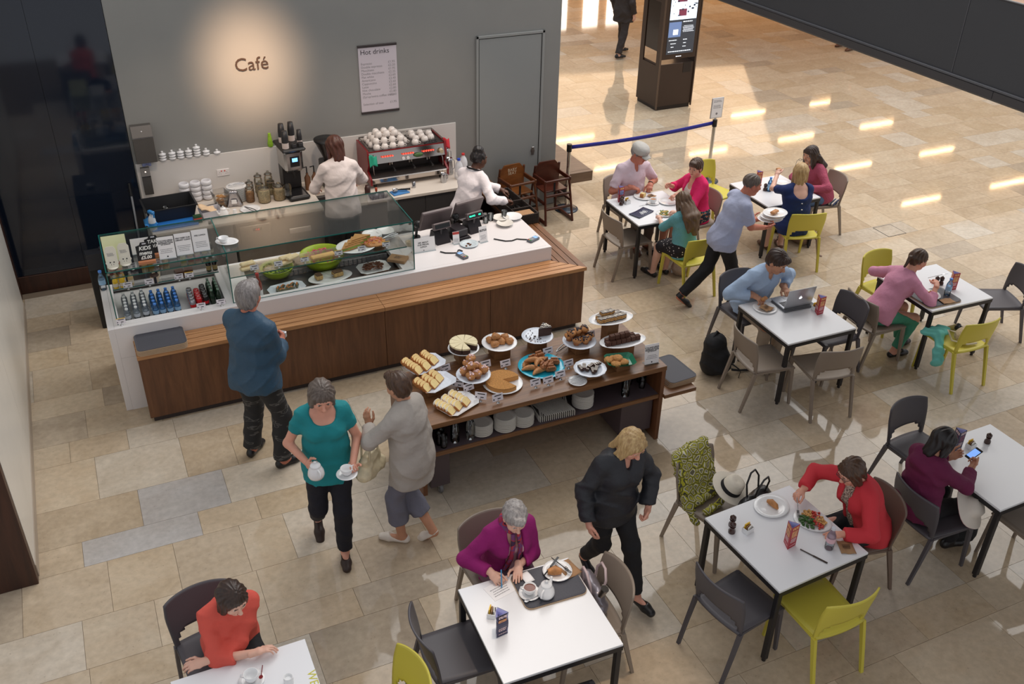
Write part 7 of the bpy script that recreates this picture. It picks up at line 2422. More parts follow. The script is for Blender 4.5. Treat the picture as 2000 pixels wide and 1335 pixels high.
salad('chickpea and vegetable salad on the pink jumper woman\'s plate', 7.84, 6.24, ZTr + .005, [CHICK, LEAF, BEET, CHICK], 70, .08)
napkin('kraft napkin at the front of the pink jumper woman\'s tray', 7.92, 6.07, ZTr, -8, .15, .10, .003, False)
bottle('water_bottle', 'clear water bottle on the pink jumper woman\'s tray', (8.03, 6.18, ZTr), (.033, .20), WB, CAPB_, None, (.3, .55), mat('blue_label'))
cutlery('fork', 'fork in the pink jumper woman\'s raised hand', (7.97, 6.31, .93), -120, 20)
# red cardigan table
one(plate_mb(.13, 1.15), 'plate', CHINA, 'empty looking plate with a bread end on the red cardigan table', 'plate', (4.19, 4.19, ZD), R(20))
m = MB()
P = [(-.04, -.02), (.0, -.035), (.045, -.01), (.03, .02), (-.03, .025)]
m.prism(P, 0, .035)
one(MB().tube([(-.05, 0, .018), (-.02, .005, .026), (.03, .0, .02), (.055, -.004, .008)], [.014, .026, .022, .006], 10), 'bread_end', PASTRY, 'crusty bread end on the red cardigan woman\'s plate', 'bread', (4.20, 4.19, ZD + .006), R(-75))
one(plate_mb(.115, 1.25), 'plate', CHINA, 'plate of three salads in front of the red cardigan woman', 'plate', (4.37, 3.93, ZD), R(-55))
salad('heap of chickpeas, green beans and tomato on the red cardigan woman\'s plate', 4.37, 3.93, ZD + .006, [BEET, CHICK, LEAF, LEAF, BEET, CHICK], 150, .10)
cutlery('knife', 'dinner knife lying on the red cardigan table', (4.14, 3.64, ZD + .005), 205, 0, mat('knife_dark', (90, 82, 78), .3, .7))
bottle('water_bottle', 'clear water bottle by the red cardigan woman\'s elbow', (4.30, 3.66, ZD), (.033, .20), WB, mat('cap_clear', (214, 214, 222), .3), None, (.35, .55), mat('pink_label', (222, 180, 190), .5))
napkin('printed kraft napkin at the corner of the red cardigan table', 4.42, 3.61, ZD, -25)
cutlery('fork', 'fork held by the red cardigan woman', (4.34, 4.08, .80), 150, -25)
# tray table
t7 = tray('speckled grey tray with tea things on the magenta cardigan woman\'s table', 2.265, 4.15, ZD, R(-3), None)
one(plate_mb(.105), 'plate', CHINA, 'white plate with a bitten roll on the speckled tray', 'plate', (2.37, 4.225, ZTr), 0)
one(MB().tube([(-.05, 0, .026), (0, .006, .032), (.05, 0, .026)], [.018, .034, .02], 10), 'bread_roll', PASTRY, 'bitten golden roll on the speckled tray plate', 'bread', (2.34, 4.21, ZTr + .004), R(-20))
cutlery('knife', 'black knife resting across the roll plate on the tray', (2.33, 4.25, ZTr + .045), -55, 0, mat('cutlery_black', (36, 36, 38), .3, .5))
cutlery('fork', 'fork resting on the roll plate on the tray', (2.41, 4.25, ZTr + .03), 195, 4, mat('cutlery_black'))
saucer_cup('cup of black tea on the speckled tray', 2.105, 4.12, ZTr, R(150), .075, 1, mat('tea', (112, 46, 14), .15))
cutlery('spoon', 'teaspoon on the saucer of the tea cup', (2.10, 4.065, ZTr + .014), 100)
teapot('teapot', 'white lidded teapot on the speckled tray', (2.20, 4.06, ZTr), R(40), 1.0)
napkin('kraft napkin under the plate at the right of the speckled tray', 2.455, 4.22, ZTr - .002, 10, .12, .16, .003)
one(MB().sheet(lambda u, v: ((u - .5) * .07, (v - .5) * .10, .004 + .006 * math.sin(3 * v)), 4, 6, .0008), 'receipt', PAPER, 'white till receipt on the speckled tray', 'receipt', (2.15, 4.26, ZTr), R(8))
t = thing('writing_paper', 'white paper being written on by the magenta cardigan woman', 'paper', (1.95, 4.25, ZD), R(12))
MB().bx(-.10, .10, -.07, .07, 0, .0015).obj('sheet', PAPER, t)
lines(t, -.08, .06, (-.04, -.02, .0, .02), 0, .005, INKG, Matrix.Translation((0, 0, .0017)) @ Matrix.Rotation(-PI / 2, 4, 'X'))
one(MB().cyl((0, 0, 0), (.01, .035, .13), .0045, n=8), 'pen', mat('pen_blue', (60, 150, 200), .35), 'pale blue pen in the magenta cardigan woman\'s hand', 'pen', (1.955, 4.25, ZD + .012))
# coral table
saucer_cup('white cup on the coral jumper woman\'s table', .235, 4.17, ZD, R(160), .08)
cutlery('spoon', 'spoon with a red handle leaning on the coral table\'s cup', (.30, 4.18, ZD + .03), 165, 14, mat('spoon_red', (120, 30, 34), .3))
one(MB().lathe([(.02, 0), (.03, .01), (.032, .03), (.024, .05), (.028, .06), (.026, .06), (.02, .045)], 14), 'milk_jug', CHINA, 'small white milk jug at the bottom edge of the picture', 'jug', (.44, 4.06, ZD))
o = text('WE', .075, mat('table_lettering_yellow', (206, 198, 60), .5), None, (.583, 4.10, .7358), (0, 0, R(-92)), 'LEFT')
tag(o, 'yellow WE lettering printed along the edge of the coral woman\'s table', 'lettering')

# ------------------------------------------------------------------ bags, coats and hats
FABB = mat('black_nylon', (24, 24, 27), .75, var=(30, .2))
def soft(name, m, parent, lo, hi, fn, h=.011):
    f = SDF(lo, hi, h)
    fn(f)
    return link(name, vmesh(name, [f.polys() + (0,)], [m]), parent)
t = thing('rucksack', 'black rucksack standing on the floor beside the laptop table', 'rucksack', (5.58, 6.82, 0), R(20))
def f1(f):
    f.cone((0, 0, .12), (0, .02, .36), .14, .11, .05, sq=((1, 0, 0), .8))
    f.cone((0, -.10, .12), (0, -.09, .24), .09, .07, .04, sq=((1, 0, 0), .7))
    f.plane((0, 0, .002), (0, 0, -1))
    f.warp(folds(3, 1.4), .006)
soft('body', FABB, t, (-.25, -.25, 0), (.25, .25, .5), f1)
MB().tube([(-.05, .02, .45), (0, .02, .50), (.05, .02, .45)], .012, 6).obj('handle', FABB, t)
MB().tube([(.1, -.1, .15), (.22, -.2, .02), (.35, -.28, .01), (.48, -.30, .008)], .01, 5, flat=(1.6, .4)).obj('strap', FABB, t)
MB().tube([(.05, -.19, .10), (.16, -.24, .06), (.1, -.26, .01)], .01, 5, flat=(1.6, .4)).obj('strap', FABB, t)
def bag(label, x, y, m, seed, h=.3, w=.16, strap=True):
    t = thing('shoulder_bag', label, 'bag', (x, y, 0), R(seed * 40))
    def f(f):
        f.cone((-.06, 0, .09), (.06, 0, .09), w * .62, w * .6, .05)
        f.cone((0, 0, .1), (0, .0, h * .75), w * .65, w * .4, .05, sq=((1, 0, 0), .7))
        f.plane((0, 0, .002), (0, 0, -1))
        f.warp(folds(seed, 1.3), .007)
    soft('body', m, t, (-.3, -.25, 0), (.3, .25, .45), f)
    if strap:
        MB().tube([(.1, 0, .2), (.2, .08, .1), (.28, .02, .01), (.40, -.12, .008), (.46, -.10, .008)], .010, 5, flat=(1.6, .4)).obj('strap', m, t)
BEIGE = mat('canvas_beige', (168, 146, 128), .8, var=(30, .12))
bag('beige canvas bag on the floor under the flat cap table', 6.52, 8.90, BEIGE, 1)
bag('beige brown rucksack with a trailing strap under the two women\'s table', 8.52, 9.02, mat('canvas_brown', (150, 126, 112), .8, var=(30, .12)), 7, .42)
bag('black bag on the floor at the feet of the maroon hoodie person', 6.02, 3.86, FABB, 4, .3, .14, False)
t = thing('handbag', 'silver grey handbag with two loop handles on the chair beside the tray table', 'handbag', (2.60, 4.11, .462), R(84))
SILV = mat('silver_leather', (150, 144, 152), .28, .45, var=(20, .15))
def f2(f):
    f.cone((-.11, 0, .07), (.11, 0, .07), .075, .075, .04)
    f.cone((-.10, 0, .17), (.10, 0, .17), .05, .05, .05)
    f.warp(folds(5, 1.6), .007)
soft('body', SILV, t, (-.25, -.15, -.02), (.25, .15, .3), f2)
PINKL = mat('pale_pink_leather', (206, 184, 184), .4)
for s in (-1, 1):
    MB().tube([(-.07, s * .045, .17), (-.075, s * .06, .27), (-.03, s * .07, .34), (.03, s * .07, .34), (.075, s * .06, .27), (.07, s * .045, .17)], .010, 7).obj('handle', PINKL, t)
MB().cyl((-.13, 0, .2), (-.15, -.02, .28), .022, .03, n=10).obj('silver_cap', STEELY, t)
# coat, hat and bag on the chair
def coat_mat():
    m = mat('patterned_coat', (160, 152, 60), .8)
    nt = m.node_tree
    tc = nt.nodes.new('ShaderNodeTexCoord')
    vo = nt.nodes.new('ShaderNodeTexVoronoi')
    vo.feature = 'DISTANCE_TO_EDGE'
    vo.inputs['Scale'].default_value = 16
    cr = nt.nodes.new('ShaderNodeValToRGB')
    cr.color_ramp.interpolation = 'CONSTANT'
    e = cr.color_ramp.elements
    e[0].color = lin((70, 66, 54)) + [1]
    e[1].position = .035
    e[1].color = lin((176, 170, 40)) + [1]
    for p, c in ((.12, (208, 204, 190)), (.19, (104, 98, 74)), (.27, (170, 164, 60))):
        n = e.new(p)
        n.color = lin(c) + [1]
    nt.links.new(tc.outputs['Object'], vo.inputs['Vector'])
    nt.links.new(vo.outputs['Distance'], cr.inputs[0])
    nt.links.new(cr.outputs[0], nt.nodes['Principled BSDF'].inputs['Base Color'])
    return m
t = thing('coat', 'yellow and grey patterned coat draped over a chair back and seat', 'coat', (4.03, 4.67, 0), R(197))
def f3(f):
    for k in range(8):
        t_ = k / 7
        f.cone((-.17 + .02 * t_, -.30 + .16 * t_, .815 - .30 * t_), (.16 + .01 * t_, -.30 + .16 * t_, .81 - .31 * t_), .048, .046, .04)
    f.cone((-.10, -.345, .80), (.12, -.345, .80), .03, .03, .03)
    f.cone((-.12, -.06, .49), (.16, -.06, .49), .042, .04, .05)
    f.cone((-.02, .06, .48), (.16, .06, .48), .036, .036, .05)
    f.cone((.17, -.24, .72), (.21, -.10, .48), .04, .04, .04)
    f.cone((.21, -.10, .48), (.225, .02, .38), .04, .035, .04)
    f.warp(folds(9, 1.9), .008)
soft('fabric', coat_mat(), t, (-.35, -.5, .2), (.35, .2, .95), f3)
t = thing('sun_hat', 'cream straw hat with a black band lying on the patterned coat', 'hat', (4.14, 4.62, .60), R(10))
STRAW = mat('pale_straw', (232, 222, 204), .8, bump=(160, .3))
b = MB().lathe([(.0001, .10), (.05, .115), (.075, .10), (.085, .05), (.092, .0), (.16, -.006), (.165, .0), (.16, .002), (.09, .006)], 30)
h1 = b.xf(Matrix.Rotation(R(24), 4, 'X') @ Matrix.Rotation(R(12), 4, 'Y')).obj('straw', STRAW, t)
b = MB().lathe([(.0935, .004), (.0885, .040)], 30)
b.xf(Matrix.Rotation(R(24), 4, 'X') @ Matrix.Rotation(R(12), 4, 'Y')).obj('hat_band', FABB, t)
t = thing('handbag', 'black handbag with long loop handles on the chair under the straw hat', 'handbag', (4.27, 4.46, .47), R(20))
def f4(f):
    f.cone((-.13, 0, .06), (.13, 0, .06), .07, .07, .04)
    f.cone((-.12, 0, .12), (.12, 0, .12), .05, .05, .04)
    f.warp(folds(6, 1.6), .006)
soft('body', mat('black_leather', (30, 29, 32), .35), t, (-.25, -.15, -.02), (.25, .15, .25), f4)
for s in (-1, 1):
    MB().tube([(-.08, s * .03, .15), (-.085, s * .05, .27), (-.03, s * .06, .35), (.03, s * .06, .35), (.085, s * .05, .27), (.08, s * .03, .15)], .008, 7).obj('handle', mat('black_leather'), t)
# scarf and woven bag on the yellow chair
t = thing('scarf', 'turquoise scarf tumbling off the seat of the yellow chair', 'scarf', (7.72, 5.93, .47), 0)
def f5(f):
    f.ell((.03, .0, .035), (.13, .085, .045), .03)
    f.ell((-.09, .05, .03), (.07, .05, .035), .04)
    f.cone((-.02, -.06, .02), (-.09, -.15, -.08), .05, .045, .05)
    f.cone((-.09, -.15, -.08), (-.12, -.20, -.20), .045, .065, .05, sq=((0, 1, 1), 1.5))
    f.warp(lambda X, Y, Z: np.sin(70 * X + 50 * Z + 3 * np.sin(30 * Y)), .007)
soft('fabric', mat('turquoise_cotton', (112, 196, 186), .85), t, (-.3, -.35, -.35), (.25, .2, .2), f5, .009)
t = thing('woven_bag', 'cream crocheted bag on the seat of the yellow chair', 'bag', (7.93, 5.75, .462), R(10))
soft('body', mat('crochet', (206, 184, 150), .9, var=(90, .3), bump=(120, .8)), t, (-.2, -.15, -.02), (.2, .15, .2), lambda f: f.ell((0, 0, .06), (.15, .09, .075), .02).plane((0, 0, .001), (0, 0, -1)))
MB().tube([(-.12, .05, .1), (-.18, .10, .12), (-.2, .02, .04), (-.1, -.10, .02), (.02, -.13, .01)], .010, 6).obj('strap', mat('rope_cream', (214, 204, 184), .8), t)
one(MB().box((0, 0, .03), (.09, .05, .05), b=.012).cyl((0, -.025, .03), (0, -.05, .03), .02, n=10), 'camera', mat('camera_dark', (52, 56, 64), .35, .3), 'small camera on the far side of the yellow chair\'s seat', 'camera', (8.02, 5.93, .462), .5)
t = thing('sun_hat', 'white sun hat with a pink underside resting in the maroon hoodie person\'s lap', 'hat', (5.78, 3.66, .60), R(0))
M = Matrix.Rotation(R(48), 4, 'X') @ Matrix.Rotation(R(18), 4, 'Y')
MB().lathe([(.0001, .07), (.06, .065), (.085, .02), (.09, .0), (.17, -.03)], 26, wob=lambda a: 1 + .05 * math.sin(4 * a)).xf(M).obj('crown', mat('cream_cotton', (222, 212, 200), .85), t)
MB().lathe([(.17, -.033), (.09, -.004), (.08, .015), (.0001, .06)], 26, wob=lambda a: 1 + .05 * math.sin(4 * a)).xf(M).obj('underside', mat('pink_cotton', (222, 166, 170), .85), t)

# ------------------------------------------------------------------ the people
HAIRM = lambda k, c, c2: mat('hair_' + k, c, .42, grain=((70, 70, 9), c2))
H_DK, H_BR, H_LB, H_BL, H_GY, H_RB, H_BK, H_GB = HAIRM('dark', (44, 30, 24), (64, 44, 34)), HAIRM('brown', (88, 62, 44), (62, 42, 30)), HAIRM('lightbrown', (112, 84, 60), (84, 62, 44)), HAIRM('blonde', (206, 176, 124), (164, 128, 84)), HAIRM('grey', (176, 170, 166), (128, 122, 120)), HAIRM('auburn', (66, 34, 24), (90, 48, 32)), HAIRM('black', (22, 19, 20), (36, 30, 30)), HAIRM('greybrown', (112, 100, 92), (80, 68, 60))
def cl(key, c=(120, 120, 120), rough=.85, **k):
    k.setdefault('var', (7, .07))
    k.setdefault('bump', (16, .45))
    return mat('cloth_' + key, c, rough, **k)
BLKT = cl('black', (30, 29, 32))
SHOE_B, SHOE_BR = mat('shoe_black', (28, 26, 27), .35), mat('shoe_brown', (96, 58, 36), .4)
def printed(key, base, scale, cols):
    m = mat('cloth_' + key, base, .85)
    nt = m.node_tree
    tc = nt.nodes.new('ShaderNodeTexCoord')
    n = nt.nodes.new('ShaderNodeTexNoise')
    n.inputs['Scale'].default_value = scale[0]
    n.inputs['Detail'].default_value = scale[1]
    mp = nt.nodes.new('ShaderNodeMapping')
    mp.inputs['Scale'].default_value = scale[2]
    cr = nt.nodes.new('ShaderNodeValToRGB')
    cr.color_ramp.interpolation = 'CONSTANT'
    e = cr.color_ramp.elements
    e[0].color = lin(base) + [1]
    e[1].position = cols[0][0]
    e[1].color = lin(cols[0][1]) + [1]
    for p, c in cols[1:]:
        x = e.new(p)
        x.color = lin(c) + [1]
    nt.links.new(tc.outputs['Object'], mp.inputs[0])
    nt.links.new(mp.outputs[0], n.inputs['Vector'])
    nt.links.new(n.outputs['Fac'], cr.inputs[0])
    nt.links.new(cr.outputs[0], nt.nodes['Principled BSDF'].inputs['Base Color'])
    return m
CAMO = printed('camouflage', (40, 39, 40), (5, 2, (1, 1, 3.4)), ((.56, (84, 82, 80)), (.60, (46, 45, 46)), (.66, (128, 124, 120)), (.68, (54, 52, 52))))
LEOP = printed('leopard', (196, 176, 160), (60, 1, (1, 1, 1)), ((.47, (60, 46, 44)), (.56, (170, 140, 126))))
SCARFM = printed('scarf_print', (150, 36, 66), (14, 1, (1, 1, 1)), ((.45, (112, 60, 110)), (.55, (176, 50, 62)), (.62, (66, 36, 66))))
FLORAL = printed('floral', (40, 36, 52), (34, 1, (1, 1, 1)), ((.54, (60, 120, 140)), (.60, (206, 150, 60)), (.66, (190, 60, 90))))
def dots_mat():
    m = mat('cloth_polka', (30, 24, 28), .85)
    nt = m.node_tree
    tc = nt.nodes.new('ShaderNodeTexCoord')
    vo = nt.nodes.new('ShaderNodeTexVoronoi')
    vo.inputs['Scale'].default_value = 26
    vo.inputs['Randomness'].default_value = .35
    cr = nt.nodes.new('ShaderNodeValToRGB')
    cr.color_ramp.interpolation = 'CONSTANT'
    cr.color_ramp.elements[0].color = lin((226, 214, 210)) + [1]
    cr.color_ramp.elements[1].position = .2
    cr.color_ramp.elements[1].color = lin((30, 24, 28)) + [1]
    nt.links.new(tc.outputs['Object'], vo.inputs['Vector'])
    nt.links.new(vo.outputs['Distance'], cr.inputs[0])
    nt.links.new(cr.outputs[0], nt.nodes['Principled BSDF'].inputs['Base Color'])
    return m
DN = (0, 0, -1)
GL = mat('glasses_frame', (36, 30, 30), .3)

P = person('barista in a white shirt with her back turned, standing at the espresso machine', (2.58, 10.30), -4, 1.85, .98, 'f', 'pale', lean=6, head=(10, 18, 0), hair=('mid', H_RB), face=False,
           RH=((2.90, 10.72, 1.10), None, (-.3, 0, -1), 'grip'), LH=((2.36, 10.70, 1.08), None, (.3, 0, -1), 'grip'), relb=(.7, -.6, -.5), lelb=(-.7, -.6, -.5),
           top=dict(m=cl('white_blouse', (232, 220, 216)), sleeve=1.75, hem=.07, off=.024, warp=.0065, collar=1), bottom=('trousers', BLKT, 1.95), shoes=(SHOE_B,))
P = person('cashier in a white shirt and dark apron straps reaching to the cutlery basket', (3.97, 9.88), -62, 1.64, 1.0, 'm', 'dark', lean=20, head=(-12, 8, 0), hair=('afro', H_BK), face=False,
           RH=((4.42, 9.66, 1.02), None, DN, 'grip'), LH=((4.50, 9.88, 1.04), None, DN, 'grip'), top=dict(m=cl('white_shirt', (238, 232, 236)), sleeve=1.9, hem=.06, off=.022, warp=.0065, collar=1), bottom=('trousers', BLKT, 1.95), shoes=(SHOE_B,))
def strap_over(P, m, side, name='apron_strap'):
    b = MB()
    u, lat, fw, nb, che, wst = P['u'], P['lat'], P['fwd'], P['nb'], P['che'], P['wst']
    b.tube([nb + u * (.022 - .05 * max(0, math.sin(a))) + lat * .088 * math.cos(a) + fw * .098 * math.sin(a) for a in np.linspace(-PI, 0, 15)], .02, 6, flat=(.3, 1))
    b.obj(name, m, P['root'])
strap_over(P, BLKT, 1)
P = person('man in a blue jacket and camouflage trousers looking into the display case, holding a camera', (.90, 7.16), -52, 1.87, 1.05, 'm', 'ruddy', lean=2, head=(18, 6, 0), hair=('short', HAIRM('iron', (104, 98, 96), (150, 144, 142))), belly=.01,
           RH=((1.19, 7.33, 1.13), (.3, .6, .5), (-.6, .5, 0), 'grip'), LH=((1.10, 7.46, 1.12), (.4, -.2, .3), (.5, -.5, 0), 'grip'), relb=(-.2, -.8, -.6),
           RF=((1.02, 7.06), -75, 0), LF=((.80, 7.34), -40, 0), top=dict(name='jacket', m=cl('blue_jacket', (44, 76, 100), .6), sleeve=1.92, hem=.10, off=.034, warp=.0065, flare=.14, collar=1), bottom=('trousers', CAMO, 1.97, .018, .022), shoes=(SHOE_B,))
o = one(MB().box((0, 0, .03), (.10, .04, .06), b=.008).cyl((0, -.02, .03), (0, -.045, .03), .02, n=12), 'compact_camera', mat('camera_silver', (196, 198, 202), .3, .5), 'small silver camera in the blue jacket man\'s hands', 'camera', (1.21, 7.43, 1.14), R(-40))
TEALM = cl('teal', (20, 134, 140), .8)
P = person('woman in a teal top walking towards the camera with white crockery in both hands', (1.18, 5.84), 170, 1.77, 1.02, 'f', 'pink', lean=3, head=(4, 24, 0), hair=('bob', H_GB),
           RH=((1.00, 5.66, 1.08), (-.0, -.8, .3), (.8, -.1, 0), 'grip'), LH=((1.31, 5.58, 1.02), (-.1, -.8, .1), (-.3, 0, 1), 'hold'), relb=(-.5, .7, -.5), lelb=(.6, .7, -.5),
           RF=((1.10, 6.10), 170, .10), LF=((1.22, 5.72), 168, 0), top=dict(m=TEALM, sleeve=.55, hem=.15, neck='scoop', off=.016, warp=.005, flare=.135), bottom=('trousers', cl('navy_black', (26, 26, 36)), 1.95, .012, .012), shoes=(mat('sandal_dark', (50, 34, 28), .5), 'flat'))
teapot('teapot', 'white teapot in the right hand of the woman in teal', (1.03, 5.56, 1.02), R(100), 1.05)
saucer_cup('white cup carried in the left hand of the woman in teal', 1.24, 5.48, 1.035, R(20), .08)
GREYJ = cl('stone_jacket', (172, 164, 156), .7)
P = person('woman in a stone grey jacket and cropped trousers stepping along the cake cart', (1.81, 5.68), 38, 1.66, 1.0, 'f', 'tan', lean=4, head=(-10, 12, 0), hair=('short', H_BR), face=False,
           LH=((1.55, 5.90, 1.12), (-.2, .3, .9), (.5, .5, 0), 'relaxed'), lelb=(-.8, -.2, -.6), RH=((1.97, 5.78, .80), (.1, .3, -.9), (-.6, .3, 0), 'relaxed'), relb=(.25, -.8, -.5),
           LF=((1.70, 5.70), 55, 0), RF=((1.93, 5.60), 40, .07), top=dict(name='jacket', m=GREYJ, sleeve=1.85, hem=.20, off=.030, warp=.0065, flare=.145, collar=1), bottom=('trousers', cl('slate', (112, 112, 126)), 1.62, .012, .03), shoes=(mat('sandal_white', (226, 216, 204), .5), 'flat'))
t = thing('handbag', 'cream and gold handbag hanging at the side of the woman in the stone jacket', 'handbag', (1.50, 5.78, .74), R(40))
def f6(f):
    f.cone((-.09, 0, .05), (.09, 0, .05), .075, .075, .04)
    f.cone((-.07, 0, .17), (.07, 0, .17), .05, .05, .06)
    f.warp(folds(8, 1.7), .009)
soft('body', mat('cream_gold', (224, 210, 176), .4, .15, var=(20, .15)), t, (-.22, -.14, -.04), (.22, .14, .28), f6)
for s in (-1, 1):
    MB().tube([(-.06, s * .035, .18), (-.04, s * .04, .32), (.03, .06, .40), (.06, s * .04, .3), (.06, s * .035, .18)], .009, 7).obj('handle', mat('cream_leather', (214, 200, 168), .5), t)
BLKJ = cl('black_jacket', (36, 37, 43), .55)
P = person('blonde woman in a black jacket striding between the tables, head bowed', (3.0, 4.60), 188, 1.68, 1.0, 'f', 'pink', lean=7, head=(6, 34, -4), hair=('shoulder', H_BL),
           RH=((2.74, 4.46, .86), (.1, -.4, -.9), (1, 0, 0), 'relaxed'), LH=((3.20, 4.40, .90), (-.5, -.5, -.6), (-1, 0, 0), 'grip'), lelb=(.8, .3, -.3),
           RF=((2.96, 4.84), 186, .06), LF=((3.13, 4.30), 192, 0), top=dict(name='jacket', m=BLKJ, sleeve=1.9, hem=.14, off=.034, warp=.009, flare=.14, collar=1), bottom=('trousers', BLKT, 1.95), shoes=(SHOE_B, 'flat'))
P = person('waiter in a pale blue shirt hurrying with a load of plates', (6.38, 7.98), -104, 1.74, 1.0, 'm', 'ruddy', lean=17, head=(0, 14, 0), hair=('crop', H_GB), face=True,
           RH=((6.84, 7.86, 1.02), (.9, -.1, 0), (0, .3, 1), 'hold'), LH=((6.86, 8.08, 1.02), (.9, -.1, 0), (0, -.3, 1), 'hold'),
           RF=((6.60, 7.90), -105, 0), LF=((6.02, 8.14), -100, .10), top=dict(m=cl('waiter_blue', (176, 182, 208), .8), sleeve=.8, hem=.10, off=.026, warp=.0065, collar=1), bottom=('trousers', BLKT, 1.97, .014, .014), shoes=(SHOE_B,))
for k, (dx, dz, lb) in enumerate(((.0, .0, 'lowest'), (.03, .03, 'middle'), (.06, .06, 'topmost'))):
    one(plate_mb(.13, 1.2), 'plate', CHINA, 'plate in the load carried by the waiter, ' + lb, 'plate', (7.0 + dx, 7.96, 1.055 + dz), .1 * k)
one(MB().box((0, 0, .015), (.12, .06, .03), b=.01), 'leftover_bread', PASTRY, 'leftover bread on the waiter\'s topmost plate', 'bread', (7.04, 7.95, 1.13), .4)

P = person('man in a white flat cap and pale pink shirt cutting his cake', (6.38, 10.06), 180, 1.80, 1.04, 'm', 'ruddy', True, lean=8, head=(22, 14, 0), hair=('bald', H_GY), belly=.01,
           RH=((6.30, 9.86, .82), (.75, -.5, -.2), DN, 'pinch'), LH=((6.56, 9.84, .83), (-.55, -.7, -.35), DN, 'grip'), relb=(-.8, .3, -.5), lelb=(.7, .4, -.5),
           top=dict(m=cl('pink_stripe', (228, 206, 216)), sleeve=.85, hem=.06, off=.024, warp=.006, collar=1), bottom=('trousers', cl('taupe', (110, 98, 92)), 1.95), shoes=(SHOE_BR,))
cap = MB().lathe([(.088, .03), (.098, .055), (.102, .08), (.085, .115), (.04, .13), (.0001, .132)], 24, (0, -.005, 0), sy=1.14)
cap.sheet(lambda u, v: ((u - .5) * .14 * (1 - .3 * v), .085 + v * .065, .045 - .012 * v - .02 * (2 * u - 1) ** 2), 8, 4, .006)
cap.xf(P['HM'] @ Matrix.Rotation(R(-6), 4, 'X')).obj('flat_cap', cl('cap', (190, 186, 180)), P['root'])
glasses(P, GL)
MB().tube([P['W'][-1] + P['HD'][-1][0] @ V3(.030 * math.cos(a), -.02, .030 * math.sin(a)) for a in np.linspace(0, 2 * PI, 13)[:-1]], .006, 6, closed=True).obj('wristwatch', BLACKP, P['root'])
P = person('woman in a bright pink cardigan over a cream blouse, fork hand raised', (6.98, 9.38), 92, 1.64, 1.0, 'f', 'pink', True, lean=6, head=(24, 6, 0), hair=('short', H_BR),
           RH=((6.68, 9.56, .90), (-.8, .0, .25), (0, -1, -.3), 'pinch'), LH=((6.66, 9.36, .86), (-.8, .0, -.2), DN, 'pinch'), relb=(.3, .7, -.6), lelb=(.3, -.8, -.6),
           under=dict(m=cl('cream', (226, 214, 204)), sleeve=.4, hem=.05, neck='v'), top=dict(name='cardigan', m=cl('hot_pink', (226, 34, 102)), sleeve=1.45, hem=.10, open=.075, neck='v'), bottom=('skirt', FLORAL, .95), shoes=(SHOE_B, 'flat'))
P = person('girl with long brown hair in a turquoise knit top and polka dot skirt', (6.26, 8.56), 4, 1.52, .94, 'f', 'pale', True, lean=6, head=(4, 14, 0), hair=('long', H_LB), face=False, bust=0,
           LH=((6.15, 8.96, .80), (.35, .8, -.1), DN, 'grip'), RH=((6.42, 9.0, .80), (-.2, .8, 0), DN, 'pinch'), top=dict(m=cl('turquoise_knit', (104, 166, 172), bump=(70, .5)), sleeve=1.1, hem=.10, off=.02), bottom=('skirt', dots_mat(), .92), shoes=(SHOE_B, 'flat'))
P = person('blonde woman in a low backed navy dress holding up a pastry', (7.96, 8.62), -14, 1.70, 1.06, 'f', 'pale', True, lean=4, head=(-26, 4, 0), hair=('shoulder', H_BL), face=True,
           LH=((7.99, 9.10, 1.02), (.45, .5, .5), (.8, .2, -.2), 'pinch'), lelb=(-.8, .2, -.7), RH=((8.30, 9.02, .79), (-.2, .8, 0), DN, 'relaxed'), top=dict(name='dress_bodice', m=cl('navy', (24, 44, 96)), sleeve=.75, hem=.12, neck='back', off=.02), bottom=('skirt', cl('navy'), .95), shoes=(SHOE_BR, 'flat'))
b = MB()
for k in range(3):
    p = P['nb'] - P['fwd'] * (.142 + .018 * k) - P['u'] * (.20 + .075 * k)
    b.lathe([(.009, -.004), (.009, .004), (.0001, .007)], 10, tuple(p))
b.obj('button', PAPER, P['root'])
glasses(P, GL, up=.085, tilt=.5)
P = person('dark haired woman in a dusty pink jumper leaning in over the table', (8.90, 9.24), 82, 1.66, .98, 'f', 'tan', True, lean=22, head=(14, 10, 0), hair=('long', H_DK),
           LH=((8.50, 9.02, .78), (-.7, .4, 0), DN, 'relaxed'), RH=((8.52, 9.30, .78), (-.6, -.5, 0), DN, 'relaxed'), lelb=(.2, -.9, -.5), relb=(.2, .9, -.5), top=dict(m=cl('dusty_pink', (172, 76, 100), bump=(70, .5)), sleeve=1.9, hem=.07, off=.02), bottom=('trousers', cl('denim', (92, 118, 156)), 1.95), shoes=(SHOE_B,))
P = person('man in a light blue shirt at the laptop, a roll in one hand', (6.20, 7.12), 180, 1.78, 1.02, 'm', 'tan', True, lean=20, head=(16, 24, 0), hair=('short', H_DK),
           RH=((6.02, 6.88, .81), (.3, -.8, -.2), DN, 'hold'), LH=((6.42, 6.90, .81), (-.1, -.9, -.2), DN, 'relaxed'), relb=(-.8, .3, -.5), lelb=(.8, .3, -.5),
           top=dict(m=cl('light_blue', (168, 190, 218)), sleeve=1.85, hem=.06, off=.024, warp=.0065, collar=1), bottom=('trousers', cl('beige', (184, 166, 146)), 1.95), shoes=(SHOE_B,))
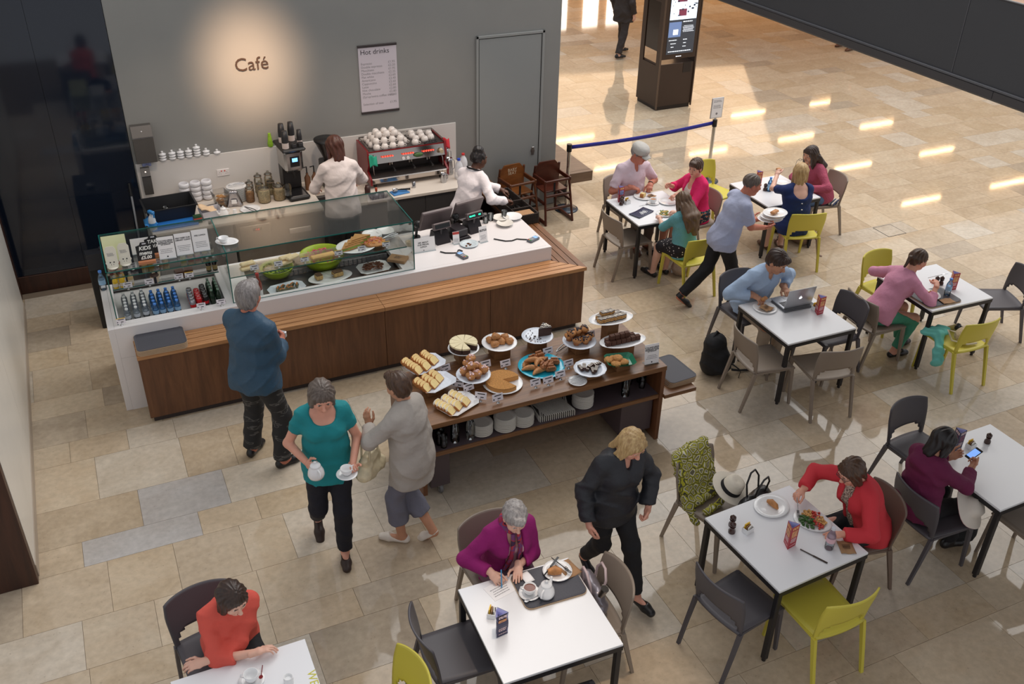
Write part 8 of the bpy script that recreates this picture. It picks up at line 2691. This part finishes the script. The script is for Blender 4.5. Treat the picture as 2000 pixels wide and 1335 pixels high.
P = person('woman in a pink jumper and green trousers bending over her tray, fork raised', (7.40, 6.43), -92, 1.68, .96, 'f', 'pink', True, lean=30, head=(-4, 12, 0), hair=('tail', H_BR),
           RH=((7.88, 6.22, .88), (.6, .7, .2), (-.2, .3, -1), 'pinch'), LH=((7.72, 6.62, .80), (.6, -.5, -.2), DN, 'relaxed'), relb=(.1, -.7, -.7), lelb=(-.6, .8, .1), RF=((7.60, 6.30), -95, 0), LF=((7.80, 6.44), -85, 0),
           top=dict(m=cl('pink_jumper', (214, 146, 172)), sleeve=1.55, hem=.09, off=.018), bottom=('trousers', cl('sea_green', (72, 150, 122)), 1.9), shoes=(SHOE_B, 'flat'))
P = person('woman in a red cardigan and printed scarf eating salad, head bowed', (4.90, 3.90), 80, 1.63, 1.06, 'f', 'pink', True, lean=20, head=(8, 26, 0), hair=('bob', H_BR),
           RH=((4.44, 4.16, .84), (-.85, -.2, -.15), (0, -.3, -1), 'pinch'), LH=((4.42, 3.70, .79), (-.85, .25, -.05), DN, 'grip'), relb=(.2, .8, -.1), lelb=(.3, -.8, -.6),
           under=dict(m=LEOP, sleeve=.5, hem=.05, neck='crew'), top=dict(name='cardigan', m=cl('red', (198, 50, 46)), sleeve=1.85, hem=.14, open=.06, neck='v', off=.026), bottom=('trousers', BLKT, 1.95), shoes=(SHOE_B,))
glasses(P, GL)
P = person('person with black hair in a maroon hoodie looking at a phone', (5.48, 3.92), -90, 1.60, 1.0, 'f', 'tan', True, lean=0, head=(-6, 26, 0), hair=('mid', H_BK), face=False,
           RH=((5.86, 3.84, .83), (.75, .35, .45), (-.5, .4, .6), 'grip'), LH=((5.84, 4.02, .83), (.75, -.35, .45), (-.5, -.4, .6), 'grip'), relb=(.0, -.8, -.6), lelb=(.0, .8, -.6),
           top=dict(name='hoodie', m=cl('maroon', (104, 24, 66)), sleeve=1.9, hem=.08, off=.028, warp=.006, hood=1), bottom=('trousers', BLKT, 1.95), shoes=(SHOE_B,))
t = thing('phone', 'black phone with a lit screen in the maroon hoodie person\'s hands', 'phone', (5.97, 3.93, .885), R(-90))
M = Matrix.Rotation(R(-25), 4, 'X') @ Matrix.Rotation(R(50), 4, 'X')
MB().box((0, 0, 0), (.066, .13, .010), b=.003).xf(M).obj('case', BLACKP, t)
MB().box((0, -.002, .0054), (.058, .092, .001)).xf(M).obj('screen', mat('phone_screen', (120, 160, 226), .2, emit=1.0), t)
P = person('grey haired woman in a magenta cardigan and red scarf, writing', (2.14, 4.62), 182, 1.62, 1.0, 'f', 'pale', True, lean=12, head=(-8, 24, 0), hair=('curly', H_GY),
           RH=((1.93, 4.36, .785), (.25, -.95, -.15), (.5, .2, -1), 'pinch'), LH=((2.13, 4.36, .775), (-.45, -.9, -.02), DN, 'flat'), relb=(-.7, .5, -.5), lelb=(.7, .5, -.5),
           under=dict(m=cl('pale_pink', (216, 172, 184)), sleeve=.5, hem=.05, neck='v'), top=dict(name='cardigan', m=cl('magenta', (146, 20, 104)), sleeve=1.88, hem=.10, open=.07, neck='v', off=.024), bottom=('skirt', cl('plum', (120, 92, 104)), .95), shoes=(SHOE_B,))
b = MB()
nb, u, lat, fw = P['nb'], P['u'], P['lat'], P['fwd']
b.tube([nb + u * .03 + .066 * (lat * math.cos(a) + fw * math.sin(a)) - u * .03 * max(0, math.sin(a)) for a in np.linspace(0, 2 * PI, 17)[:-1]], .026, 8, closed=True)
for s in (-1, 1):
    b.tube([nb + fw * .085 + lat * s * .02, nb + fw * .135 + lat * s * .028 - u * .10, nb + fw * .145 + lat * s * .035 - u * .22, nb + fw * .135 + lat * s * .05 - u * .34], [.024, .026, .03, .034], 8, flat=(1, .6))
b.obj('scarf', SCARFM, P['root'])
P = person('dark haired woman in a coral jumper leaning on folded arms', (.19, 4.71), 186, 1.66, 1.0, 'f', 'pale', True, lean=18, head=(14, 22, 0), hair=('bob', H_DK),
           RH=((.30, 4.33, .79), (.85, -.05, .1), (0, -.3, -1), 'relaxed'), LH=((-.02, 4.40, .775), (-.9, .1, -.1), (0, .3, -1), 'relaxed'), relb=(-.8, -.1, -.6), lelb=(.9, .1, -.4),
           top=dict(m=cl('coral', (216, 88, 74)), sleeve=(1.9, 1.45), hem=.08, off=.02, warp=.006), bottom=('trousers', BLKT, 1.95), shoes=(SHOE_B,))
P = person('person in a dark suit standing in the foyer beside the kiosk', (10.86, 17.95), -70, 1.80, 1.04, 'm', 'pale', hair=('short', H_DK), face=False, LF=((11.02, 18.20), -80, 0), RF=((10.66, 17.72), -85, 0),
           top=dict(name='jacket', m=cl('suit', (46, 38, 36), .7), sleeve=1.9, hem=.22, off=.032, flare=.14, warp=.006), bottom=('trousers', cl('suit'), 1.97, .014, .02), shoes=(SHOE_B,))
P = person('person hidden behind the gallery balustrade, only a brown shoe showing', (16.05, 16.60), 100, 1.74, 1.0, 'm', 'pale', hair=('short', H_BR), face=False, RF=((16.0, 16.86), 100, 0), LF=((15.98, 16.50), 100, 0),
           top=dict(m=cl('grey_knit', (110, 106, 104)), sleeve=1.9, hem=.1), bottom=('trousers', cl('brown_cord', (106, 82, 62)), 1.9), shoes=(SHOE_BR,))
